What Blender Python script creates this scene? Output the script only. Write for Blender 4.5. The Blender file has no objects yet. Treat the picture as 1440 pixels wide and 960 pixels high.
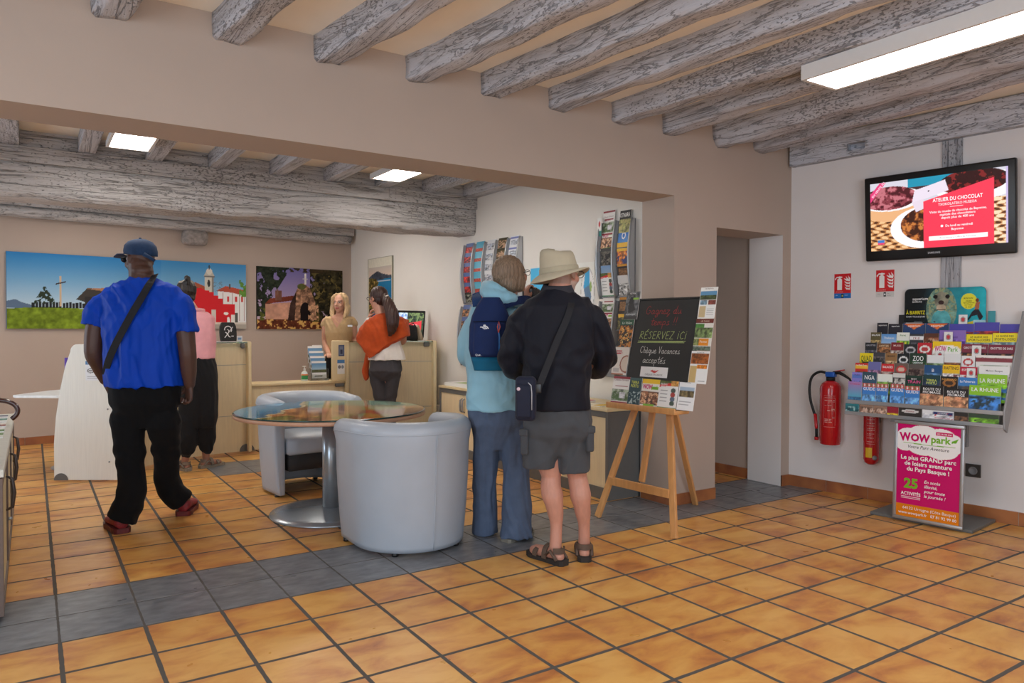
import bpy, bmesh, math, random
import numpy as np
from mathutils import Vector, Matrix
from mathutils.bvhtree import BVHTree

D = bpy.data
COL = bpy.context.scene.collection
SC = bpy.context.scene
PI = math.pi
random.seed(7)

# ---------------------------------------------------------------- camera
F_PX, YAW, PITCH, ROLL = 1029.85, 0.5809, -0.0184, 0.0024
CAM = Vector((-0.0897, -3.5767, 1.3196))
_cy, _sy, _cp, _sp = math.cos(YAW), math.sin(YAW), math.cos(PITCH), math.sin(PITCH)
_r = Vector((_cy, -_sy, 0)); _f = Vector((_sy*_cp, _cy*_cp, _sp)); _u = _r.cross(_f)
_r2 = _r*math.cos(ROLL) + _u*math.sin(ROLL); _u2 = _u*math.cos(ROLL) - _r*math.sin(ROLL)
cam_data = D.cameras.new('camera'); cam = D.objects.new('camera', cam_data); COL.objects.link(cam)
cam_data.sensor_width = 36; cam_data.lens = F_PX/1440*36; cam_data.clip_start = 0.05
cam.matrix_world = Matrix(((_r2.x, _u2.x, -_f.x, CAM.x), (_r2.y, _u2.y, -_f.y, CAM.y), (_r2.z, _u2.z, -_f.z, CAM.z), (0, 0, 0, 1)))
SC.camera = cam

# ---------------------------------------------------------------- exposure, world, daylight
SC.view_settings.view_transform = 'Standard'; SC.view_settings.look = 'None'
SC.view_settings.exposure = 0.26; SC.view_settings.gamma = 1.0; SC.view_settings.use_curve_mapping = False
W = D.worlds.new('World'); SC.world = W; W.use_nodes = True
W.node_tree.nodes['Background'].inputs[0].default_value = (0.62, 0.78, 1.0, 1)
W.node_tree.nodes['Background'].inputs[1].default_value = 1.0
def area(name, loc, direction, sx, sy, power, color):
    l = D.lights.new(name, 'AREA'); l.shape = 'RECTANGLE'; l.size = sx; l.size_y = sy; l.energy = power; l.color = color
    o = D.objects.new(name, l); COL.objects.link(o); o.location = loc
    o.rotation_euler = Vector(direction).to_track_quat('-Z', 'Z').to_euler()
    return o
DAY = (0.78, 0.89, 1.0)
area('daylight_shop_window', (0.6, -5.9, 1.5), (0.12, 1, -0.05), 3.6, 2.2, 80, DAY)      # the glazed front, behind the camera
area('daylight_side_window', (-2.75, -2.2, 1.5), (1, 0.15, -0.1), 2.4, 1.8, 60, DAY)
area('daylight_back_window', (-2.7, 4.0, 1.5), (1, -0.1, -0.1), 2.2, 1.6, 45, DAY)

# ---------------------------------------------------------------- materials
def lin(c):
    return tuple(((x/12.92) if x <= 0.04045 else ((x+0.055)/1.055)**2.4) for x in c)
def rgb(r, g, b): return (r/255, g/255, b/255)
def new_mat(name):
    m = D.materials.new(name); m.use_nodes = True
    nt = m.node_tree; b = nt.nodes['Principled BSDF']
    return m, nt, b
def node(nt, t, **kw):
    n = nt.nodes.new(t)
    for k, v in kw.items(): setattr(n, k, v)
    return n
def mat(name, c, rough=0.5, metal=0.0, var=0.06, scale=30, bump=0.0, bscale=200, coat=0, spec=0.5, sheen=0, emis=0, stretch=(1, 1, 1), trans=0):
    """principled material, its colour broken up by a little procedural noise"""
    m, nt, b = new_mat(name); L = nt.links
    c = lin(rgb(*c))
    tc = node(nt, 'ShaderNodeTexCoord'); mp = node(nt, 'ShaderNodeMapping'); mp.inputs['Scale'].default_value = stretch
    L.new(tc.outputs['Object'], mp.inputs['Vector'])
    n = node(nt, 'ShaderNodeTexNoise'); n.inputs['Scale'].default_value = scale; n.inputs['Detail'].default_value = 4
    L.new(mp.outputs[0], n.inputs['Vector'])
    r = node(nt, 'ShaderNodeValToRGB')
    r.color_ramp.elements[0].position = 0.3; r.color_ramp.elements[1].position = 0.7
    r.color_ramp.elements[0].color = (*[x*(1-var) for x in c], 1); r.color_ramp.elements[1].color = (*[min(1, x*(1+var)) for x in c], 1)
    L.new(n.outputs[0], r.inputs[0]); L.new(r.outputs[0], b.inputs['Base Color'])
    b.inputs['Roughness'].default_value = rough; b.inputs['Metallic'].default_value = metal
    b.inputs['Specular IOR Level'].default_value = spec; b.inputs['Coat Weight'].default_value = coat
    b.inputs['Sheen Weight'].default_value = sheen; b.inputs['Transmission Weight'].default_value = trans
    if emis:
        b.inputs['Emission Color'].default_value = (*c, 1); b.inputs['Emission Strength'].default_value = emis
    if bump:
        n2 = node(nt, 'ShaderNodeTexNoise'); n2.inputs['Scale'].default_value = bscale; n2.inputs['Detail'].default_value = 3
        L.new(mp.outputs[0], n2.inputs['Vector'])
        bp = node(nt, 'ShaderNodeBump'); bp.inputs['Strength'].default_value = bump; bp.inputs['Distance'].default_value = 0.004
        L.new(n2.outputs[0], bp.inputs['Height']); L.new(bp.outputs[0], b.inputs['Normal'])
    return m
def print_mat(name, rough, emis=0, coat=0, spec=0.5):
    m, nt, b = new_mat(name)
    a = node(nt, 'ShaderNodeVertexColor'); a.layer_name = 'Col'
    if emis:
        b.inputs['Base Color'].default_value = (0.01, 0.01, 0.01, 1)
        nt.links.new(a.outputs[0], b.inputs['Emission Color']); b.inputs['Emission Strength'].default_value = emis
    else:
        nt.links.new(a.outputs[0], b.inputs['Base Color'])
    b.inputs['Roughness'].default_value = rough; b.inputs['Coat Weight'].default_value = coat; b.inputs['Specular IOR Level'].default_value = spec
    return m
PRINT = print_mat('printed_paper', 0.45)
PRINT_GLOSS = print_mat('printed_gloss', 0.25)
CANVAS = print_mat('printed_canvas', 0.85, spec=0.15)
SCREEN = print_mat('lit_screen', 0.15, emis=1.0)
def skin_mat(name):
    m, nt, b = new_mat(name)
    a = node(nt, 'ShaderNodeVertexColor'); a.layer_name = 'Col'
    n = node(nt, 'ShaderNodeTexNoise'); n.inputs['Scale'].default_value = 35; n.inputs['Detail'].default_value = 4
    mx = node(nt, 'ShaderNodeMix', data_type='RGBA', blend_type='MULTIPLY'); mx.inputs[0].default_value = 0.25
    nt.links.new(a.outputs[0], mx.inputs[6]); nt.links.new(n.outputs[0], mx.inputs[7]); nt.links.new(mx.outputs[2], b.inputs['Base Color'])
    b.inputs['Roughness'].default_value = 0.5; b.inputs['Subsurface Weight'].default_value = 0.08; b.inputs['Subsurface Radius'].default_value = (0.02, 0.008, 0.004)
    return m
SKIN = skin_mat('skin')

def wood_beam(name, base, dark, axis):
    """grey limewashed old timber: long grain, cracks, worm-eaten speckle"""
    m, nt, b = new_mat(name); L = nt.links
    tc = node(nt, 'ShaderNodeTexCoord')
    mp = node(nt, 'ShaderNodeMapping'); s = [9, 9, 9]; s[axis] = 0.7; mp.inputs['Scale'].default_value = s
    L.new(tc.outputs['Object'], mp.inputs['Vector'])
    grain = node(nt, 'ShaderNodeTexNoise'); grain.inputs['Scale'].default_value = 3.2; grain.inputs['Detail'].default_value = 8; grain.inputs['Roughness'].default_value = 0.65; grain.inputs['Distortion'].default_value = 0.8
    L.new(mp.outputs[0], grain.inputs['Vector'])
    g1 = node(nt, 'ShaderNodeValToRGB'); e = g1.color_ramp.elements
    e[0].position = 0.30; e[0].color = (*lin(rgb(*dark)), 1); e[1].position = 0.50; e[1].color = (*lin(rgb(*base)), 1)
    L.new(grain.outputs[0], g1.inputs[0])
    # cracks: thin dark lines along the grain
    mp2 = node(nt, 'ShaderNodeMapping'); s = [12, 12, 12]; s[axis] = 0.55; mp2.inputs['Scale'].default_value = s
    L.new(tc.outputs['Object'], mp2.inputs['Vector'])
    cr = node(nt, 'ShaderNodeTexNoise'); cr.inputs['Scale'].default_value = 1.0; cr.inputs['Detail'].default_value = 6; cr.inputs['Roughness'].default_value = 0.6; cr.inputs['Distortion'].default_value = 1.2
    L.new(mp2.outputs[0], cr.inputs['Vector'])
    ab = node(nt, 'ShaderNodeMath', operation='SUBTRACT'); ab.inputs[1].default_value = 0.5; L.new(cr.outputs[0], ab.inputs[0])
    ab2 = node(nt, 'ShaderNodeMath', operation='ABSOLUTE'); L.new(ab.outputs[0], ab2.inputs[0])
    c1 = node(nt, 'ShaderNodeMapRange'); c1.inputs[1].default_value = 0.0; c1.inputs[2].default_value = 0.018; L.new(ab2.outputs[0], c1.inputs[0])
    # worm speckle, in patches
    sp = node(nt, 'ShaderNodeTexNoise'); sp.inputs['Scale'].default_value = 95; sp.inputs['Detail'].default_value = 3
    mp3 = node(nt, 'ShaderNodeMapping'); s = [1, 1, 1]; s[axis] = 0.45; mp3.inputs['Scale'].default_value = s
    L.new(tc.outputs['Object'], mp3.inputs['Vector']); L.new(mp3.outputs[0], sp.inputs['Vector'])
    pa = node(nt, 'ShaderNodeTexNoise'); pa.inputs['Scale'].default_value = 2.3; pa.inputs['Detail'].default_value = 3; L.new(mp3.outputs[0], pa.inputs['Vector'])
    pr = node(nt, 'ShaderNodeMapRange'); pr.inputs[1].default_value = 0.42; pr.inputs[2].default_value = 0.62; pr.inputs[3].default_value = 0.0; pr.inputs[4].default_value = 0.12; L.new(pa.outputs[0], pr.inputs[0])
    th = node(nt, 'ShaderNodeMath', operation='SUBTRACT'); L.new(sp.outputs[0], th.inputs[0]); L.new(pr.outputs[0], th.inputs[1])
    sr = node(nt, 'ShaderNodeMapRange'); sr.inputs[1].default_value = 0.27; sr.inputs[2].default_value = 0.35; L.new(th.outputs[0], sr.inputs[0])
    mul = node(nt, 'ShaderNodeMath', operation='MULTIPLY'); L.new(c1.outputs[0], mul.inputs[0]); L.new(sr.outputs[0], mul.inputs[1])
    mr = node(nt, 'ShaderNodeMapRange'); mr.inputs[3].default_value = 0.42; mr.inputs[4].default_value = 1.0; L.new(mul.outputs[0], mr.inputs[0])
    mx = node(nt, 'ShaderNodeMix', data_type='RGBA', blend_type='MULTIPLY'); mx.inputs[0].default_value = 1
    L.new(g1.outputs[0], mx.inputs[6]); L.new(mr.outputs[0], mx.inputs[7]); L.new(mx.outputs[2], b.inputs['Base Color'])
    bp = node(nt, 'ShaderNodeBump'); bp.inputs['Strength'].default_value = 0.7; bp.inputs['Distance'].default_value = 0.012
    ad = node(nt, 'ShaderNodeMath', operation='MULTIPLY'); L.new(mul.outputs[0], ad.inputs[0]); L.new(grain.outputs[0], ad.inputs[1])
    L.new(ad.outputs[0], bp.inputs['Height']); L.new(bp.outputs[0], b.inputs['Normal'])
    b.inputs['Roughness'].default_value = 0.8
    return m
BEAM_Y = wood_beam('limewashed_timber_lengthwise', (196, 198, 206), (148, 148, 154), 1)
BEAM_X = wood_beam('limewashed_timber_crosswise', (198, 196, 196), (154, 150, 148), 0)
BEAM_Z = wood_beam('limewashed_timber_upright', (172, 173, 178), (132, 131, 134), 2)

TAUPE = mat('taupe_paint', (182, 165, 152), 0.85, var=0.015, scale=3, bump=0.08, bscale=120)
WHITEP = mat('white_paint', (226, 221, 219), 0.85, var=0.012, scale=3, bump=0.12, bscale=90)
WHITEB = mat('warm_white_paint', (232, 228, 221), 0.85, var=0.012, scale=3, bump=0.12, bscale=90)
CEIL = mat('cream_ceiling_paint', (250, 243, 230), 0.9, var=0.02, scale=4)
SKIRT = None

def floor_material():
    m, nt, b = new_mat('floor_tiles'); L = nt.links
    PX, PY = 0.32, 0.3264
    tc = node(nt, 'ShaderNodeTexCoord'); sx = node(nt, 'ShaderNodeSeparateXYZ'); L.new(tc.outputs['Object'], sx.inputs[0])
    def M(op, a, bb=None, c=None):
        n = node(nt, 'ShaderNodeMath', operation=op)
        for i, v in enumerate((a, bb, c)):
            if v is None: continue
            if isinstance(v, (int, float)): n.inputs[i].default_value = v
            else: L.new(v, n.inputs[i])
        return n.outputs[0]
    u = M('DIVIDE', sx.outputs[0], PX); v = M('DIVIDE', sx.outputs[1], PY)
    iu = M('FLOOR', u); iv = M('FLOOR', v)
    # slightly wobbly joints
    wn = node(nt, 'ShaderNodeTexNoise'); wn.inputs['Scale'].default_value = 14; L.new(tc.outputs['Object'], wn.inputs['Vector'])
    wob = M('MULTIPLY', M('SUBTRACT', wn.outputs[0], 0.5), 0.018)
    du = M('MINIMUM', M('FRACT', u), M('SUBTRACT', 1.0, M('FRACT', u)))
    dv = M('MINIMUM', M('FRACT', v), M('SUBTRACT', 1.0, M('FRACT', v)))
    # slate rows: two rows under the partition and two in front of the desk
    s1 = M('MULTIPLY', M('GREATER_THAN', v, 0.0), M('LESS_THAN', v, 2.0))
    s2 = M('MULTIPLY', M('MULTIPLY', M('GREATER_THAN', v, 10.0), M('LESS_THAN', v, 12.0)), M('GREATER_THAN', u, 4.0))
    slate = M('MAXIMUM', s1, s2)
    # joint between the two slate rows is thin
    jw = M('SUBTRACT', 0.023, M('MULTIPLY', slate, 0.012))
    dmin = M('ADD', M('MINIMUM', du, M('ADD', dv, M('MULTIPLY', slate, 0.004))), wob)
    tile = node(nt, 'ShaderNodeMapRange'); L.new(dmin, tile.inputs[0]); L.new(jw, tile.inputs[1]); L.new(M('ADD', jw, 0.008), tile.inputs[2])
    cell = node(nt, 'ShaderNodeCombineXYZ'); L.new(iu, cell.inputs[0]); L.new(iv, cell.inputs[1])
    wh = node(nt, 'ShaderNodeTexWhiteNoise', noise_dimensions='2D'); L.new(cell.outputs[0], wh.inputs['Vector'])
    # offset noise per tile
    off = node(nt, 'ShaderNodeVectorMath', operation='MULTIPLY_ADD'); L.new(wh.outputs['Color'], off.inputs[0]); off.inputs[1].default_value = (30, 30, 30); L.new(tc.outputs['Object'], off.inputs[2])
    st = node(nt, 'ShaderNodeMapping'); st.inputs['Scale'].default_value = (1.0, 1.9, 1); L.new(off.outputs[0], st.inputs['Vector'])
    fl_n = node(nt, 'ShaderNodeTexNoise'); fl_n.inputs['Scale'].default_value = 4.2; fl_n.inputs['Detail'].default_value = 6; fl_n.inputs['Roughness'].default_value = 0.55; fl_n.inputs['Distortion'].default_value = 0.4
    L.new(st.outputs[0], fl_n.inputs['Vector'])
    edge = M('MULTIPLY', M('SUBTRACT', 0.5, M('MINIMUM', du, dv)), 0.12)
    val = M('ADD', M('ADD', fl_n.outputs[0], M('MULTIPLY', M('SUBTRACT', wh.outputs['Value'], 0.5), 0.16)), M('SUBTRACT', edge, 0.045))
    cr = node(nt, 'ShaderNodeValToRGB'); e = cr.color_ramp.elements
    e[0].position = 0.34; e[0].color = (*lin(rgb(224, 172, 94)), 1)
    e[1].position = 0.90; e[1].color = (*lin(rgb(112, 66, 44)), 1)
    for p, c in ((0.50, (212, 152, 78)), (0.62, (196, 130, 68)), (0.73, (170, 104, 60))):
        x = e.new(p); x.color = (*lin(rgb(*c)), 1)
    L.new(val, cr.inputs[0])
    sl = node(nt, 'ShaderNodeValToRGB'); e = sl.color_ramp.elements
    e[0].position = 0.3; e[0].color = (*lin(rgb(92, 95, 100)), 1); e[1].position = 0.75; e[1].color = (*lin(rgb(134, 136, 140)), 1)
    sn = node(nt, 'ShaderNodeTexNoise'); sn.inputs['Scale'].default_value = 12; sn.inputs['Detail'].default_value = 7; L.new(st.outputs[0], sn.inputs['Vector']); L.new(sn.outputs[0], sl.inputs[0])
    mx = node(nt, 'ShaderNodeMix', data_type='RGBA'); L.new(slate, mx.inputs[0]); L.new(cr.outputs[0], mx.inputs[6]); L.new(sl.outputs[0], mx.inputs[7])
    mg = node(nt, 'ShaderNodeMix', data_type='RGBA'); L.new(tile.outputs[0], mg.inputs[0]); mg.inputs[6].default_value = (*lin(rgb(82, 78, 74)), 1); L.new(mx.outputs[2], mg.inputs[7])
    L.new(mg.outputs[2], b.inputs['Base Color'])
    ro = node(nt, 'ShaderNodeMapRange'); L.new(tile.outputs[0], ro.inputs[0]); ro.inputs[3].default_value = 0.85; ro.inputs[4].default_value = 0.33
    rn = node(nt, 'ShaderNodeTexNoise'); rn.inputs['Scale'].default_value = 9; L.new(tc.outputs['Object'], rn.inputs['Vector'])
    L.new(M('ADD', ro.outputs[0], M('MULTIPLY', M('SUBTRACT', rn.outputs[0], 0.5), 0.25)), b.inputs['Roughness'])
    bp = node(nt, 'ShaderNodeBump'); bp.inputs['Strength'].default_value = 0.5; bp.inputs['Distance'].default_value = 0.003
    bn = node(nt, 'ShaderNodeTexNoise'); bn.inputs['Scale'].default_value = 22; bn.inputs['Detail'].default_value = 2; L.new(tc.outputs['Object'], bn.inputs['Vector'])
    L.new(M('ADD', tile.outputs[0], M('MULTIPLY', bn.outputs[0], 0.25)), bp.inputs['Height']); L.new(bp.outputs[0], b.inputs['Normal'])
    return m
def skirting_material():
    m, nt, b = new_mat('terracotta_skirting'); L = nt.links
    tc = node(nt, 'ShaderNodeTexCoord'); n = node(nt, 'ShaderNodeTexNoise'); n.inputs['Scale'].default_value = 5; L.new(tc.outputs['Object'], n.inputs['Vector'])
    r = node(nt, 'ShaderNodeValToRGB'); e = r.color_ramp.elements
    e[0].position = 0.35; e[0].color = (*lin(rgb(176, 112, 66)), 1); e[1].position = 0.65; e[1].color = (*lin(rgb(140, 84, 56)), 1)
    L.new(n.outputs[0], r.inputs[0]); L.new(r.outputs[0], b.inputs['Base Color']); b.inputs['Roughness'].default_value = 0.4
    return m
SKIRT = skirting_material()
GROUT = mat('grout', (170, 160, 150), 0.9)

# ---------------------------------------------------------------- mesh helpers
def V(*a): return Vector(a)
class MB:
    """collects shapes, then links them as ONE mesh object"""
    def __init__(s): s.v = []; s.f = []; s.mi = []; s.sm = []
    def add(s, verts, faces, mi=0, smooth=False):
        o = len(s.v); s.v += [tuple(p) for p in verts]; s.f += [tuple(i+o for i in f) for f in faces]
        s.mi += [mi]*len(faces); s.sm += [smooth]*len(faces); return s
    def box(s, x0, y0, z0, x1, y1, z1, mi=0, M=None):
        p = [Vector(q) for q in ((x0,y0,z0),(x1,y0,z0),(x1,y1,z0),(x0,y1,z0),(x0,y0,z1),(x1,y0,z1),(x1,y1,z1),(x0,y1,z1))]
        if M is not None: p = [M @ q for q in p]
        return s.add(p, [(0,3,2,1),(4,5,6,7),(0,1,5,4),(1,2,6,5),(2,3,7,6),(3,0,4,7)], mi)
    def rbox(s, x0, y0, z0, x1, y1, z1, r=0.01, mi=0, M=None, seg=3):
        """box with rounded edges"""
        bm = bmesh.new(); bmesh.ops.create_cube(bm, size=1)
        for v in bm.verts: v.co = Vector(((x0+x1)/2+v.co.x*(x1-x0), (y0+y1)/2+v.co.y*(y1-y0), (z0+z1)/2+v.co.z*(z1-z0)))
        bmesh.ops.bevel(bm, geom=bm.edges[:], offset=r, segments=seg, affect='EDGES', profile=0.5)
        bm.verts.index_update()
        vs = [(M @ v.co if M is not None else v.co.copy()) for v in bm.verts]; fs = [[v.index for v in f.verts] for f in bm.faces]; bm.free()
        return s.add(vs, fs, mi, True)
    def prism(s, poly, h0, h1, M, mi=0):
        """polygon (x,y) extruded between heights h0..h1 along local z of M"""
        n = len(poly); a = [M @ Vector((p[0], p[1], h0)) for p in poly]; b = [M @ Vector((p[0], p[1], h1)) for p in poly]
        area2 = sum(poly[i][0]*poly[(i+1) % n][1]-poly[(i+1) % n][0]*poly[i][1] for i in range(n))
        f = [tuple(range(n))[::-1], tuple(range(n, 2*n))] + [(i, (i+1) % n, n+(i+1) % n, n+i) for i in range(n)]
        if area2 < 0: f = [t[::-1] for t in f]
        return s.add(a+b, f, mi)
    def loft(s, rings, mi=0, smooth=True, caps=True, closed=True):
        n = len(rings[0]); o = []; f = []
        for r in rings: o += list(r)
        for i in range(len(rings)-1):
            for j in range(n if closed else n-1):
                k = (j+1) % n; f.append((i*n+j, i*n+k, (i+1)*n+k, (i+1)*n+j))
        if caps:
            f.append(tuple(range(n))[::-1]); f.append(tuple(range((len(rings)-1)*n, len(rings)*n)))
        return s.add(o, f, mi, smooth)
    def tube(s, pts, r, n=12, mi=0, flat=None, cap=True):
        """swept tube; r a number or list; flat=(width,thickness) gives a strap"""
        pts = [Vector(p) for p in pts]; m = len(pts); rr = r if isinstance(r, (list, tuple)) else [r]*m
        rings = []; ref = None
        for i, p in enumerate(pts):
            t = (pts[min(i+1, m-1)]-pts[max(i-1, 0)]).normalized()
            if ref is None: ref = Vector((0, 0, 1)) if abs(t.z) < 0.9 else Vector((0, 1, 0))
            a = t.cross(ref).normalized() if abs(t.dot(ref)) < 0.999 else t.orthogonal().normalized(); b = a.cross(t).normalized(); ref = b
            rings.append([p + a*math.cos(2*PI*k/n)*rr[i] + b*math.sin(2*PI*k/n)*rr[i] for k in range(n)])
        rings = [r_[::-1] for r_ in rings]
        return s.loft(rings, mi, True, cap)
    def lathe(s, prof, center=(0, 0, 0), n=32, mi=0, smooth=True, M=None):
        c = Vector(center); rings = []
        for r, z in prof: rings.append([(M @ Vector((r*math.cos(2*PI*k/n), r*math.sin(2*PI*k/n), z)) if M is not None else c+Vector((r*math.cos(2*PI*k/n), r*math.sin(2*PI*k/n), z))) for k in range(n)])
        return s.loft(rings, mi, smooth)
    def ell(s, c, r, n=20, m=12, mi=0, R=None):
        c = Vector(c); rings = []
        for i in range(m+1):
            t = -PI/2 + PI*i/m; q = max(math.cos(t), 0.02)
            ring = []
            for k in range(n):
                p = Vector((r[0]*q*math.cos(2*PI*k/n), r[1]*q*math.sin(2*PI*k/n), r[2]*math.sin(t)))
                ring.append(c + (R @ p if R is not None else p))
            rings.append(ring)
        return s.loft(rings, mi, True)
    def mesh(s, name):
        me = D.meshes.new(name); me.from_pydata(s.v, [], s.f); me.update()
        if s.mi: me.polygons.foreach_set('material_index', s.mi); me.polygons.foreach_set('use_smooth', s.sm)
        return me
    def build(s, name, m, parent=None, bevel=0, inv=None):
        me = s.mesh(name); o = D.objects.new(name, me); COL.objects.link(o)
        for x in (m if isinstance(m, (list, tuple)) else [m]): me.materials.append(x)
        if parent is not None:
            o.parent = parent; o.matrix_parent_inverse = parent_inv(parent)
        if bevel:
            b = o.modifiers.new('bevel', 'BEVEL'); b.width = bevel; b.segments = 2; b.limit_method = 'ANGLE'; b.angle_limit = 0.6
        return o
def world_m(o):
    m = Matrix.Translation(o.location) @ o.rotation_euler.to_matrix().to_4x4()
    return m if o.parent is None else world_m(o.parent) @ o.matrix_parent_inverse @ m
def parent_inv(p): return world_m(p).inverted()
def thing(name, label, cat, loc=(0, 0, 0), rz=0, group=None):
    o = D.objects.new(name, None); COL.objects.link(o); o.empty_display_size = 0.1
    o.location = loc; o.rotation_euler = (0, 0, rz); o['label'] = label; o['category'] = cat
    if group: o['group'] = group
    return o
def tag(o, label, cat, group=None):
    o['label'] = label; o['category'] = cat
    if group: o['group'] = group
    return o
def struct(name, mb, m, bevel=0):
    o = mb.build(name, m, None, bevel); o['kind'] = 'structure'; return o
def frame(o, x, y, z=None):
    """matrix with columns x,y,z and origin o"""
    x = Vector(x).normalized(); y = Vector(y); y = (y - x*y.dot(x)).normalized(); z = x.cross(y)
    o = Vector(o); return Matrix(((x.x, y.x, z.x, o.x), (x.y, y.y, z.y, o.y), (x.z, y.z, z.z, o.z), (0, 0, 0, 1)))

# ---------------------------------------------------------------- printed pictures (a mesh whose vertices carry the print's own colours)
_rng = np.random.default_rng(3)
def fnoise(w, h, cells, seed, octaves=4, aspect=1.0):
    """fractal value noise, h x w, 0..1"""
    r = np.random.default_rng(seed); out = np.zeros((h, w)); amp = 1; tot = 0
    for o in range(octaves):
        cx = max(2, int(cells*2**o)); cy = max(2, int(cells*2**o*aspect*h/w)); g = r.random((cy+2, cx+2))
        X = np.linspace(0, cx, w); Y = np.linspace(0, cy, h); xi = np.minimum(X.astype(int), cx); yi = np.minimum(Y.astype(int), cy)
        fx = X-xi; fy = Y-yi; fx = fx*fx*(3-2*fx); fy = (fy*fy*(3-2*fy))[:, None]
        a = g[yi][:, xi]; b = g[yi][:, xi+1]; c = g[yi+1][:, xi]; d = g[yi+1][:, xi+1]
        out += amp*((a*(1-fx)+b*fx)*(1-fy)+(c*(1-fx)+d*fx)*fy); tot += amp; amp *= 0.55
    return out/tot
class Img:
    """little painter; u runs right, v runs up, both 0..1"""
    def __init__(s, w, h, c=(255, 255, 255)):
        s.w, s.h = w, h; s.a = np.ones((h, w, 3))*np.array(c)/255.0
        s.U, s.V = np.meshgrid(np.linspace(0, 1, w), np.linspace(0, 1, h))
    def put(s, mask, c, noise=0, seed=1, cells=12):
        c = np.array(c)/255.0; col = np.broadcast_to(c, s.a.shape).copy()
        if noise: col = np.clip(col*(1+noise*2*(fnoise(s.w, s.h, cells, seed)-0.5))[..., None], 0, 1)
        s.a = np.where(mask[..., None], col, s.a); return s
    def rect(s, u0, v0, u1, v1, c, **k): return s.put((s.U >= u0) & (s.U <= u1) & (s.V >= v0) & (s.V <= v1), c, **k)
    def ell(s, u, v, ru, rv, c, **k): return s.put(((s.U-u)/ru)**2+((s.V-v)/rv)**2 <= 1, c, **k)
    def poly(s, pts, c, **k):
        m = np.zeros(s.U.shape, bool); n = len(pts)
        for i in range(n):
            (x0, y0), (x1, y1) = pts[i], pts[(i+1) % n]
            if y0 == y1: continue
            cond = ((y0 > s.V) != (y1 > s.V)) & (s.U < (x1-x0)*(s.V-y0)/(y1-y0)+x0); m ^= cond
        return s.put(m, c, **k)
    def grad(s, v0, v1, c0, c1):
        t = np.clip((s.V-v0)/(v1-v0), 0, 1)[..., None]; col = (np.array(c0)*(1-t)+np.array(c1)*t)/255
        m = ((s.V >= v0) & (s.V <= v1))[..., None]; s.a = np.where(m, col, s.a); return s
    def blobs(s, u0, v0, u1, v1, cells, thr, c, seed, soft=0.05, c2=None):
        """noise patches of colour inside a box"""
        n = fnoise(s.w, s.h, cells, seed); m = (s.U >= u0) & (s.U <= u1) & (s.V >= v0) & (s.V <= v1) & (n > thr)
        return s.put(m, c, noise=0.25, seed=seed+9, cells=cells*2)
def srgb2lin(a): return np.where(a <= 0.04045, a/12.92, ((a+0.055)/1.055)**2.4)

_txt = {}
def text_tris(s, font_shear=0.0, bold=0.0):
    k = (s, font_shear, bold)
    if k not in _txt:
        c = D.curves.new('t', 'FONT'); c.body = s; c.size = 1; c.align_x = 'LEFT'; c.shear = font_shear; c.offset = bold; c.resolution_u = 2
        o = D.objects.new('t', c); COL.objects.link(o); bpy.context.view_layer.update()
        me = o.to_mesh(); me.calc_loop_triangles()
        vs = [(v.co.x, v.co.y) for v in me.vertices]; fs = [tuple(t.vertices) for t in me.loop_triangles]
        o.to_mesh_clear(); D.objects.remove(o); D.curves.remove(c)
        if not vs: vs = [(0, 0), (0.01, 0), (0, 0.01)]; fs = [(0, 1, 2)]
        x0 = min(v[0] for v in vs); x1 = max(v[0] for v in vs)
        _txt[k] = ([(v[0]-x0, v[1]) for v in vs], fs, x1-x0)
    return _txt[k]
def stroke_quads(lines, w):
    vs, fs = [], []
    for ln in lines:
        for (x0, y0), (x1, y1) in zip(ln[:-1], ln[1:]):
            d = math.hypot(x1-x0, y1-y0) or 1; nx, ny = -(y1-y0)/d*w/2, (x1-x0)/d*w/2; ex, ey = (x1-x0)/d*w/3, (y1-y0)/d*w/3
            b = len(vs); vs += [(x0+nx-ex, y0+ny-ey), (x0-nx-ex, y0-ny-ey), (x1-nx+ex, y1-ny+ey), (x1+nx+ex, y1+ny+ey)]; fs.append((b, b+1, b+2, b+3))
    return vs, fs
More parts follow.
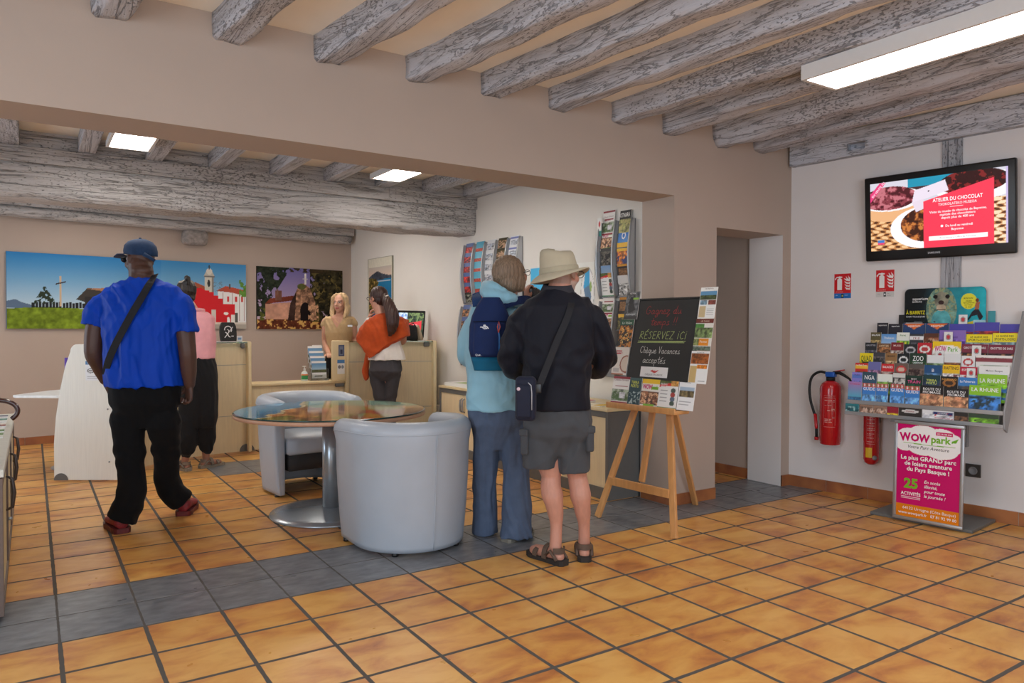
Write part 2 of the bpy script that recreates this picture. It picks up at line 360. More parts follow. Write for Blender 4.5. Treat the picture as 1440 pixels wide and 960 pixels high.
def art(name, O, Uv, Vv, img, texts=(), thick=0.002, back=(235, 235, 235), material=None, parent=None, strokes=(), bend=0.0):
    """picture panel: lower-left corner O, width vector Uv, height vector Vv; faces Uv x Vv.
    texts: (string, u, v, height, colour, align 'l'/'c', maxw[, shear, bold]) u,v,height,maxw in metres"""
    O, Uv, Vv = Vector(O), Vector(Uv), Vector(Vv); N = Uv.cross(Vv).normalized(); U1, V1 = Uv.normalized(), Vv.normalized()
    W_, H_ = Uv.length, Vv.length
    w, h = img.w, img.h
    P = (np.array(O)[None, None] + img.U[..., None]*np.array(Uv) + img.V[..., None]*np.array(Vv))
    if bend: P = P + np.array(N)*(bend*np.sin(PI*img.U)*(img.V**2))[..., None]
    verts = P.reshape(-1, 3); cols = srgb2lin(img.a).reshape(-1, 3)
    i = np.arange(h-1)[:, None]*w + np.arange(w-1)[None]; i = i.reshape(-1)
    faces = np.stack([i, i+1, i+w+1, i+w], 1)
    ev, ef, ec = [], [], []
    def addx(vs, fs, c):
        b = len(verts)+len(ev); ev.extend(vs); ef.extend([tuple(q+b for q in f) for f in fs]); ec.extend([lin(rgb(*c))]*len(vs))
    if thick:
        e = 0.0004; q = [O-N*e, O+Uv-N*e, O+Uv+Vv-N*e, O+Vv-N*e]; r = [p-N*thick for p in q]
        addx([tuple(p) for p in q+r], [(3, 2, 1, 0)[::-1], (4, 7, 6, 5), (0, 4, 5, 1), (1, 5, 6, 2), (2, 6, 7, 3), (3, 7, 4, 0)], back)
    lift = 0.0006
    for t in texts:
        s, tu, tv, th, tc, al, mw = t[:7]; sh = t[7] if len(t) > 7 else 0.0; bo = t[8] if len(t) > 8 else 0.0; rot = t[9] if len(t) > 9 else 0.0
        vs, fs, tw = text_tris(s, sh, bo); k = th/0.70; kx = k if tw*k <= mw else mw/tw
        x0 = tu - (tw*kx/2 if al == 'c' else 0); ca, sa = math.cos(rot), math.sin(rot)
        addx([tuple(O + U1*(tu+(x0-tu+x*kx)*ca - y*k*sa) + V1*(tv + (x0-tu+x*kx)*sa + y*k*ca) + N*lift) for x, y in vs], fs, tc)
        lift += 0.00001
    for lines, sw, sc in strokes:
        vs, fs = stroke_quads(lines, sw); addx([tuple(O+U1*x+V1*y+N*lift) for x, y in vs], fs, sc)
    me = D.meshes.new(name)
    allv = np.concatenate([verts, np.array(ev).reshape(-1, 3)]) if ev else verts
    allc = np.concatenate([cols, np.array(ec).reshape(-1, 3)]) if ev else cols
    me.from_pydata(allv.tolist(), [], faces.tolist()+ef); me.update()
    at = me.color_attributes.new('Col', 'FLOAT_COLOR', 'POINT')
    at.data.foreach_set('color', np.concatenate([allc, np.ones((len(allc), 1))], 1).astype(np.float32).ravel())
    me.materials.append(material or PRINT)
    o = D.objects.new(name, me); COL.objects.link(o)
    if parent is not None: o.parent = parent; o.matrix_parent_inverse = parent_inv(parent)
    return o
# ================================================================ THE ROOM
def wall_prism(name, pts2d, z0, z1, m):
    return struct(name, MB().prism(pts2d, z0, z1, Matrix()), m)
ZC = 2.88
struct('floor', MB().box(-3.3, -6.4, -0.08, 7.2, 7.6, 0.0), floor_material())
struct('ceiling', MB().box(-3.3, -6.4, ZC, 7.2, 7.6, ZC+0.1), CEIL)
# partition with the wide opening and the doorway
outl = [(-3.0, 0), (-2.3, 0), (-2.3, 2.30), (3.886, 2.30), (3.886, 0), (4.345, 0), (4.345, 2.10), (5.153, 2.10), (5.153, 0), (5.275, 0), (5.275, ZC), (-3.0, ZC)]
pm = Matrix(((1, 0, 0, 0), (0, 0, -1, 0.3), (0, 1, 0, 0), (0, 0, 0, 1)))    # local x -> X, local y -> Z, local z -> -Y
wp = struct('wall_partition', MB().prism(outl, -0.34, 0.0, pm), [TAUPE, WHITEP])
for p in wp.data.polygons:
    c = p.center
    if abs(c.x-5.153) < 0.01 or abs(c.y-0.64) < 0.01: p.material_index = 1
# front room right wall (slightly askew to the partition), its line starts at (5.26,.30)
RD = Vector((0.1159, -0.9933, 0)); RN = Vector((-0.9933, -0.1159, 0)); RO = Vector((5.26, 0.30, 0))
def rwp(s, z, off=0.0): return RO + RD*s + RN*off + Vector((0, 0, z))
a, b = rwp(-0.0, 0), rwp(6.4, 0); wall_prism('wall_right', [(a.x, a.y), (b.x, b.y), (b.x+0.3, b.y), (a.x+0.3, a.y)], 0, ZC, WHITEP)
# passage beyond the doorway
wall_prism('wall_passage', [(5.19, 0.641), (5.32, 0.64), (5.32, 2.9), (5.17, 2.9)], 0, ZC, TAUPE)
# back room right wall
BRD = Vector((0.04994, -0.99875, 0)); BRO = Vector((3.853, 6.745, 0)); BRN = Vector((-0.99875, -0.04994, 0))
def bw(y, z, off=0.0):
    s = (BRO.y-y)/0.99875; return BRO + BRD*s + BRN*off + Vector((0, 0, z))
a, b = bw(6.9, 0), bw(0.641, 0); wall_prism('wall_back_room_right', [(a.x, a.y), (b.x, b.y), (b.x+0.12, b.y), (a.x+0.12, a.y)], 0, ZC, WHITEB)
# back wall: through (0,6.24) and (3.89,6.75)
KD = Vector((0.99153, 0.12999, 0)); KN = Vector((0.12999, -0.99153, 0)); KO = Vector((0, 6.24, 0))
def kw(x, z, off=0.0): return KO + KD*(x/0.99153) + KN*off + Vector((0, 0, z))
a, b = kw(-3.1, 0), kw(3.86, 0); wall_prism('wall_back', [(a.x, a.y), (b.x, b.y), (b.x, b.y+0.25), (a.x, a.y+0.25)], 0, ZC, TAUPE)
# side and rear walls of the two rooms, with the windows that light them
def wall_with_window(name, y0, y1, x, wy0, wy1, wz0, wz1, m):
    mb = MB(); mb.box(x-0.2, y0, 0, x, wy0, ZC); mb.box(x-0.2, wy1, 0, x, y1, ZC); mb.box(x-0.2, wy0, 0, x, wy1, wz0); mb.box(x-0.2, wy0, wz1, x, wy1, ZC)
    return struct(name, mb, m)
wall_with_window('wall_left', -6.2, 0.3, -2.8, -3.4, -1.0, 0.6, 2.4, WHITEP)
wall_with_window('wall_back_room_left', 0.3, 6.6, -2.8, 2.9, 5.1, 0.7, 2.3, TAUPE)
mb = MB(); mb.box(-3.0, -6.2, 0, -1.2, -6.0, ZC); mb.box(2.4, -6.2, 0, 6.3, -6.0, ZC); mb.box(-1.2, -6.2, 2.6, 2.4, -6.0, ZC); mb.box(-1.2, -6.2, 0, 2.4, -6.0, 0.4)
struct('wall_rear', mb, WHITEP)
WF = mat('window_frame_paint', (230, 230, 228), 0.5)
def win(name, corners):
    mb = MB()
    for c in corners: mb.box(*c)
    return struct(name, mb, WF, 0.004)
win('window_1', [(-1.2, -6.14, 0.4, -1.14, -6.06, 2.6), (2.34, -6.14, 0.4, 2.4, -6.06, 2.6), (-1.14, -6.14, 2.54, 2.34, -6.06, 2.6), (-1.14, -6.14, 0.4, 2.34, -6.06, 0.46), (0.57, -6.14, 0.46, 0.63, -6.06, 2.54)])
win('window_2', [(-2.94, -3.4, 0.6, -2.86, -3.34, 2.4), (-2.94, -1.06, 0.6, -2.86, -1.0, 2.4), (-2.94, -3.34, 2.34, -2.86, -1.06, 2.4), (-2.94, -3.34, 0.6, -2.86, -1.06, 0.66), (-2.94, -2.23, 0.66, -2.86, -2.17, 2.34)])
win('window_3', [(-2.94, 2.9, 0.7, -2.86, 2.96, 2.3), (-2.94, 5.04, 0.7, -2.86, 5.1, 2.3), (-2.94, 2.96, 2.24, -2.86, 5.04, 2.3), (-2.94, 2.96, 0.7, -2.86, 5.04, 0.76), (-2.94, 3.97, 0.76, -2.86, 4.03, 2.24)])

# ---- skirting tiles
def skirting(name, p0, p1, n, h=0.085, pitch=0.333, skip=0.0):
    p0, p1, n = Vector(p0), Vector(p1), Vector(n); L_ = (p1-p0).length; d = (p1-p0).normalized(); mb = MB()
    x = 0
    M = frame(p0, d, n)
    if M.to_3x3().col[2].z < 0: M = Matrix.Translation(p0) @ Matrix((( d.x, n.x, 0, 0), (d.y, n.y, 0, 0), (0, 0, 1, 0), (0, 0, 0, 1)))
    mb.box(0, 0.0003, 0, L_, 0.008, h-0.002, 1, M)
    while x < L_-0.01:
        e = min(x+pitch-0.004, L_); mb.box(x, 0.0005, 0.0004, e, 0.012, h, 0, M); x += pitch
    return struct(name, mb, [SKIRT, GROUT])
skirting('baseboard_right', rwp(0, 0), rwp(6.2, 0), RN, 0.09)
skirting('baseboard_pillar', (3.886, 0.3, 0), (4.345, 0.3, 0), (0, -1, 0), 0.085, 0.23)
skirting('baseboard_pillar_side', (3.886, 0.3, 0), (3.886, 0.64, 0), (-1, 0, 0), 0.085)
skirting('baseboard_doorway', (5.153, 0.3, 0), (5.262, 0.3, 0), (0, -1, 0), 0.09)
skirting('baseboard_passage', (5.19, 0.642, 0), (5.17, 2.9, 0), (-1, 0, 0), 0.085)
skirting('baseboard_back', kw(-2.8, 0), kw(3.85, 0), KN, 0.085)
skirting('baseboard_back_room_right', bw(6.74, 0), bw(0.66, 0), BRN, 0.085)
# white corner strip where the back room's wall meets the pillar
struct('trim_1', MB().box(3.90, 0.6415, 0, 3.925, 0.66, 2.30), WHITEP)

# ---- timber
def timber(name, x0, x1, y0, y1, z0, z1, axis, m, seed, amp=0.012, cham=0.03, slope=0.0, bow=0.0, rough_end=True, nl=60):
    """hand-hewn beam: lofted chamfered section with an uneven surface"""
    rnd = np.random.default_rng(seed); L0, L1 = (y0, y1) if axis == 1 else (x0, x1)
    W0, W1 = (x0, x1) if axis == 1 else (y0, y1); cw, cz = (W0+W1)/2, (z0+z1)/2; hw, hz = (W1-W0)/2, (z1-z0)/2
    sec = []; K = 7
    def side(ax, ay, bx, by): return [(ax+(bx-ax)*t/K, ay+(by-ay)*t/K) for t in range(K)]
    c = cham/hw; d = cham/hz
    loop = [(-1, 1), (-1, -1+d), (-1+c, -1), (1-c, -1), (1, -1+d), (1, 1)]
    for i in range(len(loop)): sec += side(*loop[i], *loop[(i+1) % len(loop)])
    n = len(sec); ph = rnd.random((8, 4))*6.28; ns = fnoise(n, nl, 6, seed+40, 5, aspect=2.0)
    rings = []
    for i in range(nl):
        t = i/(nl-1); l = L0+(L1-L0)*t; ring = []
        for k, (a_, b_) in enumerate(sec):
            top = b_ > 0.95
            e = (ns[i, k if k < n//2 or k < n-1 else 0]-0.5)*2*amp + amp*0.6*math.sin(l*5+ph[0, 0]+a_*2)+amp*0.35*math.sin(l*14+ph[1, 0]-b_*3)
            if top: e = 0
            w = cw + a_*(hw+e) + (l-0.3 if axis == 1 else 0)*(-slope); z = cz + b_*(hz + (e if b_ < 0 else 0)) + (0 if top else bow*math.sin(PI*t))
            ring.append(Vector((w, l, z)) if axis == 1 else Vector((l, w, z)))
        rings.append(ring if axis == 1 else ring[::-1])
    return struct(name, MB().loft(rings[::-1]), m)
BX = [-0.90, -0.36, 0.156, 0.668, 1.187, 1.723, 2.227, 2.733, 3.267, 3.756, 4.299, 4.766]
BW = [0.15, 0.15, 0.15, 0.15, 0.16, 0.15, 0.15, 0.14, 0.14, 0.15, 0.21, 0.15]
BS = [0.12, 0.12, 0.12, 0.12, 0.12, 0.14, 0.11, 0.09, 0.05, -0.02, -0.05, -0.09]
for i, x in enumerate(BX):
    timber('trim_%d' % (i+2), x, x+BW[i], -6.0, 0.31, 2.742 - (0.02 if i == 10 else 0), ZC+0.02, 1, BEAM_Y, 20+i, amp=0.0075 if i != 10 else 0.015, cham=0.016 if i != 10 else 0.05, slope=BS[i], nl=110)
# wall plate on the right wall, with its mortise, and the old post
def skewed(name, s0, s1, off0, off1, z0, z1, m, seed, n=60, amp=0.006, cham=0.008):
    rings = []; K = 5; rnd = np.random.default_rng(seed)
    loop = [(-1, 1), (-1, -1), (1, -1), (1, 1)]; sec = []
    for i in range(4):
        ax, ay = loop[i]; bx, by = loop[(i+1) % 4]; sec += [(ax+(bx-ax)*t/K, ay+(by-ay)*t/K) for t in range(K)]
    ns = fnoise(len(sec), n, 6, seed, 4)
    return sec, ns
mb = MB(); Mr = Matrix.Translation(RO) @ Matrix(((RD.x, RN.x, 0, 0), (RD.y, RN.y, 0, 0), (0, 0, 1, 0), (0, 0, 0, 1)))
def rbx(mb, s0, s1, o0, o1, z0, z1, mi=0):      # box in right-wall coordinates
    return mb.box(s0, o0, z0, s1, o1, z1, mi, Mr)
rbx(mb, 0.02, 0.50, 0.001, 0.07, 2.665, 2.872); rbx(mb, 0.64, 6.2, 0.001, 0.07, 2.665, 2.872); rbx(mb, 0.50, 0.64, 0.001, 0.07, 2.665, 2.705); rbx(mb, 0.50, 0.64, 0.001, 0.07, 2.765, 2.872); rbx(mb, 0.5, 0.64, 0.001, 0.004, 2.70, 2.77)
struct('trim_20', mb, BEAM_Y, 0.006)
mb = MB(); rbx(mb, 1.165, 1.295, 0.0005, 0.022, 1.15, 2.664); struct('trim_21', mb, BEAM_Z, 0.006)
# back room: great beam, plank on top, joists, fillers, wall beam
timber('trim_22', -2.8, 4.035, 3.415, 3.80, 2.345, 2.622, 0, BEAM_X, 61, amp=0.009, cham=0.03, nl=120)
struct('trim_23', MB().box(-2.8, 3.385, 2.623, 2.98, 3.80, 2.747).box(2.983, 3.385, 2.621, 4.04, 3.80, 2.748), BEAM_X, 0.004)
JX = [-2.3, -1.8, -1.29, -0.78, -0.28, 0.243, 0.741, 1.25, 1.79, 2.31, 2.841, 3.376]; JW = 0.125
for i, x in enumerate(JX):
    struct('trim_%d' % (30+i), MB().box(x, 0.645, 2.748, x+JW, 6.2, ZC), BEAM_Y, 0.004)
for i in range(len(JX)):
    x0 = JX[i]+JW+0.001; x1 = (JX[i+1] if i+1 < len(JX) else 4.0)-0.001
    struct('trim_%d' % (50+i), MB().box(x0, 3.44, 2.7485, x1, 3.47, ZC), BEAM_X)
struct('trim_70', MB().box(3.87, 0.66, 2.7485, 4.02, 3.43, ZC), BEAM_Y)
# beam along the back wall: squared plank over a rounded log
Mk = Matrix.Translation(KO) @ Matrix(((KD.x, KN.x, 0, 0), (KD.y, KN.y, 0, 0), (0, 0, 1, 0), (0, 0, 0, 1)))
mb = MB(); mb.box(-2.8, 0.002, 2.64, 3.84, 0.18, 2.745, 0, Mk)
struct('trim_71', mb, BEAM_X, 0.006)
rings = []
ns = fnoise(20, 90, 5, 77, 4)
for i in range(90):
    x = -2.7+(3.80+2.7)*i/89
    rings.append([Mk @ Vector((x, 0.10+(0.085+0.012*(ns[i, k]-0.5))*math.cos(2*PI*k/20), 2.59+(0.062+0.02*(ns[i, k]-0.5))*math.sin(2*PI*k/20)-0.004)) for k in range(20)])
struct('trim_72', MB().loft([r[::-1] for r in rings]), BEAM_X)
STONE = mat('rough_stone', (150, 142, 138), 0.9, var=0.25, scale=25, bump=0.8, bscale=60)
mb = MB(); mb.rbox(1.50, 0.0, 2.36, 1.80, 0.16, 2.54, 0.045, 0, Mk, 4)
cb = mb.build('stone_corbel', STONE); 
for v in cb.data.vertices:
    v.co += Vector((math.sin(v.co.z*40+v.co.x*9), math.sin(v.co.x*31), math.sin(v.co.x*27+v.co.z*11)))*0.007
cb['kind'] = 'structure'; cb.name = 'trim_73'

# ---- ceiling light panels
LAMPW = mat('lamp_housing_white', (225, 224, 222), 0.5, var=0.01)
def emat(name, c, s):
    m, nt, b = new_mat(name); b.inputs['Emission Color'].default_value = (*lin(rgb(*c)), 1); b.inputs['Emission Strength'].default_value = s
    b.inputs['Base Color'].default_value = (0.8, 0.8, 0.8, 1); return m
LED = emat('lamp_diffuser', (255, 250, 246), 12.0)
LEDB = emat('lamp_diffuser_warm', (255, 244, 232), 17.0)
def panel(label, x0, x1, y0, y1, z, h, group=None, rot=0.0, led=LED):
    t = thing('ceiling_light', label, 'ceiling light', ((x0+x1)/2, (y0+y1)/2, z+h), rot, group)
    hx, hy = (x1-x0)/2, (y1-y0)/2; M = Matrix.Translation(t.location) @ Matrix.Rotation(rot, 4, 'Z')
    mb = MB(); f = 0.022
    mb.box(-hx, -hy, -h, -hx+f, hy, 0, 0, M); mb.box(hx-f, -hy, -h, hx, hy, 0, 0, M); mb.box(-hx+f, -hy, -h, hx-f, -hy+f, 0, 0, M); mb.box(-hx+f, hy-f, -h, hx-f, hy, 0, 0, M)
    mb.box(-hx+f, -hy+f, -0.012, hx-f, hy-f, 0, 0, M)
    mb.build('housing', LAMPW, t, 0.002)
    MB().box(-hx+f+0.0005, -hy+f+0.0005, -h+0.004, hx-f-0.0005, hy-f-0.0005, -0.014, 0, M).build('diffuser', led, t)
    return t
panel('long white light panel under the beams, above the television end of the room', 3.40, 3.71, -2.62, -1.10, 2.66, 0.08)
panel('small lit ceiling panel over the blue shirted man, at the left', 0.40, 0.71, 1.70, 2.86, 2.70, 0.047, led=LEDB)
panel('added light panel, unseen behind the great beam, left of its twin', 0.40, 0.71, 4.30, 5.46, 2.70, 0.047, led=LEDB)  # unseen lamp, added with its twin to brighten the back room
panel('added light panel, unseen behind the great beam, right of its twin', 2.55, 2.86, 4.30, 5.46, 2.70, 0.047, led=LEDB)  # the other unseen lamp added for the back room's brightness
panel('added long light panel above the nearest floor tiles, out of view', 1.55, 1.86, -3.5, -2.0, 2.66, 0.08)  # added out of view, puts more light and highlights on the front floor
panel('small lit ceiling panel nearer the middle, right of the other one', 2.55, 2.86, 1.70, 2.86, 2.70, 0.047, led=LEDB)
# ================================================================ FURNITURE
LEATHER = mat('pale_grey_leatherette', (170, 178, 188), 0.38, var=0.02, scale=8, bump=0.10, bscale=260, spec=0.5)
DARKU = mat('dark_underside', (48, 46, 46), 0.8)
STEEL = mat('silver_lacquered_steel', (166, 176, 184), 0.26, metal=0.55, var=0.02)
ALU = mat('brushed_aluminium', (176, 178, 180), 0.35, metal=0.7, var=0.03)
GREYP = mat('grey_plastic', (140, 141, 143), 0.5, var=0.02)
GREYD = mat('dark_grey_lacquer', (104, 104, 102), 0.5, var=0.03)
BLACKP = mat('black_plastic', (18, 18, 19), 0.35, var=0.05)
MAPLE = mat('pale_maple_laminate', (222, 204, 166), 0.5, var=0.05, scale=6, stretch=(14, 14, 0.8))
MAPLEH = mat('pale_maple_edge', (228, 208, 164), 0.45, var=0.03, scale=6)
MAPLEW = mat('bleached_maple_panel', (238, 239, 232), 0.4, var=0.03, scale=6, stretch=(14, 14, 0.8))
BEECH = mat('oiled_beech', (206, 150, 92), 0.45, var=0.09, scale=5, stretch=(10, 10, 1.2))
COPPER = mat('copper_tinted_edge', (196, 150, 122), 0.4, var=0.04)
def glass_mat(name, tint, rough=0.02, alpha=0.25):
    m, nt, b = new_mat(name); b.inputs['Base Color'].default_value = (*lin(rgb(*tint)), 1); b.inputs['Transmission Weight'].default_value = 1
    b.inputs['Roughness'].default_value = rough; b.inputs['IOR'].default_value = 1.45
    return m
GLASS = glass_mat('green_edge_glass', (190, 225, 218))
CLEAR = glass_mat('clear_acrylic', (240, 244, 244), 0.03)

# ---- tub armchairs
def tub_chair(label, x, y, rz, seam_at=True):
    """faces local +y; U-shaped padded shell down to the floor, seat cushion hung between the arms"""
    t = thing('tub_armchair', label, 'armchair', (x, y, 0), rz, 'grey tub armchairs at the round table')
    M = Matrix.Translation((x, y, 0)) @ Matrix.Rotation(rz, 4, 'Z')
    R0 = 0.325; path = []
    path.append((Vector((R0, 0.27, 0)), Vector((1, 0, 0))))
    path.append((Vector((R0, 0.25, 0)), Vector((1, 0, 0))))
    for k in range(4): path.append((Vector((R0, 0.2-0.05*k, 0)), Vector((1, 0, 0))))
    N_ = 28
    for k in range(N_+1):
        a = -PI*k/N_; path.append((Vector((R0*math.cos(a), R0*math.sin(a), 0)), Vector((math.cos(a), math.sin(a), 0))))
    for k in range(4): path.append((Vector((-R0, 0.05+0.05*k, 0)), Vector((-1, 0, 0))))
    path.append((Vector((-R0, 0.25, 0)), Vector((-1, 0, 0)))); path.append((Vector((-R0, 0.27, 0)), Vector((-1, 0, 0))))
    rings = []; n = len(path)
    for i, (p, nn) in enumerate(path):
        endf = min(i, n-1-i); th = 0.052 if endf > 0 else 0.040
        H = 0.775 if endf > 0 else 0.760
        H -= 0.02*max(0, p.y)/0.27
        prof = []
        # outside going up, rolled top, inside going down, bottom
        for z in (0.022, 0.05, 0.25, 0.45, 0.62): prof.append((th*0.8 - 0.030*(1-(z/0.62))**1.0 + 0.012*math.sin(z*4), z))
        for k in range(9):
            a = PI*k/8; prof.append((math.cos(a)*(th+0.012), H-0.062+math.sin(a)*0.062))
        for z in (0.60, 0.42, 0.25, 0.05, 0.022): prof.append((-th*0.8, z))
        rings.append([M @ (p + nn*d + Vector((0, 0, z))) for d, z in prof])
    mb = MB().loft(rings, 0); mb.build('shell', LEATHER, t)
    # seat cushion: D-shaped, domed
    def dshape(s, z):
        pts = []; r = 0.275*s
        for k in range(17): a = -PI*k/16; pts.append(M @ Vector((r*math.cos(a), r*math.sin(a), z)))
        for k in range(1, 6): pts.append(M @ Vector((-r, 0.30*s*k/6, z)))
        for k in range(7): pts.append(M @ Vector((-r+2*r*k/6, 0.295*s, z)))
        for k in range(5, 0, -1): pts.append(M @ Vector((r, 0.30*s*k/6, z)))
        return pts[::-1]
    MB().loft([dshape(s, z) for s, z in ((0.94, 0.325), (0.99, 0.34), (1.0, 0.36), (1.0, 0.43), (0.985, 0.448), (0.94, 0.46), (0.6, 0.470), (0.2, 0.473))]).build('seat_cushion', LEATHER, t)
    MB().loft([dshape(0.93, 0.20), dshape(0.93, 0.324)]).build('seat_base', DARKU, t)
    for sx, sy in ((-0.325, 0.2), (0.325, 0.2), (-0.2, -0.245), (0.2, -0.245)):
        mb = MB(); mb.lathe([(0.017, 0.0), (0.02, 0.003), (0.02, 0.0225)], n=12, M=M @ Matrix.Translation((sx, sy, 0))); mb.build('foot', BLACKP, t)
    # seams: up the middle of the back and round the rolled rim
    pts = []
    for z in [0.03+0.67*k/12 for k in range(13)]:
        th = 0.052; d = th*0.8 - 0.030*(1-min(z/0.62, 1)) + 0.012*math.sin(z*4) if z < 0.62 else th+0.008
        pts.append(M @ Vector((0, -(R0+d+0.0015), z)))
    MB().tube(pts, 0.0035, 6).build('seam', LEATHER, t)
    pts = [M @ (p + nn*(0.052+0.011) + Vector((0, 0, 0.705-0.02*max(0, p.y)/0.27))) for p, nn in path[1:-1]]
    MB().tube(pts, 0.003, 6).build('seam', LEATHER, t)
    return t
tub_chair('pale grey tub armchair with its back to us, before the round table', 1.856, 0.553, 0.0)
tub_chair('pale grey tub armchair behind the round table, its open seat facing us', 1.80, 2.41, PI+0.12)

# ---- round map table
TX, TY = 1.696, 1.484
t = thing('round_table', 'round pedestal table with an aerial map printed under its glass top', 'table', (TX, TY, 0))
MB().lathe([(0.0, 0.001), (0.425, 0.001), (0.43, 0.006), (0.425, 0.014), (0.35, 0.026), (0.2, 0.038), (0.075, 0.046), (0.0, 0.046)], (TX, TY, 0), 64).build('base_plate', STEEL, t)
MB().lathe([(0.0, 0.0465), (0.066, 0.0465), (0.066, 0.69), (0.0, 0.69)], (TX, TY, 0), 40).build('column', STEEL, t)
MB().lathe([(0.0, 0.6905), (0.12, 0.6905), (0.12, 0.70), (0.0, 0.70)], (TX, TY, 0), 32).build('mounting_plate', BLACKP, t)
MB().lathe([(0.0, 0.7005), (0.655, 0.7005), (0.662, 0.704), (0.662, 0.724), (0.655, 0.728), (0.0, 0.728)], (TX, TY, 0), 96).build('tabletop', COPPER, t)
def polar_print(name, c, r, fn, nr=110, na=300, parent=None, m=PRINT):
    vs = [tuple(c)]; cs = [fn(0, 0)]
    for i in range(1, nr+1):
        for k in range(na):
            a = 2*PI*k/na; x, y = r*i/nr*math.cos(a), r*i/nr*math.sin(a); vs.append((c[0]+x, c[1]+y, c[2])); cs.append(fn(x/r, y/r))
    fs = [(0, 1+k, 1+(k+1) % na) for k in range(na)]
    for i in range(nr-1):
        for k in range(na): fs.append((1+i*na+k, 1+(i+1)*na+k, 1+(i+1)*na+(k+1) % na, 1+i*na+(k+1) % na))
    me = D.meshes.new(name); me.from_pydata(vs, [], fs); at_ = me.color_attributes.new('Col', 'FLOAT_COLOR', 'POINT')
    a_ = srgb2lin(np.array(cs)/255.0); at_.data.foreach_set('color', np.concatenate([a_, np.ones((len(a_), 1))], 1).astype(np.float32).ravel())
    me.materials.append(m); o = D.objects.new(name, me); COL.objects.link(o); o.parent = parent; o.matrix_parent_inverse = parent_inv(parent); return o
_N = fnoise(256, 256, 7, 11, 5); _N2 = fnoise(256, 256, 22, 12, 4); _N3 = fnoise(256, 256, 5, 14, 4)
def mapcol(x, y):
    i, j = int((x*0.5+0.5)*255), int((y*0.5+0.5)*255); n, n2, n3 = _N[j, i], _N2[j, i], _N3[j, i]
    sx = x*0.836 - y*0.549; sy = x*0.549 + y*0.836                 # along / across, as seen from the door
    d = sx + 0.46 + 0.35*(n-0.5) + 0.5*max(0, sy)*0.3
    if d < 0: c = np.array((36, 134, 176))*(0.85+0.4*n2)
    elif d < 0.05: c = np.array((206, 196, 160))
    elif sy > 0.42+0.4*(n3-0.5): c = np.array((120, 150, 132))*(0.8+0.5*n2)
    elif n3 > 0.56: c = np.array((104, 132, 70))*(0.7+0.6*n2)
    elif n > 0.55: c = np.array((196, 140, 96))*(0.75+0.5*n2)
    else: c = np.array((158, 120, 92))*(0.65+0.7*n2)
    if sx > 0.35 and sy < 0.1 and n > 0.42: c = np.array((120, 82, 74))*(0.8+0.4*n2)
    return np.clip(c, 0, 255)
polar_print('glass_top', (TX, TY, 0.7372), 0.652, mapcol, parent=t, m=print_mat('map_under_glass', 0.06, coat=0.0, spec=0.5))
MB().lathe([(0.0, 0.7285), (0.660, 0.7285), (0.662, 0.7300), (0.662, 0.7355), (0.660, 0.7370), (0.0, 0.7370)], (TX, TY, 0), 96).build('glass_edge', mat('dark_green_glass_edge', (30, 62, 62), 0.1), t)

# ================================================================ RECEPTION DESK
HT = 1.15
def wallstrip(mb, pts, z0, z1, th, mi=0, side=1):
    """vertical panel following a plan polyline, thickness th to the back"""
    P = [Vector((p[0], p[1], 0)) for p in pts]; n = len(P); B = []
    for i in range(n):
        d = (P[min(i+1, n-1)]-P[max(i-1, 0)]).normalized(); B.append(P[i]+Vector((-d.y, d.x, 0))*th*side)
    vs = []; fs = []
    for i in range(n): vs += [P[i]+V(0, 0, z0), P[i]+V(0, 0, z1), B[i]+V(0, 0, z1), B[i]+V(0, 0, z0)]
    for i in range(n-1):
        a, b = i*4, i*4+4
        for k in range(4): fs.append((a+k, b+k, b+(k+1) % 4, a+(k+1) % 4)[::-1])
    fs += [(0, 1, 2, 3)[::-1], tuple(range((n-1)*4, n*4))]
    return mb.add(vs, fs, mi)
def smooth_pts(p, k=6):
    out = []; P = [Vector(q) for q in p]
    for i in range(len(P)-1):
        a, b, c, d = P[max(i-1, 0)], P[i], P[i+1], P[min(i+2, len(P)-1)]
        for t_ in range(k):
            t_ = t_/k; out.append(0.5*((2*b)+(c-a)*t_+(2*a-5*b+4*c-d)*t_*t_+(3*b-a-3*c+d)*t_**3))
    out.append(P[-1]); return out
SEAM = mat('metal_inlay_strip', (170, 166, 158), 0.35, metal=0.5)
LP = smooth_pts([(0.66, 3.82, 0), (0.76, 3.96, 0), (0.86, 4.06, 0), (1.12, 4.24, 0), (1.46, 4.35, 0), (1.795, 4.395, 0)])
t = thing('reception_counter', 'high curved maple reception counter on the left, glass shelf on top', 'counter', (1.3, 4.4, 0))
mb = wallstrip(MB(), LP, 0.02, HT, 0.028); mb.build('front_panel', MAPLE, t)
mb = MB()
for z in (0.395, 0.925): wallstrip(mb, [p+Vector((0.001, -0.0015, 0)) for p in LP], z, z+0.006, 0.0012)
mb.build('inlay_strip', SEAM, t)
MB().rbox(1.797, 4.30, 0.02, 1.832, 5.0, 1.172, 0.012).build('end_panel', MAPLEH, t)
def offp(P, o, i0=0):
    out = []
    for i, p in enumerate(P):
        d = (P[min(i+1, len(P)-1)]-P[max(i-1, 0)]).normalized(); out.append(p+Vector((-d.y, d.x, 0))*o)
    return out
wt = offp(LP, 0.032)+offp(LP, 0.62)[::-1]
MB().prism([(p.x, p.y) for p in wt if p.x < 1.79], 0.70, 0.735, Matrix()).build('worktop', MAPLEH, t)
gl = offp(LP[8:], -0.06)+offp(LP[8:], 0.20)[::-1]
MB().prism([(min(p.x, 1.795), p.y) for p in gl], 1.158, 1.168, Matrix()).build('glass_shelf', GLASS, t)
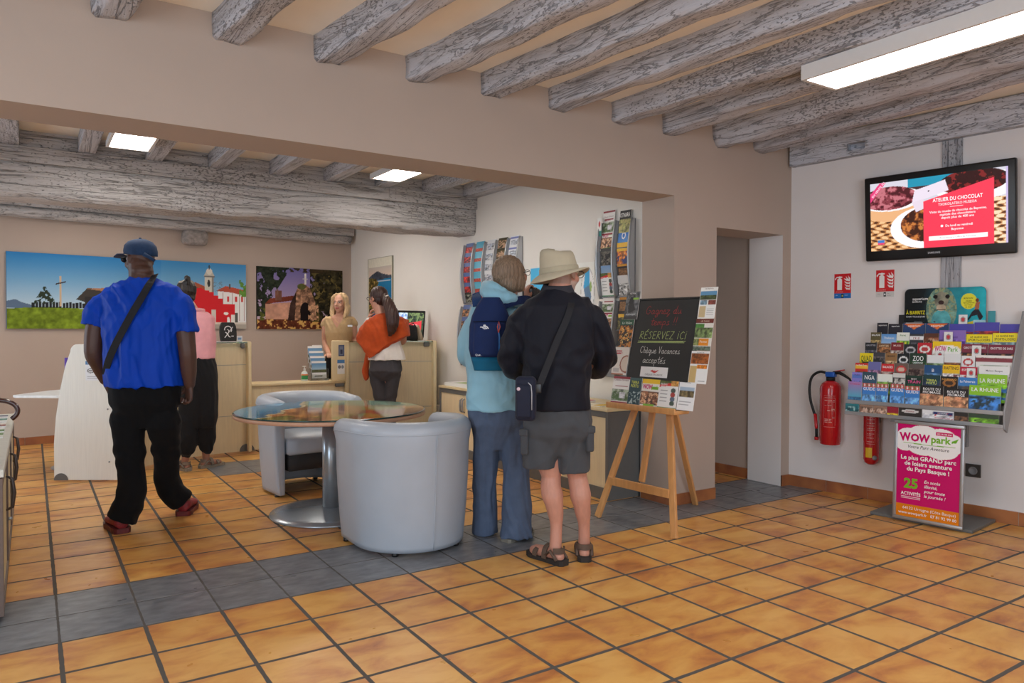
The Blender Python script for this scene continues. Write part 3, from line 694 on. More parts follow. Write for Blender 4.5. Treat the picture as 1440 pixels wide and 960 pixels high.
mb = MB(); mb.lathe([(0, 0), (0.05, 0), (0.05, 0.03), (0, 0.03)], M=frame((1.72, 4.36, 1.152), (1, 0, 0), (0, -1, 0)) @ Matrix.Rotation(0, 4, 'X'), n=20)
MB().box(1.735, 4.33, 1.10, 1.775, 4.385, 1.157).build('shelf_bracket', GREYD, t, 0.012)
def halfdisc(mb, c, d, r=0.07, th=0.012):
    d = Vector(d).normalized(); M = frame(c, d, (0, 0, 1)); pts = [(r*math.cos(PI*k/16), r*math.sin(PI*k/16)) for k in range(17)]
    return mb.prism(pts, 0, th, M)
halfdisc(MB(), (1.80, 4.390, 0.02), (1, 0.07, 0), 0.075, 0.02).build('joint_bracket', GREYD, t)
# white wing panel at its left end
WO = Vector((0.063, 3.771, 0)); WD = Vector((0.843, -0.538, 0)); 
prof = [(0.0, 0.012), (0.0, 0.33), (0.018, 0.55), (0.055, 0.78), (0.10, 0.98), (0.145, 1.11)]
for k in range(1, 7): a = PI/2*k/6; prof.append((0.145+0.055*(1-math.cos(a)), 1.11+0.062*math.sin(a)))
prof += [(0.635, 1.172), (0.635, 0.012)]
t2 = thing('counter_wing_panel', 'tall bleached panel with a curved left edge, closing the desk\'s left end', 'panel', tuple(WO))
MB().prism(prof, -0.03, 0.0, frame(WO, WD, (0, 0, 1))).build('board', MAPLEW, t2, 0.004)
halfdisc(MB(), WO + WD*0.0+V(0, 0, 0.012)+WD*0.06, WD, 0.06, 0.004).build('corner_bracket', GREYD, t2)
for s, z in ((0.46, 0.62), (0.47, 0.17)): MB().ell(WO+WD*s+V(0, 0, z)+WD.cross(V(0, 0, 1))*0.003, (0.007, 0.007, 0.007), 10, 6).build('screw_cap', GREYP, t2)
NW = WD.cross(V(0, 0, 1))
def notice(name, O, Ud, w, h, header, parent=None):
    im = Img(28, 36, (236, 240, 244)); im.rect(0, 0.80, 1, 1, (78, 132, 182)); im.ell(0.27, 0.5, 0.17, 0.13, (60, 60, 62)); im.ell(0.27, 0.5, 0.13, 0.10, (226, 230, 232)); im.rect(0.18, 0.46, 0.36, 0.54, (90, 90, 92)); im.rect(0.58, 0.40, 0.86, 0.60, (70, 110, 160)); im.rect(0.58, 0.40, 0.86, 0.46, (190, 60, 60)); im.rect(0.1, 0.18, 0.9, 0.21, (160, 165, 170)); im.rect(0.1, 0.10, 0.7, 0.13, (160, 165, 170))
    return art(name, O, Ud*w, (0, 0, h), im, thick=0.001, texts=[(header, w*0.08, h*0.86, h*0.07, (255, 255, 255), 'l', w*0.8)])
o = notice('notice_sheet', WO+WD*0.275+V(0, 0, 0.865)+NW*0.0025, WD, 0.16, 0.165, 'TOURISME'); tag(o, 'blue headed notice taped on the bleached wing panel behind the man in blue', 'notice')
# side ledge beyond the wing
t3 = thing('side_table', 'pointed white side worktop jutting out left of the wing panel', 'worktop', (-0.1, 3.9, 0))
MB().prism([(-0.235, 4.50), (-0.215, 4.42), (0.10, 4.19), (0.42, 4.12), (0.42, 4.62), (0.15, 4.95), (0.05, 4.90)], 0.675, 0.698, Matrix()).build('worktop', mat('white_laminate', (232, 236, 236), 0.3), t3, 0.004)
MB().tube([(0.25, 4.45, 0.0125), (0.25, 4.45, 0.6745)], 0.03).build('leg', ALU, t3)
MB().lathe([(0, 0.0), (0.2, 0.0), (0.2, 0.012), (0, 0.012)], (0.25, 4.45, 0)).build('foot_plate', ALU, t3)
im = Img(8, 12, (96, 72, 190))
o = art('folder', (0.17, 4.30, 0.7360), (0.16, 0.04, 0), (0, 0.03, 0.30), im, thick=0.02, back=(96, 72, 190)); tag(o, 'purple folder standing behind the curved edge of the wing panel', 'folder')

# low middle ledge
t = thing('low_counter', 'low maple counter ledge between the two high reception counters', 'counter', (2.35, 4.6, 0))
MB().rbox(1.835, 4.36, 0.695, 2.868, 4.66, 0.728, 0.010).build('worktop', MAPLEH, t)
MB().box(1.835, 4.40, 0.02, 2.868, 4.43, 0.694).build('front_panel', MAPLE, t, 0.002)
MB().box(2.76, 4.36, 0.655, 2.86, 4.398, 0.694).build('ledge_bracket', GREYD, t, 0.01)
# right high counter
t = thing('reception_counter', 'high maple reception counter in the far corner, before the rust shawl', 'counter', (3.3, 4.5, 0))
RA, RB = Vector((2.915, 4.385, 0)), Vector((3.845, 4.14, 0)); RDd = (RB-RA).normalized(); RNn = Vector((RDd.y, -RDd.x, 0))
MB().prism([(0, 0), ((RB-RA).length, 0), ((RB-RA).length, 0.028), (0, 0.028)], 0.02, HT, frame(RA, RDd, -RNn)).build('front_panel', MAPLE, t)
Mq = frame(RA, RDd, -RNn); Lq = (RB-RA).length
mb = MB()
for z in (0.395, 0.925): mb.box(0, -0.002, z, Lq, 0.0, z+0.007, 0, Mq)
mb.build('inlay_strip', SEAM, t)
MB().rbox(2.87, 4.34, 0.02, 2.914, 4.66, 1.172, 0.012).build('side_panel', MAPLEH, t)
MB().rbox(Lq+0.001, -0.10, 0.02, Lq+0.040, 0.36, 1.172, 0.012, 0, Mq).build('end_panel', MAPLEH, t)
MB().box(0.002, -0.07, 1.158, Lq-0.001, 0.20, 1.168, 0, Mq).build('glass_shelf', GLASS, t)
MB().box(Lq-0.10, -0.04, 1.10, Lq-0.03, -0.002, 1.157, 0, Mq).build('shelf_bracket', GREYD, t, 0.012)
MB().box(0.002, 0.03, 0.70, Lq-0.001, 0.27, 0.735, 0, Mq).build('worktop', MAPLEH, t)
# notices on the divider (its left face looks at the ledge; the front edge faces us)
t4 = thing('divider_board', 'slim maple divider board with two notices, left of the far counter', 'panel', (2.80, 4.33, 0.729))
MB().rbox(2.70, 4.325, 0.729, 2.868, 4.352, 1.176, 0.012).build('board', MAPLEH, t4)
im = Img(16, 24, (70, 84, 120)); im.rect(0.15, 0.1, 0.85, 0.9, (120, 130, 150)); im.rect(0.3, 0.2, 0.7, 0.6, (50, 54, 80))
o = art('notice_card', (2.778, 4.3235, 1.00), (0.068, 0, 0), (0, 0, 0.125), im, thick=0.001); tag(o, 'small dark blue card taped near the top of the divider board', 'notice')
im = Img(16, 24, (232, 230, 224)); im.rect(0, 0.78, 1, 1, (78, 132, 182)); im.ell(0.3, 0.5, 0.2, 0.12, (120, 120, 120)); im.ell(0.72, 0.5, 0.18, 0.12, (130, 140, 150))
o = art('notice_card', (2.764, 4.3235, 0.80), (0.085, 0, 0), (0, 0, 0.16), im, thick=0.001); tag(o, 'white notice with a blue heading, lower on the divider board', 'notice')

# ---- things on the desk
def leaflet_img(kind, seed=1, w=22, h=34):
    im = Img(w, h); return im
t = thing('leaflet_dispenser', 'clear tiered dispenser of blue and white leaflets on the low ledge', 'leaflet holder', (2.60, 4.52, 0.7285))
mb = MB(); mb.box(2.50, 4.42, 0.7285, 2.70, 4.60, 0.735)
for k in range(4): mb.box(2.50, 4.425+0.045*k, 0.735, 2.70, 4.428+0.045*k, 0.80+0.06*k)
mb.box(2.497, 4.42, 0.735, 2.4995, 4.60, 0.86); mb.box(2.7005, 4.42, 0.735, 2.703, 4.60, 0.86)
mb.build('holder', CLEAR, t)
for k in range(4):
    im = Img(20, 30, (240, 242, 244)); im.grad(0.35, 0.9, (196, 214, 226), (88, 146, 196)); im.rect(0, 0.32, 1, 0.5, (86, 92, 60), noise=0.6); im.rect(0, 0.88, 1, 1, (250, 250, 250)); im.rect(0.2, 0.1, 0.7, 0.14, (120, 120, 120))
    o = art('leaflet', (2.515, 4.436+0.045*k, 0.755+0.055*k), (0.165, 0, 0), (0, 0.02, 0.19), im, thick=0.008)
    tag(o, ['front leaflet of the ledge dispenser, its sea and headland photo in full view', 'second leaflet back in the ledge dispenser', 'third leaflet back in the ledge dispenser', 'rearmost and highest leaflet in the ledge dispenser'][k], 'leaflet', 'leaflets in the ledge dispenser')
im = Img(20, 14, (244, 240, 238))
for k in range(4): a = PI/2*k+0.4; im.ell(0.5+0.13*math.cos(a), 0.5+0.2*math.sin(a), 0.10, 0.15, (150, 44, 60))
o = art('emblem_card', (2.585, 4.64, 1.035), (0.11, 0, 0), (0, 0.01, 0.085), im, thick=0.002); tag(o, 'small white card with a dark red four-lobed emblem, above the dispenser', 'card')
MB().tube([(2.64, 4.65, 0.7285), (2.64, 4.65, 1.04)], 0.004, 8).build('card_stem', CLEAR, o)
t = thing('hand_gel_bottle', 'small clear pump bottle with a green and orange label on the low ledge', 'bottle', (2.44, 4.47, 0.7285))
MB().lathe([(0, 0.7285), (0.034, 0.7285), (0.036, 0.735), (0.036, 0.80), (0.03, 0.825), (0.012, 0.838), (0.0, 0.838)], (2.44, 4.47, 0)).build('bottle_body', mat('milky_plastic', (228, 236, 234), 0.3), t)
MB().lathe([(0, 0.8382), (0.012, 0.8382), (0.012, 0.865), (0.005, 0.867), (0.005, 0.885), (0, 0.885)], (2.44, 4.47, 0)).rbox(2.415, 4.445, 0.8852, 2.452, 4.48, 0.895, 0.003).build('pump', mat('white_plastic', (238, 238, 236), 0.4), t)
rr = []
for z in (0.745, 0.79): rr.append([Vector((2.44+0.0375*math.cos(a), 4.47+0.0375*math.sin(a), z)) for a in [(-PI*0.95+PI*0.9*k/14) for k in range(15)]])
MB().loft(rr, caps=False, closed=False).build('label', mat('green_label', (46, 140, 84), 0.5), t)
rr = []
for z in (0.7905, 0.803): rr.append([Vector((2.44+0.0375*math.cos(a), 4.47+0.0375*math.sin(a), z)) for a in [(-PI*0.95+PI*0.9*k/14) for k in range(15)]])
MB().loft(rr, caps=False, closed=False).build('label_band', mat('orange_label', (232, 130, 60), 0.5), t)
# hearing-loop sign on the left counter
t = thing('hearing_loop_sign', 'black padded stand-up sign with a white ear symbol on the glass shelf', 'sign', (1.64, 4.42, 1.1685))
Mh = frame((1.545, 4.40, 1.1685), (0.99, 0.12, 0), (0, 0.12, 0.99))
pts = [(0.01, 0), (0.165, 0)] + [(0.165+0.008*math.sin(PI*k/8), 0.19*k/8) for k in range(1, 8)] + [(0.15, 0.205), (0.02, 0.205)] + [(0.005-0.008*math.sin(PI*k/8), 0.19*k/8) for k in range(7, 0, -1)]
MB().prism(pts, -0.03, 0, Mh).build('pad', BLACKP, t, 0.008)
ear = []
for ln, w_ in (([(0.052+0.036*math.cos(a)+0.03, 0.128+0.036*math.sin(a)) for a in [(-0.6+k*0.35) for k in range(12)]], 0.010), ([(0.055, 0.10), (0.075, 0.085), (0.085, 0.06), (0.10, 0.05)], 0.010), ([(0.045, 0.045), (0.13, 0.155)], 0.008), ([(0.075, 0.13), (0.09, 0.12), (0.085, 0.105)], 0.007), ([(0.115, 0.06), (0.135, 0.06)], 0.008)):
    a_, b_ = stroke_quads([ln], w_); ear.append((a_, b_))
mb = MB()
for a_, b_ in ear: mb.add([Mh @ Vector((p[0], p[1], 0.0012)) for p in a_], b_)
mb.build('ear_symbol', mat('white_symbol', (240, 240, 240), 0.6), t)
im = Img(10, 14, (226, 228, 230)); im.rect(0.2, 0.6, 0.8, 0.8, (120, 160, 200))
o = art('small_card', (1.735, 4.52, 1.13), (0.055, 0, 0), (0, 0.005, 0.10), im, thick=0.002); tag(o, 'small white card beside the ear symbol sign', 'card')
MB().tube([(1.76, 4.53, 0.736), (1.76, 4.53, 1.13)], 0.004, 8).build('card_stand', ALU, o)
# leaflets on the glass shelf
im = Img(16, 12, (214, 224, 230)); im.rect(0, 0, 1, 0.4, (190, 90, 60)); im.rect(0, 0.4, 1, 0.6, (90, 130, 170))
o = art('leaflet', (1.50, 4.36, 1.1750), (0.20, 0.03, 0), (-0.02, 0.12, 0), im, thick=0.006); tag(o, 'thin leaflet lying flat on the glass shelf before the ear symbol sign', 'leaflet')
# monitor on the left counter, mostly hidden behind the man
t = thing('computer_monitor', 'black monitor behind the wing panel, half hidden by the man in blue', 'monitor', (0.78, 4.55, 0.736))
MB().rbox(0.62, 4.53, 0.88, 0.90, 4.56, 1.32, 0.006).build('screen_housing', BLACKP, t)
MB().box(0.74, 4.5605, 0.745, 0.80, 4.58, 1.05).rbox(0.66, 4.50, 0.7355, 0.88, 4.62, 0.747, 0.004).build('stand', BLACKP, t)
# monitor on the far counter showing the same chocolate slide
t = thing('display_screen', 'black display screen with a red notice on the far counter', 'screen', (3.72, 4.42, 1.169))
Ms = frame((3.500, 4.400, 1.195), (0.985, 0.172, 0), (0, -0.12, 0.99))
MB().rbox(0, 0, -0.03, 0.415, 0.33, 0, 0.008, 0, Ms).build('housing', BLACKP, t)
im = Img(60, 44, (60, 84, 60)); im.blobs(0, 0, 1, 1, 10, 0.5, (34, 46, 40), 5); im.rect(0, 0.5, 0.34, 1, (120, 160, 220)); im.blobs(0, 0.5, 0.34, 1, 14, 0.5, (210, 225, 240), 6); im.blobs(0.4, 0.6, 1, 1, 16, 0.52, (120, 140, 90), 8); im.poly([(0.42, 0.0), (0.93, 0.0), (0.93, 0.66), (0.42, 0.55)], (222, 60, 70))
art('screen_picture', Ms @ Vector((0.025, 0.03, 0.0008)), Ms.to_3x3() @ Vector((0.365, 0, 0)), Ms.to_3x3() @ Vector((0, 0.275, 0)), im, thick=0, material=SCREEN, parent=t, texts=[('ATELIER', 0.245, 0.125, 0.012, (255, 255, 255), 'c', 0.1), ('DU CHOCOLAT', 0.245, 0.105, 0.010, (255, 255, 255), 'c', 0.12), ('Visite du musee', 0.245, 0.075, 0.008, (255, 255, 255), 'c', 0.12)])
MB().box(0.17, 0.0, -0.06, 0.25, 0.2, -0.031, 0, Ms).build('stand', BLACKP, t)
MB().rbox(3.60, 4.41, 1.169, 3.80, 4.50, 1.18, 0.003).build('stand_base', BLACKP, t)
# handbag
t = thing('handbag', 'black soft handbag with a beige side standing on the far counter', 'handbag', (3.62, 4.26, 1.169))
BK = mat('black_leather', (20, 20, 22), 0.45, var=0.1, bump=0.3, bscale=60); BG = mat('beige_leather', (186, 166, 138), 0.6, bump=0.3, bscale=90)
def bagring(z, hx, hy, sx=0): return [Vector((3.60+sx+hx*math.copysign(abs(math.cos(a))**0.7, math.cos(a)), 4.235+hy*math.copysign(abs(math.sin(a))**0.7, math.sin(a)), z)) for a in [2*PI*k/24 for k in range(24)]]
MB().loft([bagring(1.169, 0.10, 0.045), bagring(1.19, 0.108, 0.055), bagring(1.26, 0.10, 0.05, 0.0), bagring(1.32, 0.075, 0.035, 0.02), bagring(1.35, 0.05, 0.02, 0.035)]).build('bag_body', BK, t)
MB().loft([bagring(1.172, 0.025, 0.05, 0.135), bagring(1.19, 0.03, 0.055, 0.14), bagring(1.28, 0.022, 0.045, 0.12), bagring(1.35, 0.014, 0.03, 0.105)]).build('side_gusset', BG, t)
MB().tube([(3.56, 4.21, 1.30), (3.58, 4.19, 1.35), (3.63, 4.185, 1.375), (3.66, 4.20, 1.34)], 0.006, 8).build('handle', BK, t)
# tablet, papers
o = MB().rbox(3.02, 4.27, 1.1685, 3.24, 4.36, 1.178, 0.003).build('tablet', BLACKP); tag(o, 'black tablet lying on the glass shelf in front of the receptionist', 'tablet')
im = Img(8, 6, (238, 238, 236)); o = art('paper_slip', (3.50, 4.155, 1.1712), (0.07, -0.018, 0), (0.01, 0.04, 0), im, thick=0.002); tag(o, 'white paper slip on the far counter beside the handbag', 'paper')

# ================================================================ TAMBOUR CABINETS under the wall map
TAMB = mat('pale_tambour_slats', (232, 212, 172), 0.5, var=0.04, scale=5, stretch=(6, 6, 0.6))
def tambour(label, y0, y1, x0=3.575, x1=4.06, H=0.705, grp='pale tambour cabinets along the back room wall', hpos=0.5):
    t = thing('tambour_cabinet', label, 'cabinet', ((x0+x1)/2, (y0+y1)/2, 0), 0, grp)
    mb = MB(); f = 0.03
    mb.box(x0, y0, 0, x0+0.02, y0+f, H-0.025); mb.box(x0, y1-f, 0, x0+0.02, y1, H-0.025); mb.box(x0, y0+f, H-0.07, x0+0.02, y1-f, H-0.025); mb.box(x0, y0+f, 0, x0+0.02, y1-f, 0.09)
    mb.box(x0+0.0205, y0, 0.0, x1, y0+0.02, H-0.025); mb.box(x0+0.0205, y1-0.02, 0, x1, y1, H-0.025); mb.box(x0+0.0205, y0+0.02, 0.05, x1, y1-0.02, 0.07); mb.box(x1-0.01, y0+0.02, 0.07, x1, y1-0.02, H-0.025)
    mb.build('carcass', GREYD, t, 0.002)
    MB().rbox(x0-0.008, y0, H-0.0245, x1, y1, H, 0.004).build('top_board', MAPLEH, t)
    ym = y0+(y1-y0)*hpos
    for s, (a, b) in enumerate(((y0+f+0.001, ym-0.002), (ym+0.002, y1-f-0.001))):
        vs = []; n = max(6, int((b-a)/0.022)); rings = []
        ys = [a+(b-a)*k/(n*4) for k in range(n*4+1)]
        o_ = []
        for z in (0.092, H-0.072): o_.append([Vector((x0+0.010-0.003*abs(math.sin(PI*(k/4.0))), y, z)) for k, y in enumerate(ys)])
        mb = MB().loft(o_, caps=False, closed=False); mb.build('tambour_door', TAMB, t)
        yy = (ym-0.022) if s == 0 else (ym+0.022)
        MB().tube([(x0+0.004, yy, 0.46), (x0-0.022, yy, 0.475), (x0-0.026, yy, 0.53), (x0-0.022, yy, 0.585), (x0+0.004, yy, 0.60)], [0.006, 0.009, 0.011, 0.009, 0.006], 10).build('handle', GREYP, t.children[-1])
    return t
tambour('pale tambour cabinet under the wall map, its dark side panel by the easel', 0.672, 2.05)
tambour('pale tambour cabinet with white leaflets on top, the farther of two', 2.052, 3.43, x1=4.0, hpos=0.62)
im = Img(20, 14, (240, 240, 238)); im.rect(0.3, 0.2, 0.9, 0.8, (170, 190, 120), noise=0.4)
o = art('leaflet_stack', (3.60, 3.36, 0.742), (0.0, -0.50, 0), (0.22, 0, 0), im, thick=0.035, back=(244, 244, 240)); tag(o, 'low pile of white leaflets on the left end of the tambour cabinets', 'leaflets')
for k, (y, c, lb) in enumerate(((1.30, (206, 40, 90), 'magenta leaflet on top of the loose leaflets beside the easel'), (1.02, (232, 190, 60), 'yellow edged leaflet lying near the right end of the tambour cabinet'))):
    im = Img(14, 10, c); im.rect(0, 0, 0.5, 1, (230, 220, 200), noise=0.4)
    o = art('leaflet', (3.60, y, 0.712+0.012*(1-k)), (0.02, -0.21, 0), (0.20, 0.02, 0), im, thick=0.012*(2-k)-0.006, back=(235, 230, 222)); tag(o, lb, 'leaflet')

# left cabinet at the frame's edge
FR = mat('brown_grey_frame', (104, 88, 80), 0.45); PNL = mat('pale_door_panel', (206, 192, 150), 0.5, var=0.05)
t = thing('display_cabinet', 'low cabinet with pale doors and brown grey frames at the left edge', 'cabinet', (-0.45, 1.6, 0))
X1 = -0.200
MB().box(-0.75, 0.35, 0.03, X1-0.022, 2.84, 0.655).build('carcass', GREYP, t, 0.003)
MB().box(-0.76, 0.34, 0.6555, X1+0.004, 2.85, 0.69).build('worktop', mat('pale_grey_laminate', (206, 206, 196), 0.4), t, 0.003)
MB().box(-0.72, 0.38, 0.0, X1-0.05, 2.80, 0.0295).build('plinth', GREYP, t)
for (a, b) in ((0.352, 1.18), (1.182, 2.01), (2.012, 2.838)):
    mb = MB(); f = 0.035
    mb.box(X1-0.021, a, 0.035, X1, a+f, 0.65); mb.box(X1-0.021, b-f, 0.035, X1, b, 0.65); mb.box(X1-0.021, a+f, 0.61, X1, b-f, 0.65); mb.box(X1-0.021, a+f, 0.035, X1, b-f, 0.075)
    d = mb.build('door', FR, t, 0.002)
    MB().box(X1-0.018, a+f+0.0005, 0.0755, X1-0.008, b-f-0.0005, 0.6095).build('panel', PNL, d)
    yy = b-0.12
    MB().tube([(X1-0.006, yy, 0.36), (X1+0.02, yy, 0.375), (X1+0.028, yy, 0.45), (X1+0.02, yy, 0.525), (X1-0.006, yy, 0.54)], [0.006, 0.009, 0.011, 0.009, 0.006], 8).build('handle', mat('dark_handle', (70, 58, 54), 0.35), d)
    MB().tube([(X1+0.0002, b-0.05, 0.30), (X1+0.018, b-0.05, 0.30)], 0.008, 8).build('lock', STEEL, d)
cols = [((70, 72, 96), (210, 212, 216)), ((60, 120, 110), (225, 228, 226)), ((210, 208, 200), (150, 90, 80)), ((96, 130, 74), (220, 222, 214)), ((60, 76, 70), (200, 204, 204)), ((220, 220, 214), (90, 130, 70))]
names = ['dark blue leaflet farthest back on the left cabinet', 'teal leaflet second from the far end of the left cabinet', 'white leaflet with a brown band on the left cabinet', 'green leaflet nearest us on the left cabinet', 'dark grey green leaflet by the umbrella crook', 'white and green leaflet in the inner row of the left cabinet']
for k, ((c1, c2), lb) in enumerate(zip(cols, names)):
    im = Img(14, 20, c2); im.rect(0, 0.5, 1, 1, c1, noise=0.4); im.rect(0.1, 0.2, 0.8, 0.25, (120, 120, 120))
    yk = [2.60, 2.36, 2.10, 1.55, 2.10, 1.83][k]; xk = [-0.36, -0.36, -0.36, -0.36, -0.52, -0.36][k]
    o = art('leaflet', (xk, yk-0.09, 0.6965), (0.13, 0.0, 0), (0.0, 0.2, 0), im, thick=0.006); tag(o, lb, 'leaflet', 'leaflets lying on the left cabinet')
# umbrella with a crook handle lying across the cabinet
t = thing('umbrella', 'dark brown wooden crook handle of an umbrella, resting on the left cabinet', 'umbrella', (-0.3, 2.2, 0.69))
DW = mat('dark_polished_wood', (66, 34, 28), 0.22, var=0.2, coat=0.5)
c0 = Vector((-0.262, 2.13, 0.752)); pts = []
pts = [(-0.62, 2.22, 0.70), (-0.50, 2.20, 0.712), (-0.41, 2.17, 0.74)]
for k in range(15):
    a = PI*1.02 - PI*1.28*k/14; pts.append((-0.275+0.108*math.cos(a), 2.13, 0.778+0.072*math.sin(a)))
MB().tube(smooth_pts(pts, 3), 0.0150, 12).build('crook_handle', DW, t)
MB().tube([(-0.62, 2.22, 0.706), (-0.72, 2.235, 0.712)], [0.014, 0.03], 12).build('canopy', mat('black_umbrella_cloth', (24, 24, 28), 0.8), t)
# ================================================================ PICTURES ON THE WALLS
# panorama: cross on a green hill (left), white church tower and red pelota wall (right)
im = Img(420, 136)
n1 = fnoise(420, 136, 60, 5, 3); n2 = fnoise(420, 136, 30, 6, 4)
im.grad(0.0, 1.0, (196, 214, 224), (34, 112, 176)); im.grad(0.25, 1.0, (196, 214, 224), (52, 128, 188))
im.a = np.where((im.U > 0.6)[..., None], im.a*0.88+np.array((150, 196, 214))/255*0.12, im.a)
im.poly([(0, 0.27), (0, 0.36), (0.03, 0.385), (0.05, 0.35), (0.09, 0.31), (0.13, 0.27)], (96, 116, 140))
im.poly([(0, 0), (0, 0.26), (0.06, 0.275), (0.14, 0.295), (0.22, 0.285), (0.3, 0.265), (0.42, 0.25), (0.5, 0.23), (0.55, 0)], (112, 132, 40))
m = (im.V < 0.30) & (im.U < 0.55) & (im.a[..., 2] < 0.3); im.a = np.where(m[..., None], im.a*(0.7+0.65*n1)[..., None], im.a)
for k in range(22):
    u = 0.088+0.0125*k; im.rect(u, 0.275, u+0.010, 0.345+0.02*((k*7) % 3)/3, (44, 46, 50) if k < 17 else (150, 136, 116))
im.put((np.abs(im.U-0.135) < 0.036*np.clip((0.56-im.V)/0.2, 0, 1)+0.003) & (im.V > 0.33) & (im.V < 0.56) & (fnoise(420, 136, 120, 77, 2) > 0.40), (52, 62, 48))
im.rect(0.190, 0.30, 0.197, 0.705, (206, 176, 140)); im.poly([(0.176, 0.588), (0.214, 0.625), (0.214, 0.642), (0.176, 0.605)], (60, 44, 40))
im.poly([(0.252, 0.40), (0.295, 0.555), (0.30, 0.56), (0.36, 0.54), (0.46, 0.44), (0.46, 0.36), (0.29, 0.36)], (70, 66, 62)); im.poly([(0.29, 0.55), (0.36, 0.565), (0.47, 0.50), (0.46, 0.46), (0.36, 0.52)], (176, 128, 96)); im.rect(0.285, 0.30, 0.46, 0.44, (58, 56, 56)); im.rect(0.30, 0.28, 0.46, 0.36, (150, 132, 106), noise=0.4)
# right part
im.rect(0.655, 0.0, 1, 0.075, (176, 168, 156)); im.rect(0.60, 0.07, 1, 0.10, (214, 206, 194))
im.poly([(0.66, 0.10), (0.66, 0.62), (0.74, 0.66), (0.80, 0.62), (0.83, 0.52), (0.83, 0.1)], (120, 96, 82)); im.poly([(0.66, 0.60), (0.755, 0.70), (0.83, 0.60), (0.83, 0.56), (0.75, 0.64), (0.66, 0.56)], (170, 92, 66))
im.rect(0.798, 0.45, 0.842, 0.80, (206, 200, 186)); im.rect(0.832, 0.45, 0.842, 0.80, (140, 136, 130)); im.poly([(0.794, 0.80), (0.846, 0.80), (0.836, 0.86), (0.804, 0.86)], (190, 184, 172)); im.ell(0.82, 0.87, 0.014, 0.05, (214, 208, 196)); im.rect(0.8185, 0.90, 0.8215, 0.97, (60, 60, 60)); im.rect(0.814, 0.935, 0.826, 0.945, (60, 60, 60)); im.ell(0.818, 0.69, 0.007, 0.055, (60, 58, 56)); im.rect(0.795, 0.78, 0.846, 0.80, (120, 116, 110))
im.poly([(0.86, 0.10), (0.86, 0.60), (0.90, 0.62), (1.0, 0.56), (1.0, 0.10)], (232, 232, 230)); im.poly([(0.85, 0.58), (0.90, 0.66), (1.0, 0.60), (1.0, 0.51), (0.93, 0.56)], (182, 84, 64)); im.rect(0.915, 0.62, 0.922, 0.69, (90, 80, 74))
for u in (0.905, 0.945, 0.975): im.rect(u, 0.42, u+0.010, 0.50, (206, 60, 60))
for u in (0.885, 0.93, 0.965, 0.99): im.rect(u, 0.12, u+0.002, 0.56, (150, 90, 84))
st = [(0.70, 0.10), (0.70, 0.58), (0.78, 0.62), (0.80, 0.585), (0.82, 0.585), (0.82, 0.56), (0.842, 0.56), (0.842, 0.51), (0.862, 0.51), (0.862, 0.46), (0.885, 0.46), (0.885, 0.38), (0.945, 0.38), (0.945, 0.10)]
im.poly(st, (214, 46, 52)); im.rect(0.83, 0.10, 0.85, 0.29, (214, 206, 196)); im.rect(0.925, 0.10, 0.945, 0.22, (230, 226, 220)); im.ell(0.90, 0.235, 0.012, 0.022, (240, 236, 230)); im.ell(0.912, 0.155, 0.006, 0.03, (240, 240, 240)); im.rect(0.905, 0.10, 0.919, 0.15, (238, 238, 238)); im.rect(0.945, 0.10, 0.958, 0.25, (90, 90, 84)); im.blobs(0.965, 0.5, 1, 0.76, 50, 0.42, (96, 140, 60), 31)
im.rect(0.845, 0.79, 0.8465, 0.45, (80, 80, 80)); im.blobs(0.84, 0.56, 0.89, 0.72, 300, 0.6, (110, 124, 132), 33)
o = art('canvas_print', kw(-0.317, 1.30, 0.034), KD*2.635, (0, 0, 0.847), im, thick=0.032, back=(60, 110, 150), material=CANVAS)
tag(o, 'wide canvas print of a hill cross, a red wall and a church tower', 'picture')
# chapel picture
w, h = 230, 156; im = Img(w, h); im.grad(0, 1, (214, 186, 196), (112, 104, 160)); nA = fnoise(w, h, 26, 51, 4); nB = fnoise(w, h, 8, 52, 4)
im.rect(0, 0, 1, 0.16, (92, 46, 30)); m = (im.V < 0.16); im.a = np.where(m[..., None], im.a*(0.4+1.4*nA)[..., None], im.a)
m = (im.V < 0.16) & (nA > 0.60); im.a = np.where(m[..., None], np.array((214, 170, 96))/255, im.a)
m = ((im.U < 0.16+0.22*np.clip(im.V-0.5, 0, 1)*2) & (nB*0.55+nA*0.45 > 0.43) & (im.V > 0.2)); im.put(m, (38, 44, 34), noise=0.6, cells=40)
m = (im.U > 0.60) & (nB*0.35+nA*0.65 > 0.40-(im.U-0.6)*0.4) & (im.V > 0.12); im.put(m, (50, 46, 30), noise=0.9, cells=30)
m = (im.U > 0.62) & (nA > 0.60) & (im.V > 0.12); im.put(m, (96, 84, 46), noise=0.5)
m = (im.V > 0.93) & (im.U > 0.36) & (nA > 0.46); im.put(m, (60, 48, 32), noise=0.4)
im.blobs(0.03, 0.14, 0.12, 0.34, 20, 0.45, (90, 92, 40), 54)
im.poly([(0.09, 0.16), (0.09, 0.40), (0.40, 0.44), (0.40, 0.16)], (190, 142, 120), noise=0.3, seed=3, cells=10); im.poly([(0.08, 0.40), (0.14, 0.49), (0.41, 0.55), (0.41, 0.47)], (118, 56, 40), noise=0.3); im.rect(0.20, 0.46, 0.275, 0.62, (120, 80, 66), noise=0.3); im.rect(0.215, 0.56, 0.235, 0.64, (130, 96, 80))
im.poly([(0.34, 0.14), (0.37, 0.42), (0.45, 0.66), (0.52, 0.76), (0.60, 0.68), (0.66, 0.45), (0.68, 0.15)], (150, 112, 88), noise=0.75, seed=8, cells=36)
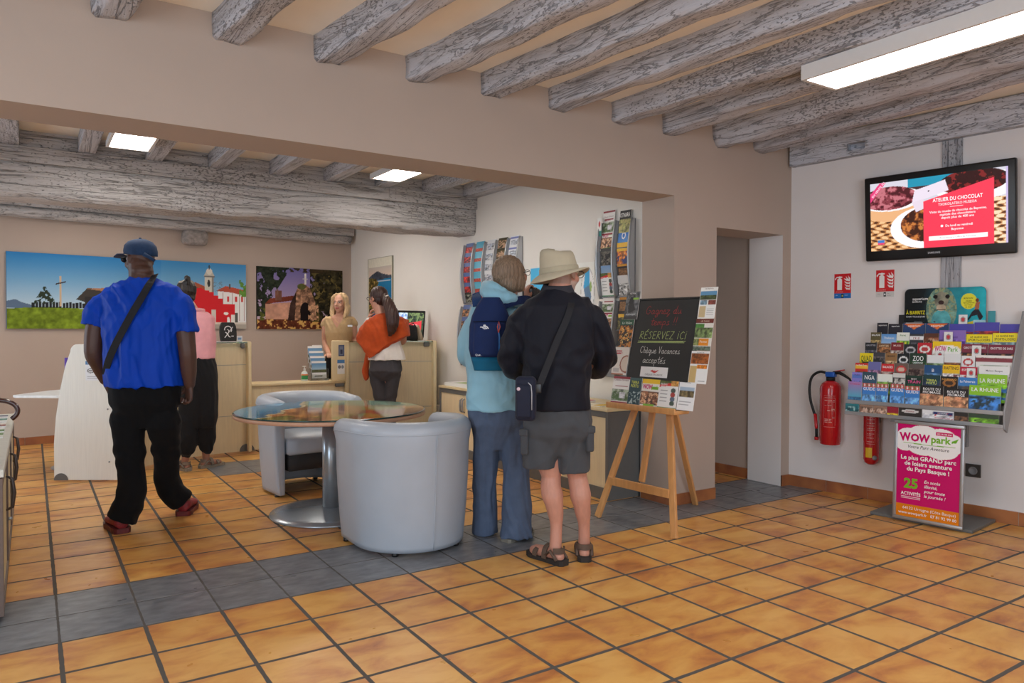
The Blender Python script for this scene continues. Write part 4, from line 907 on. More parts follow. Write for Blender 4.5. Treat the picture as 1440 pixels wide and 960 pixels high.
im.poly([(0.34, 0.14), (0.37, 0.42), (0.44, 0.62), (0.42, 0.14)], (62, 44, 38), noise=0.5); im.ell(0.545, 0.30, 0.062, 0.14, (30, 22, 22)); im.rect(0.485, 0.14, 0.605, 0.30, (30, 22, 22)); im.ell(0.50, 0.70, 0.05, 0.05, (90, 92, 50), noise=0.5)
im.rect(0.536, 0.74, 0.556, 0.90, (220, 214, 208)); im.rect(0.515, 0.82, 0.575, 0.835, (200, 190, 190)); im.ell(0.546, 0.90, 0.012, 0.02, (230, 226, 220)); im.blobs(0.58, 0.14, 0.70, 0.40, 30, 0.5, (206, 160, 124), 57)
o = art('canvas_print', kw(2.444, 1.298, 0.034), KD*1.262, (0, 0, 0.846), im, thick=0.032, back=(50, 40, 36), material=CANVAS)
tag(o, 'canvas print of a stone chapel with a pointed arch among dark trees', 'picture')
# glazed poster of the bay on the white wall
t = thing('framed_poster', 'tall framed poster of a blue bay and headland in the far corner', 'poster', tuple(bw(5.76, 1.6, 0.001)))
P0 = bw(6.12, 1.13, 0.002); 
MB().prism([(0, 0), (0.73, 0), (0.73, 1.14), (0, 1.14)], 0, 0.016, frame(P0, BRD, (0, 0, 1))).build('backing_board', mat('cream_mount', (222, 218, 200), 0.6), t)
w, h = 60, 90; im = Img(w, h); im.grad(0, 0.88, (18, 92, 150), (40, 130, 176)); im.grad(0.86, 1, (224, 200, 180), (206, 196, 186)); im.poly([(0.0, 0.86), (0.15, 0.90), (0.4, 0.945), (0.6, 0.90), (0.85, 0.875), (1, 0.87), (1, 0.83), (0, 0.80)], (70, 78, 92), noise=0.3)
im.poly([(0, 0), (0.10, 0.2), (0.22, 0.5), (0.34, 0.7), (0.45, 0.78), (0.30, 0.84), (0, 0.85)], (96, 84, 44), noise=0.9, cells=20); im.blobs(0, 0.3, 0.3, 0.8, 16, 0.55, (180, 150, 80), 63); im.rect(0.4, 0.79, 0.95, 0.80, (200, 215, 220))
art('poster_print', P0+BRN*0.0175+V(0, 0, 0.05)+BRD*0.02, BRD*0.69, (0, 0, 0.97), im, thick=0.0008, material=PRINT_GLOSS, parent=t)
mb = MB(); Mp = frame(P0, BRD, (0, 0, 1))
for a_ in ((-0.004, -0.004, 0.734, 0.0), (-0.004, 1.14, 0.734, 1.144), (-0.004, 0.0, 0.0, 1.14), (0.73, 0.0, 0.734, 1.14)): mb.box(a_[0], a_[1], 0, a_[2], a_[3], 0.022, 0, Mp)
mb.build('frame_edge', mat('grey_gold_frame_edge', (150, 146, 128), 0.4, metal=0.3), t)
# wall map
w, h = 150, 90; im = Img(w, h, (236, 236, 230)); na = fnoise(w, h, 12, 71, 4); nb = fnoise(w, h, 30, 72, 3)
im.poly([(0, 1), (0.62, 1), (0.55, 0.85), (0.48, 0.72), (0.44, 0.62), (0.30, 0.52), (0.12, 0.40), (0, 0.3)], (84, 190, 236))
im.poly([(0.34, 0.5), (0.46, 0.66), (0.56, 0.8), (0.70, 0.62), (0.78, 0.42), (0.88, 0.22), (0.92, 0.0), (0.1, 0), (0.05, 0.3)], (176, 194, 104), noise=0.35, cells=26)
m = (nb > 0.66) & (im.a[..., 0] < 0.8) & (im.a[..., 2] < 0.6); im.put(m, (120, 150, 70)); m = (na > 0.64) & (im.a[..., 2] < 0.6) & (im.a[..., 0] > 0.5); im.put(m, (206, 206, 214))
im.ell(0.90, 0.71, 0.095, 0.24, (150, 140, 136)); im.ell(0.90, 0.71, 0.091, 0.232, (240, 240, 238)); im.poly([(0.84, 0.75), (0.87, 0.92), (0.93, 0.93), (0.93, 0.72)], (70, 170, 220)); im.poly([(0.845, 0.74), (0.93, 0.78), (0.955, 0.66), (0.92, 0.54), (0.90, 0.58), (0.88, 0.62)], (100, 132, 164)); im.ell(0.945, 0.76, 0.015, 0.05, (150, 180, 100))
o = art('wall_map', bw(2.42, 0.99, 0.003), BRD*0.935, (0, 0, 0.925), im, thick=0.002); tag(o, 'large wall map with blue sea, green land and an oval inset', 'map')

# ================================================================ LEAFLET ART
def cover(seed, bg, style, c2=(255, 255, 255), c3=(60, 60, 60), w=18, h=30):
    """generic leaflet covers: bands, photo areas, ovals"""
    im = Img(w, h, bg)
    if style == 'photo': im.rect(0, 0.0, 1, 0.62, c2, noise=0.9, seed=seed, cells=6); im.blobs(0, 0, 1, 0.6, 7, 0.55, c3, seed)
    if style == 'full': im.rect(0, 0, 1, 0.8, c2, noise=0.8, seed=seed, cells=5); im.blobs(0, 0, 1, 0.75, 6, 0.52, c3, seed+1)
    if style == 'band': im.rect(0, 0.72, 1, 0.9, c2); im.rect(0.1, 0.15, 0.9, 0.6, c3, noise=0.6, seed=seed)
    if style == 'top': im.rect(0, 0.8, 1, 1, c2); im.rect(0, 0, 1, 0.45, c3, noise=0.8, seed=seed, cells=6)
    if style == 'oval': im.ell(0.5, 0.72, 0.38, 0.16, c2); im.ell(0.5, 0.72, 0.26, 0.10, c3)
    if style == 'tri': im.poly([(0, 1), (1, 1), (0.5, 0.72)], c2); im.rect(0, 0, 1, 0.4, c3, noise=0.5, seed=seed)
    if style == 'sky': im.grad(0.3, 1, c2, bg); im.rect(0, 0, 1, 0.3, c3, noise=0.6, seed=seed)
    return im
def leaflet(name, O, Uv, Vv, im, label, group, texts=(), th=0.004, cat='brochure', **k):
    o = art(name, O, Uv, Vv, im, texts=texts, thick=th, back=(230, 228, 224), **k); tag(o, label, cat, group); return o

# ================================================================ CURVED WALL RACKS
RAIL = mat('grey_rack_plastic', (186, 187, 190), 0.42, var=0.02)
def rack(label, y0, y1, z0, z1, ncol, spec, group, bulge=0.05, pockets=5, lab=None):
    """wall rack: y0 (left, far) > y1 (right, near); crescent rails between columns"""
    t = thing('leaflet_rack', label, 'leaflet rack', tuple(bw((y0+y1)/2, z0, 0.001)), 0, group)
    O_ = bw(y0, z0, 0.001); Wd = (y0-y1)/0.99875; H = z1-z0
    M = Matrix.Translation(O_) @ Matrix(((BRD.x, 0, BRN.x, 0), (BRD.y, 0, BRN.y, 0), (0, 1, 0, 0), (0, 0, 0, 1)))   # local x along wall, y up, z out
    MB().box(0, 0, 0, Wd, H, 0.008, 0, M).build('back_plate', GREYP, t, 0.002)
    cw = Wd/ncol
    def arc(y): return 0.03 + bulge*math.sin(PI*min(max(y/H, 0), 1))**0.8
    for c in range(ncol+1):
        x = c*cw; x = min(max(x, 0.006), Wd-0.006)
        pts = [(0.0085, 0.0)] + [(arc(H*k/14), H*k/14) for k in range(15)] + [(0.0085, H)]
        Mr_ = M @ Matrix.Translation((x, 0, 0)) @ Matrix(((0, 0, 1, 0), (0, 1, 0, 0), (1, 0, 0, 0), (0, 0, 0, 1)))
        MB().prism(pts, -0.004, 0.004, Mr_).build('rail', RAIL, t, 0.002)
        MB().tube([M @ Vector((x, H*k/16, arc(H*k/16)+0.004)) for k in range(17)], 0.0095, 8).build('rail_edge', ALU, t)
    for c in range(ncol):
        for r in range(pockets):
            yb = H*(r+0.04)/pockets
            zs = arc(yb)-(0.004 if r == 0 else 0.030); mb = MB(); mb.box(c*cw+0.012, yb, 0.0085, (c+1)*cw-0.012, yb+0.004, zs, 0, M); mb.box(c*cw+0.012, yb+0.004, zs-0.003, (c+1)*cw-0.012, yb+0.012, zs, 0, M)
            mb.build('pocket', GREYP, t)
            s = spec(c, r)
            if s is None: continue
            im, lb, tx = s[:3]; lw, lh = (s[3], s[4]) if len(s) > 3 else (cw*0.78, H/pockets*0.98)
            x0 = c*cw+(cw-lw)/2
            dz_ = 0.010 if r == 0 else 0.022; A = M @ Vector((x0, yb+0.0135, arc(yb)-dz_)); T_ = M @ Vector((x0, yb+0.0135+lh, max(arc(min(yb+lh, H))-0.020-(0.006 if r % 2 else 0), 0.016)))
            leaflet('leaflet', A, BRD*lw, T_-A, im, lb, 'leaflets in the curved wall racks', tx, 0.005)
    return t
cn = ['first', 'second', 'third', 'fourth', 'fifth']; rn = ['bottom', 'second lowest', 'third lowest', 'fourth lowest', 'middle', 'second highest', 'top']
colspec = [((96, 118, 170), 'photo', (196, 60, 56), (90, 40, 50), 'red and blue'), ((96, 178, 206), 'sky', (110, 190, 214), (190, 84, 70), 'light blue'), ((222, 224, 226), 'photo', (150, 156, 168), (206, 206, 208), 'white and grey'), ((70, 66, 46), 'full', (96, 84, 54), (206, 168, 140), 'dark portrait'), ((232, 234, 238), 'band', (120, 130, 190), (180, 186, 196), 'white and lilac')]
def spec1(where, P_):
    def f(c, r):
        bg, st, a_, b_, nm = colspec[c]
        if c == 0 and r == 0: bg, st, a_, b_, nm = (60, 62, 56), 'full', (130, 132, 120), (30, 32, 30), 'dark grey'
        if c == 1 and r == 0: bg, st, a_, b_, nm = (206, 60, 56), 'band', (240, 240, 240), (190, 40, 40), 'red'
        rr_ = ('bottom', 'second lowest', 'third lowest', 'third highest', 'second highest', 'top')[r]
        return (cover(c*7+r, bg, st, a_, b_, 14, 18), '%s leaflet, %s column, %s pocket of the %s' % (nm, cn[c], rr_, where), ())
    return f
rack('upper five column curved rack full of small leaflets', 3.60, 2.55, 1.585, 2.243, 5, spec1('wide upper rack', 6), 'curved leaflet racks on the back room wall', pockets=6)
rack('lower five column rack, mostly hidden behind the light blue anorak', 3.66, 2.61, 0.90, 1.56, 5, lambda c, r: ((cover(90+r+c, (206, 120, 60) if c == 0 and r == 0 else colspec[c][0], 'photo', (180, 130, 90), (70, 60, 60), 12, 16), '%s leaflet in the %s column, %s pocket of the wide lower rack' % ('orange' if (c, r) == (0, 0) else 'small', cn[c], ('bottom', 'second lowest', 'middle', 'second highest', 'top')[r]), ()) if c < 2 else None), 'curved leaflet racks on the back room wall')
RED = (196, 46, 60); WOWP = (200, 20, 110)
def pin(w, h):      # small white tag with a red dot
    return None
def spec2(c, r):
    cw, H = 0.225, 0.655
    k = (c, r); L = 0.125; 
    if k == (0, 4): return (chateau(), 'white castle leaflet with dark red lines, top left of the narrow upper rack', [('Château d\'Urtubie', 0.07, 0.155, 0.012, (110, 40, 50), 'c', 0.12), ('HENDAYE', 0.06, 0.12, 0.012, (150, 30, 50), 'c', 0.07)], 0.145, 0.21)
    if k == (0, 3): return (wowim(), 'yellow topped leaflet with pink WOW lettering in the narrow upper rack', [('WOW', 0.05, 0.115, 0.032, WOWP, 'c', 0.07, 0, 0.03)], 0.15, 0.20)
    if k == (0, 2): return (cover(5, (60, 60, 58), 'full', (96, 92, 84), (30, 30, 30)), 'dark rock climbing leaflet in the left column of the narrow upper rack', (), 0.13, 0.15)
    if k == (0, 1): return (cover(6, (110, 150, 200), 'sky', (150, 170, 190), (96, 88, 60)), 'leaflet with blue sky over brown land in the narrow upper rack', (), 0.14, 0.16)
    if k == (0, 0): return (circ(), 'white leaflet with red ribbon and round photos in the narrow upper rack', [('RESEAU', 0.012, 0.155, 0.012, (255, 255, 255), 'l', 0.06)], 0.155, 0.20)
    if k == (1, 4): return (cover(7, (24, 24, 26), 'photo', (150, 150, 90), (190, 180, 110)), 'black topped leaflet, top right of the narrow upper rack', [('OTHARA', 0.06, 0.135, 0.036, (235, 235, 230), 'c', 0.115, 0, 0.02)], 0.13, 0.19)
    if k == (1, 3): return (cover(8, (40, 110, 196), 'sky', (70, 140, 210), (60, 70, 90)), 'bright blue leaflet with a white emblem in the narrow upper rack', [('O', 0.065, 0.08, 0.06, (240, 240, 240), 'c', 0.05, 0, 0.03)], 0.135, 0.17)
    if k == (1, 2): return (cover(9, (238, 190, 60), 'photo', (210, 120, 50), (50, 60, 110)), 'orange and yellow leaflet in the right column of the narrow upper rack', (), 0.135, 0.18)
    if k == (1, 1): return (cover(10, (40, 30, 28), 'band', (206, 140, 40), (120, 84, 50)), 'dark brown leaflet with gold lettering in the narrow upper rack', [('LES CAVES', 0.06, 0.115, 0.013, (230, 170, 70), 'c', 0.1)], 0.13, 0.16)
    return (cover(11, (216, 214, 212), 'photo', (190, 190, 188), (90, 90, 92)), 'white and grey sketched leaflet, bottom right of the narrow upper rack', (), 0.135, 0.17)
def chateau(w=26, h=36):
    im = Img(w, h, (236, 232, 228)); im.rect(0, 0.92, 1, 1, (150, 40, 52)); im.rect(0.15, 0.62, 0.9, 0.66, (150, 40, 52)); im.rect(0, 0.1, 1, 0.52, (150, 160, 140), noise=0.7, cells=8); im.blobs(0, 0.12, 1, 0.46, 8, 0.5, (84, 108, 62), 9); im.rect(0.45, 0.2, 0.8, 0.42, (206, 206, 210), noise=0.3); im.rect(0, 0, 1, 0.06, (150, 40, 60)); return im
def wowim(w=26, h=36):
    im = Img(w, h, (240, 238, 230)); im.rect(0, 0.84, 1, 1, (242, 200, 30)); im.rect(0.58, 0.64, 0.95, 0.72, (130, 180, 50)); im.rect(0, 0.06, 1, 0.55, (120, 76, 52), noise=0.9, cells=9); im.blobs(0, 0.1, 1, 0.5, 10, 0.56, (226, 180, 140), 19); im.rect(0.2, 0, 0.8, 0.09, (130, 190, 60)); return im
def circ(w=28, h=38):
    im = Img(w, h, (238, 238, 236)); im.rect(0, 0.84, 1, 1, (86, 100, 50), noise=0.5); im.rect(0.6, 0.80, 1, 1, (190, 140, 70), noise=0.6); im.poly([(0, 0.76), (0.6, 0.82), (0.62, 0.92), (0, 0.84)], (214, 44, 40))
    for k in range(4): im.ell(0.76, 0.66-0.155*k, 0.13, 0.085, [(80, 90, 84), (170, 70, 64), (96, 110, 130), (70, 86, 76)][k])
    for k in range(4): im.rect(0.1, 0.63-0.13*k, 0.45, 0.65-0.13*k, (140, 140, 140))
    im.rect(0, 0, 1, 0.05, (60, 140, 90)); return im
rack('upper two column curved rack between the wall map and the pillar', 1.385, 0.985, 1.578, 2.240, 2, spec2, 'curved leaflet racks on the back room wall')
def spec3(c, r):
    k = (c, r)
    if k == (0, 4): return (chateau(), 'white castle leaflet, top left of the narrow lower rack', [('Château d\'Urtubie', 0.07, 0.155, 0.012, (110, 40, 50), 'c', 0.12)], 0.145, 0.17)
    if k == (0, 3): return (wowim(), 'yellow topped leaflet with pink WOW lettering in the narrow lower rack', [('WOW', 0.05, 0.115, 0.032, WOWP, 'c', 0.07, 0, 0.03)], 0.15, 0.17)
    if k == (1, 4): return (cover(13, (44, 32, 26), 'band', (206, 140, 40), (140, 100, 60)), 'dark brown leaflet with gold lettering, top right of the narrow lower rack', (), 0.13, 0.17)
    if k == (1, 3): return (cover(14, (238, 190, 60), 'photo', (120, 110, 60), (60, 60, 50)), 'yellow topped leaflet in the right column of the narrow lower rack', (), 0.13, 0.17)
    if c == 0 and r in (1, 2): return (cover(15+r, (70, 84, 60), 'full', (60, 66, 56), (150, 170, 60)), ('dark green leaflet in the middle of the narrow lower rack' if r == 2 else 'green leaflet low in the narrow lower rack'), (), 0.14, 0.15)
    return None
rack('lower two column curved rack, half hidden by the easel', 1.385, 0.985, 0.895, 1.555, 2, spec3, 'curved leaflet racks on the back room wall')
# small location tag standing above the rack
im = Img(10, 16, (236, 236, 232)); im.ell(0.5, 0.65, 0.22, 0.16, (206, 60, 60)); im.rect(0, 0, 1, 0.3, (40, 130, 120))
o = art('bookmark_tag', bw(1.39, 2.12, 0.06), BRD*0.05, (0, 0, 0.16), im, thick=0.001); tag(o, 'white and teal pointer card sticking up from the narrow upper rack', 'card')

# ================================================================ TELEVISION
t = thing('television', 'black flat television showing a red chocolate workshop slide', 'television', tuple(rwp(1.1, 1.84, 0.1)))
# the screen leans forward a little and hangs slightly askew
tl, tr, bl = rwp(0.635, 2.462, 0.115), rwp(1.625, 2.452, 0.115), rwp(0.650, 1.835, 0.06)
TU = (tr-tl); TVv = (tl-bl); TWd = TU.length; TH = TVv.length; Mt = frame(bl, TU, TVv)
MB().rbox(0, 0, -0.045, TWd, TH, 0, 0.012, 0, Mt).build('housing', BLACKP, t)
MB().box(TWd*0.3, TH*0.3, -0.10, TWd*0.7, TH*0.7, -0.0455, 0, Mt).build('wall_bracket', BLACKP, t)
w, h = 260, 150; im = Img(w, h, (206, 190, 196)); n1 = fnoise(w, h, 30, 81, 3); n2 = fnoise(w, h, 14, 82, 3)
X, Y = im.U, im.V
wv = (np.sin((X*60+np.sin(Y*40)*1.2))*np.sin(Y*70+X*8)) ; im.a[:] = np.array((186, 126, 76))/255; im.put(wv > 0.15, (232, 190, 140)); im.put(wv < -0.45, (84, 48, 30))
im.rect(0, 0.62, 1, 1, (206, 204, 216)); im.rect(0.30, 0.86, 0.66, 1, (30, 140, 170)); im.rect(0.3, 0.82, 0.66, 0.88, (70, 40, 44))
im.ell(0.16, 0.66, 0.24, 0.24, (226, 172, 124)); im.ell(0.16, 0.74, 0.25, 0.17, (240, 236, 238)); m = (((X-0.15)/0.22)**2+((Y-0.76)/0.17)**2 < 1); im.put(m & (n1 > 0.45), (132, 58, 68)); im.put(m & (n1 <= 0.45), (74, 24, 32)); im.put(m & (n1 > 0.6), (190, 110, 120))
im.ell(0.80, 0.80, 0.30, 0.20, (236, 232, 236)); m = (((X-0.77)/0.24)**2+((Y-0.86)/0.17)**2 < 1); im.put(m, (46, 16, 18)); im.put(m & (n1 > 0.56), (122, 34, 34))
im.ell(0.44, 0.30, 0.28, 0.30, (244, 240, 244)); m = (((X-0.45)/0.21)**2+((Y-0.34)/0.25)**2 < 1); im.put(m, (60, 30, 20)); im.put(m & (n1 > 0.46), (124, 66, 36)); im.put(m & (n1 > 0.6), (196, 120, 60))
im.put((X > 0.9) & (Y < 0.62) & (wv > 0), (238, 214, 180)); im.poly([(0.33, 0.66), (0.35, 0.83), (0.575, 0.93), (0.60, 0.78), (0.44, 0.70)], (226, 214, 228)); im.poly([(0.33, 0.66), (0.36, 0.52), (0.42, 0.56), (0.42, 0.7)], (222, 208, 222)); im.ell(0.455, 0.80, 0.006, 0.011, (60, 40, 50))
im.poly([(0.415, 0.0), (0.415, 0.66), (0.91, 0.88), (0.91, 0.0)], (240, 60, 84)); im.poly([(0, 0.72), (0, 0.84), (0.08, 1.0), (0.13, 1.0)], (222, 60, 120)); im.rect(0.455, 0.10, 0.865, 0.155, (250, 244, 246)); im.rect(0.055, 0.115, 0.11, 0.155, (60, 120, 190)); im.rect(0.055, 0.09, 0.11, 0.115, (220, 70, 110)); im.rect(0.61, 0.55, 0.70, 0.555, (250, 230, 235)); im.rect(0.985, 0, 1, 1, (196, 180, 220))
SW, SH = TWd-0.09, TH-0.125
ws = (255, 250, 252); cx = SW*0.66
tx = [('ATELIER DU CHOCOLAT', cx, SH*0.635, 0.026, ws, 'c', SW*0.35, 0, 0.012), ('TXOKOLATEKO MUSEOA', cx, SH*0.575, 0.018, ws, 'c', SW*0.27), ("Visite du musée du chocolat de Bayonne,", cx, SH*0.48, 0.016, ws, 'c', SW*0.40, 0, 0.008), ('capitale des chocolatiers', cx, SH*0.435, 0.016, ws, 'c', SW*0.26, 0, 0.008), ('depuis plus de 400 ans', cx, SH*0.39, 0.016, ws, 'c', SW*0.24, 0, 0.008), ('Du lundi au vendredi', cx+0.01, SH*0.275, 0.016, ws, 'c', SW*0.19, 0, 0.01), ('Bayonne', cx, SH*0.225, 0.016, ws, 'c', SW*0.10, 0, 0.01), ("Réservations à l'Office de Tourisme", cx, SH*0.117, 0.011, (150, 130, 140), 'c', SW*0.3), ('EN VENTE ICI', 0.022, SH*0.79, 0.016, (255, 240, 250), 'l', 0.14, 0, 0, 0.86), ('\u25cf', cx-SW*0.11, SH*0.275, 0.016, ws, 'c', 0.02)]
art('screen_picture', Mt @ Vector((0.045, 0.075, 0.0006)), Mt.to_3x3() @ Vector((SW, 0, 0)), Mt.to_3x3() @ Vector((0, SH, 0)), im, thick=0, material=SCREEN, parent=t, texts=tx)
art('logo', Mt @ Vector((TWd*0.44, 0.028, 0.0008)), Mt.to_3x3() @ Vector((0.10, 0, 0)), Mt.to_3x3() @ Vector((0, 0.022, 0)), Img(2, 2, (18, 18, 19)), thick=0, parent=t, texts=[('SAMSUNG', 0.05, 0.004, 0.013, (190, 190, 195), 'c', 0.08, 0, 0.02)])

# ================================================================ FIRE SIGNS AND EXTINGUISHERS
def fire_sign(s0, z0, z1, label, blue):
    w_, h_ = 0.135, z1-z0; im = Img(54, 76, (206, 16, 26))
    im.rect(0, 0, 1, 0.20, (24, 110, 190) if blue else (206, 204, 200)); im.rect(0.42, 0.02, 0.56, 0.18, (24, 24, 26)); im.ell(0.49, 0.10, 0.04, 0.035, (200, 190, 90) if blue else (240, 240, 240))
    wc = (238, 236, 234)
    im.rect(0.17, 0.34, 0.47, 0.74, wc); im.ell(0.32, 0.74, 0.15, 0.07, wc); im.rect(0.28, 0.74, 0.36, 0.90, wc); im.ell(0.32, 0.86, 0.17, 0.035, wc); im.poly([(0.06, 0.74), (0.03, 0.80), (0.14, 0.885), (0.3, 0.89), (0.3, 0.86), (0.16, 0.85)], wc)
    for k in range(4):
        b = 0.34+0.115*k; im.poly([(0.62-0.02*k, b+0.13), (0.72, b+0.02), (0.93, b), (0.95, b+0.10), (0.86, b+0.06), (0.74, b+0.08)], wc)
    im.poly([(0.68, 0.90), (0.74, 0.76), (0.90, 0.68), (0.94, 0.74), (0.80, 0.80)], wc); im.poly([(0.82, 0.92), (0.86, 0.80), (0.95, 0.74), (0.95, 0.80)], wc)
    o = art('fire_sign', rwp(s0, z0, 0.002), RD*w_, (0, 0, h_), im, thick=0.0015, texts=[('EXTINCTEUR', w_*0.1, h_*0.245, h_*0.035, (255, 220, 215), 'l', w_*0.5)] + ([('EAU', w_*0.1, h_*0.11, h_*0.03, (255, 255, 255), 'l', 0.04), ('CLASSE', w_*0.62, h_*0.11, h_*0.03, (255, 255, 255), 'l', 0.045)] if blue else [('CO2', w_*0.1, h_*0.09, h_*0.03, (90, 90, 90), 'l', 0.03), ('Feux', w_*0.62, h_*0.12, h_*0.03, (60, 60, 60), 'l', 0.04), ('electrique', w_*0.62, h_*0.05, h_*0.025, (60, 60, 60), 'l', 0.05)]))
    tag(o, label, 'sign', 'fire extinguisher signs')
fire_sign(0.378, 1.562, 1.757, 'red extinguisher sign with a blue strip below, the left one', True)
fire_sign(0.705, 1.562, 1.768, 'red extinguisher sign with a white strip below, under the television', False)
REDP = mat('red_extinguisher_paint', (188, 22, 30), 0.25, var=0.04, coat=0.5); RUB = mat('black_rubber', (20, 20, 20), 0.6); BLUEP = mat('blue_plastic', (30, 90, 180), 0.4)
def ext_label(parent, c, r, z0, z1, seed):
    """white lettering block printed round the cylinder"""
    mb = MB(); rnd = random.Random(seed)
    base = math.atan2(CAM.y-c.y, CAM.x-c.x)
    def patch(a0, a1, za, zb):
        n = 6; rr_ = [[Vector((c.x+(r+0.0006)*math.cos(a0+(a1-a0)*k/n), c.y+(r+0.0006)*math.sin(a0+(a1-a0)*k/n), z)) for k in range(n+1)] for z in (za, zb)]
        mb.loft(rr_, caps=False, closed=False)
    z = z1
    while z > z0:
        h_ = rnd.choice((0.003, 0.005, 0.004)); a = base-0.55; 
        while a < base+0.35:
            L_ = rnd.uniform(0.12, 0.4); 
            if rnd.random() < 0.8: patch(a, min(a+L_, base+0.4), z-h_, z)
            a += L_+0.08
        z -= rnd.choice((0.012, 0.02, 0.028))
    patch(base-0.62, base-0.605, z0, z1); patch(base+0.43, base+0.445, z0, z1); patch(base-0.62, base+0.44, z1+0.012, z1+0.014); patch(base-0.62, base+0.44, z0-0.012, z0-0.010)
    mb.build('lettering', mat('pale_lettering', (214, 170, 164), 0.5), parent)
# water extinguisher
c = rwp(0.405, 0.40, 0.100); r = 0.080
t = thing('fire_extinguisher', 'large red extinguisher with a black hose and blue collar', 'fire extinguisher', tuple(c), 0, 'red fire extinguishers')
MB().lathe([(0, 0.405), (r-0.008, 0.405), (r-0.004, 0.41), (r-0.004, 0.425), (r, 0.43), (r, 0.84), (r*0.96, 0.865), (r*0.8, 0.888), (r*0.5, 0.905), (0.028, 0.91), (0.0, 0.91)], (c.x, c.y, 0), 32).build('cylinder', REDP, t)
MB().lathe([(0, 0.9105), (0.034, 0.9105), (0.034, 0.935), (0.024, 0.937), (0.0, 0.937)], (c.x, c.y, 0), 20).build('neck_ring', RUB, t)
MB().rbox(-0.035, -0.025, 0.9375, 0.04, 0.025, 0.978, 0.008, 0, Matrix.Translation((c.x, c.y, 0)) @ Matrix.Rotation(math.atan2(RD.y, RD.x), 4, 'Z')).build('valve_collar', BLUEP, t)
q = lambda s, z, o=0.10: rwp(0.405+s, z, o)
MB().tube([q(0.02, 0.972), q(0.07, 0.975), q(0.11, 0.955), q(0.15, 0.93), q(0.17, 0.895)], [0.013, 0.014, 0.012, 0.009, 0.008], 8).build('lever', RUB, t)
MB().tube([q(0.03, 0.982), q(0.11, 0.998)], 0.005, 8).build('safety_pin', mat('red_tag', (190, 60, 60), 0.5), t)
MB().tube(smooth_pts([q(-0.03, 0.965), q(-0.09, 0.975), q(-0.155, 0.93), q(-0.175, 0.84), q(-0.165, 0.74), q(-0.14, 0.66), q(-0.125, 0.62)], 4), 0.0105, 10).build('hose', RUB, t)
MB().tube([q(-0.125, 0.635), q(-0.115, 0.53), q(-0.112, 0.515)], [0.014, 0.013, 0.011], 10).tube([q(-0.112, 0.45), q(-0.112, 0.425)], [0.017, 0.017], 10).build('nozzle_grip', REDP, t)
MB().tube([q(-0.113, 0.515), q(-0.112, 0.45)], [0.011, 0.011], 10).build('nozzle', RUB, t)
MB().box(0.405-0.03, 0.0005, 0.70, 0.405+0.03, 0.019, 0.80, 0, Mr).build('wall_hook', BLACKP, t)
ext_label(t, Vector((c.x, c.y, 0)), r, 0.56, 0.78, 3)
# carbon dioxide extinguisher behind the stand
c = rwp(0.720, 0.28, 0.085); r = 0.056
t = thing('fire_extinguisher', 'slim red extinguisher with a yellow label, hanging half hidden behind the brochure stand', 'fire extinguisher', tuple(c), 0, 'red fire extinguishers')
MB().lathe([(0, 0.285), (r*0.5, 0.288), (r*0.85, 0.303), (r, 0.33), (r, 0.80), (r*0.8, 0.84), (r*0.4, 0.86), (0, 0.862)], (c.x, c.y, 0), 32).build('cylinder', REDP, t)
MB().lathe([(0, 0.8625), (0.02, 0.8625), (0.02, 0.90), (0, 0.90)], (c.x, c.y, 0), 16).build('valve', ALU, t)
MB().tube([rwp(0.72, 0.895, 0.085), rwp(0.80, 0.91, 0.085)], 0.008, 8).build('lever', RUB, t)
MB().box(0.72-0.03, 0.0005, 0.60, 0.72+0.03, 0.028, 0.70, 0, Mr).build('wall_hook', BLACKP, t)
ext_label(t, Vector((c.x, c.y, 0)), r, 0.46, 0.68, 4)
base = math.atan2(CAM.y-c.y, CAM.x-c.x)
rr_ = [[Vector((c.x+(r+0.0008)*math.cos(a), c.y+(r+0.0008)*math.sin(a), z)) for a in [base-0.75+0.85*k/8 for k in range(9)]] for z in (0.345, 0.42)]
MB().loft(rr_, caps=False, closed=False).build('yellow_label', mat('yellow_label', (228, 190, 40), 0.5), t)
MB().lathe([(0, 0), (0.018, 0), (0.018, 0.002), (0, 0.002)], M=frame((c.x+(r+0.001)*math.cos(base+0.42), c.y+(r+0.001)*math.sin(base+0.42), 0.345), (-math.sin(base+0.42), math.cos(base+0.42), 0), (0, 0, 1)), n=16).build('seal', GREYP, t)
# wall socket
t = thing('wall_socket', 'dark grey framed socket low on the right wall, beside the poster stand', 'socket', tuple(rwp(1.39, 0.29, 0.001)))
MB().box(1.340, 0.0008, 0.285, 1.435, 0.012, 0.375, 0, Mr).build('face_plate', mat('anthracite_plate', (70, 66, 62), 0.4), t, 0.003)
MB().lathe([(0, 0), (0.027, 0), (0.029, 0.004), (0.024, 0.005), (0.021, 0.001), (0, 0.001)], M=frame(rwp(1.3875, 0.33, 0.0125), RD, (0, 0, 1)), n=24).build('socket_insert', GREYP, t)
# radiator-like trunk box low on the back room wall
t = struct('trim_80', MB().box(3.80, 3.62, 0.31, 3.975, 3.621, 0.312), WHITEP) if False else None
Mb = Matrix.Translation(BRO) @ Matrix(((BRD.x, BRN.x, 0, 0), (BRD.y, BRN.y, 0, 0), (0, 0, 1, 0), (0, 0, 0, 1)))
struct('trim_81', MB().box(2.40, 0.001, 0.20, 3.18, 0.06, 0.40, 0, Mb), WHITEP, 0.004)

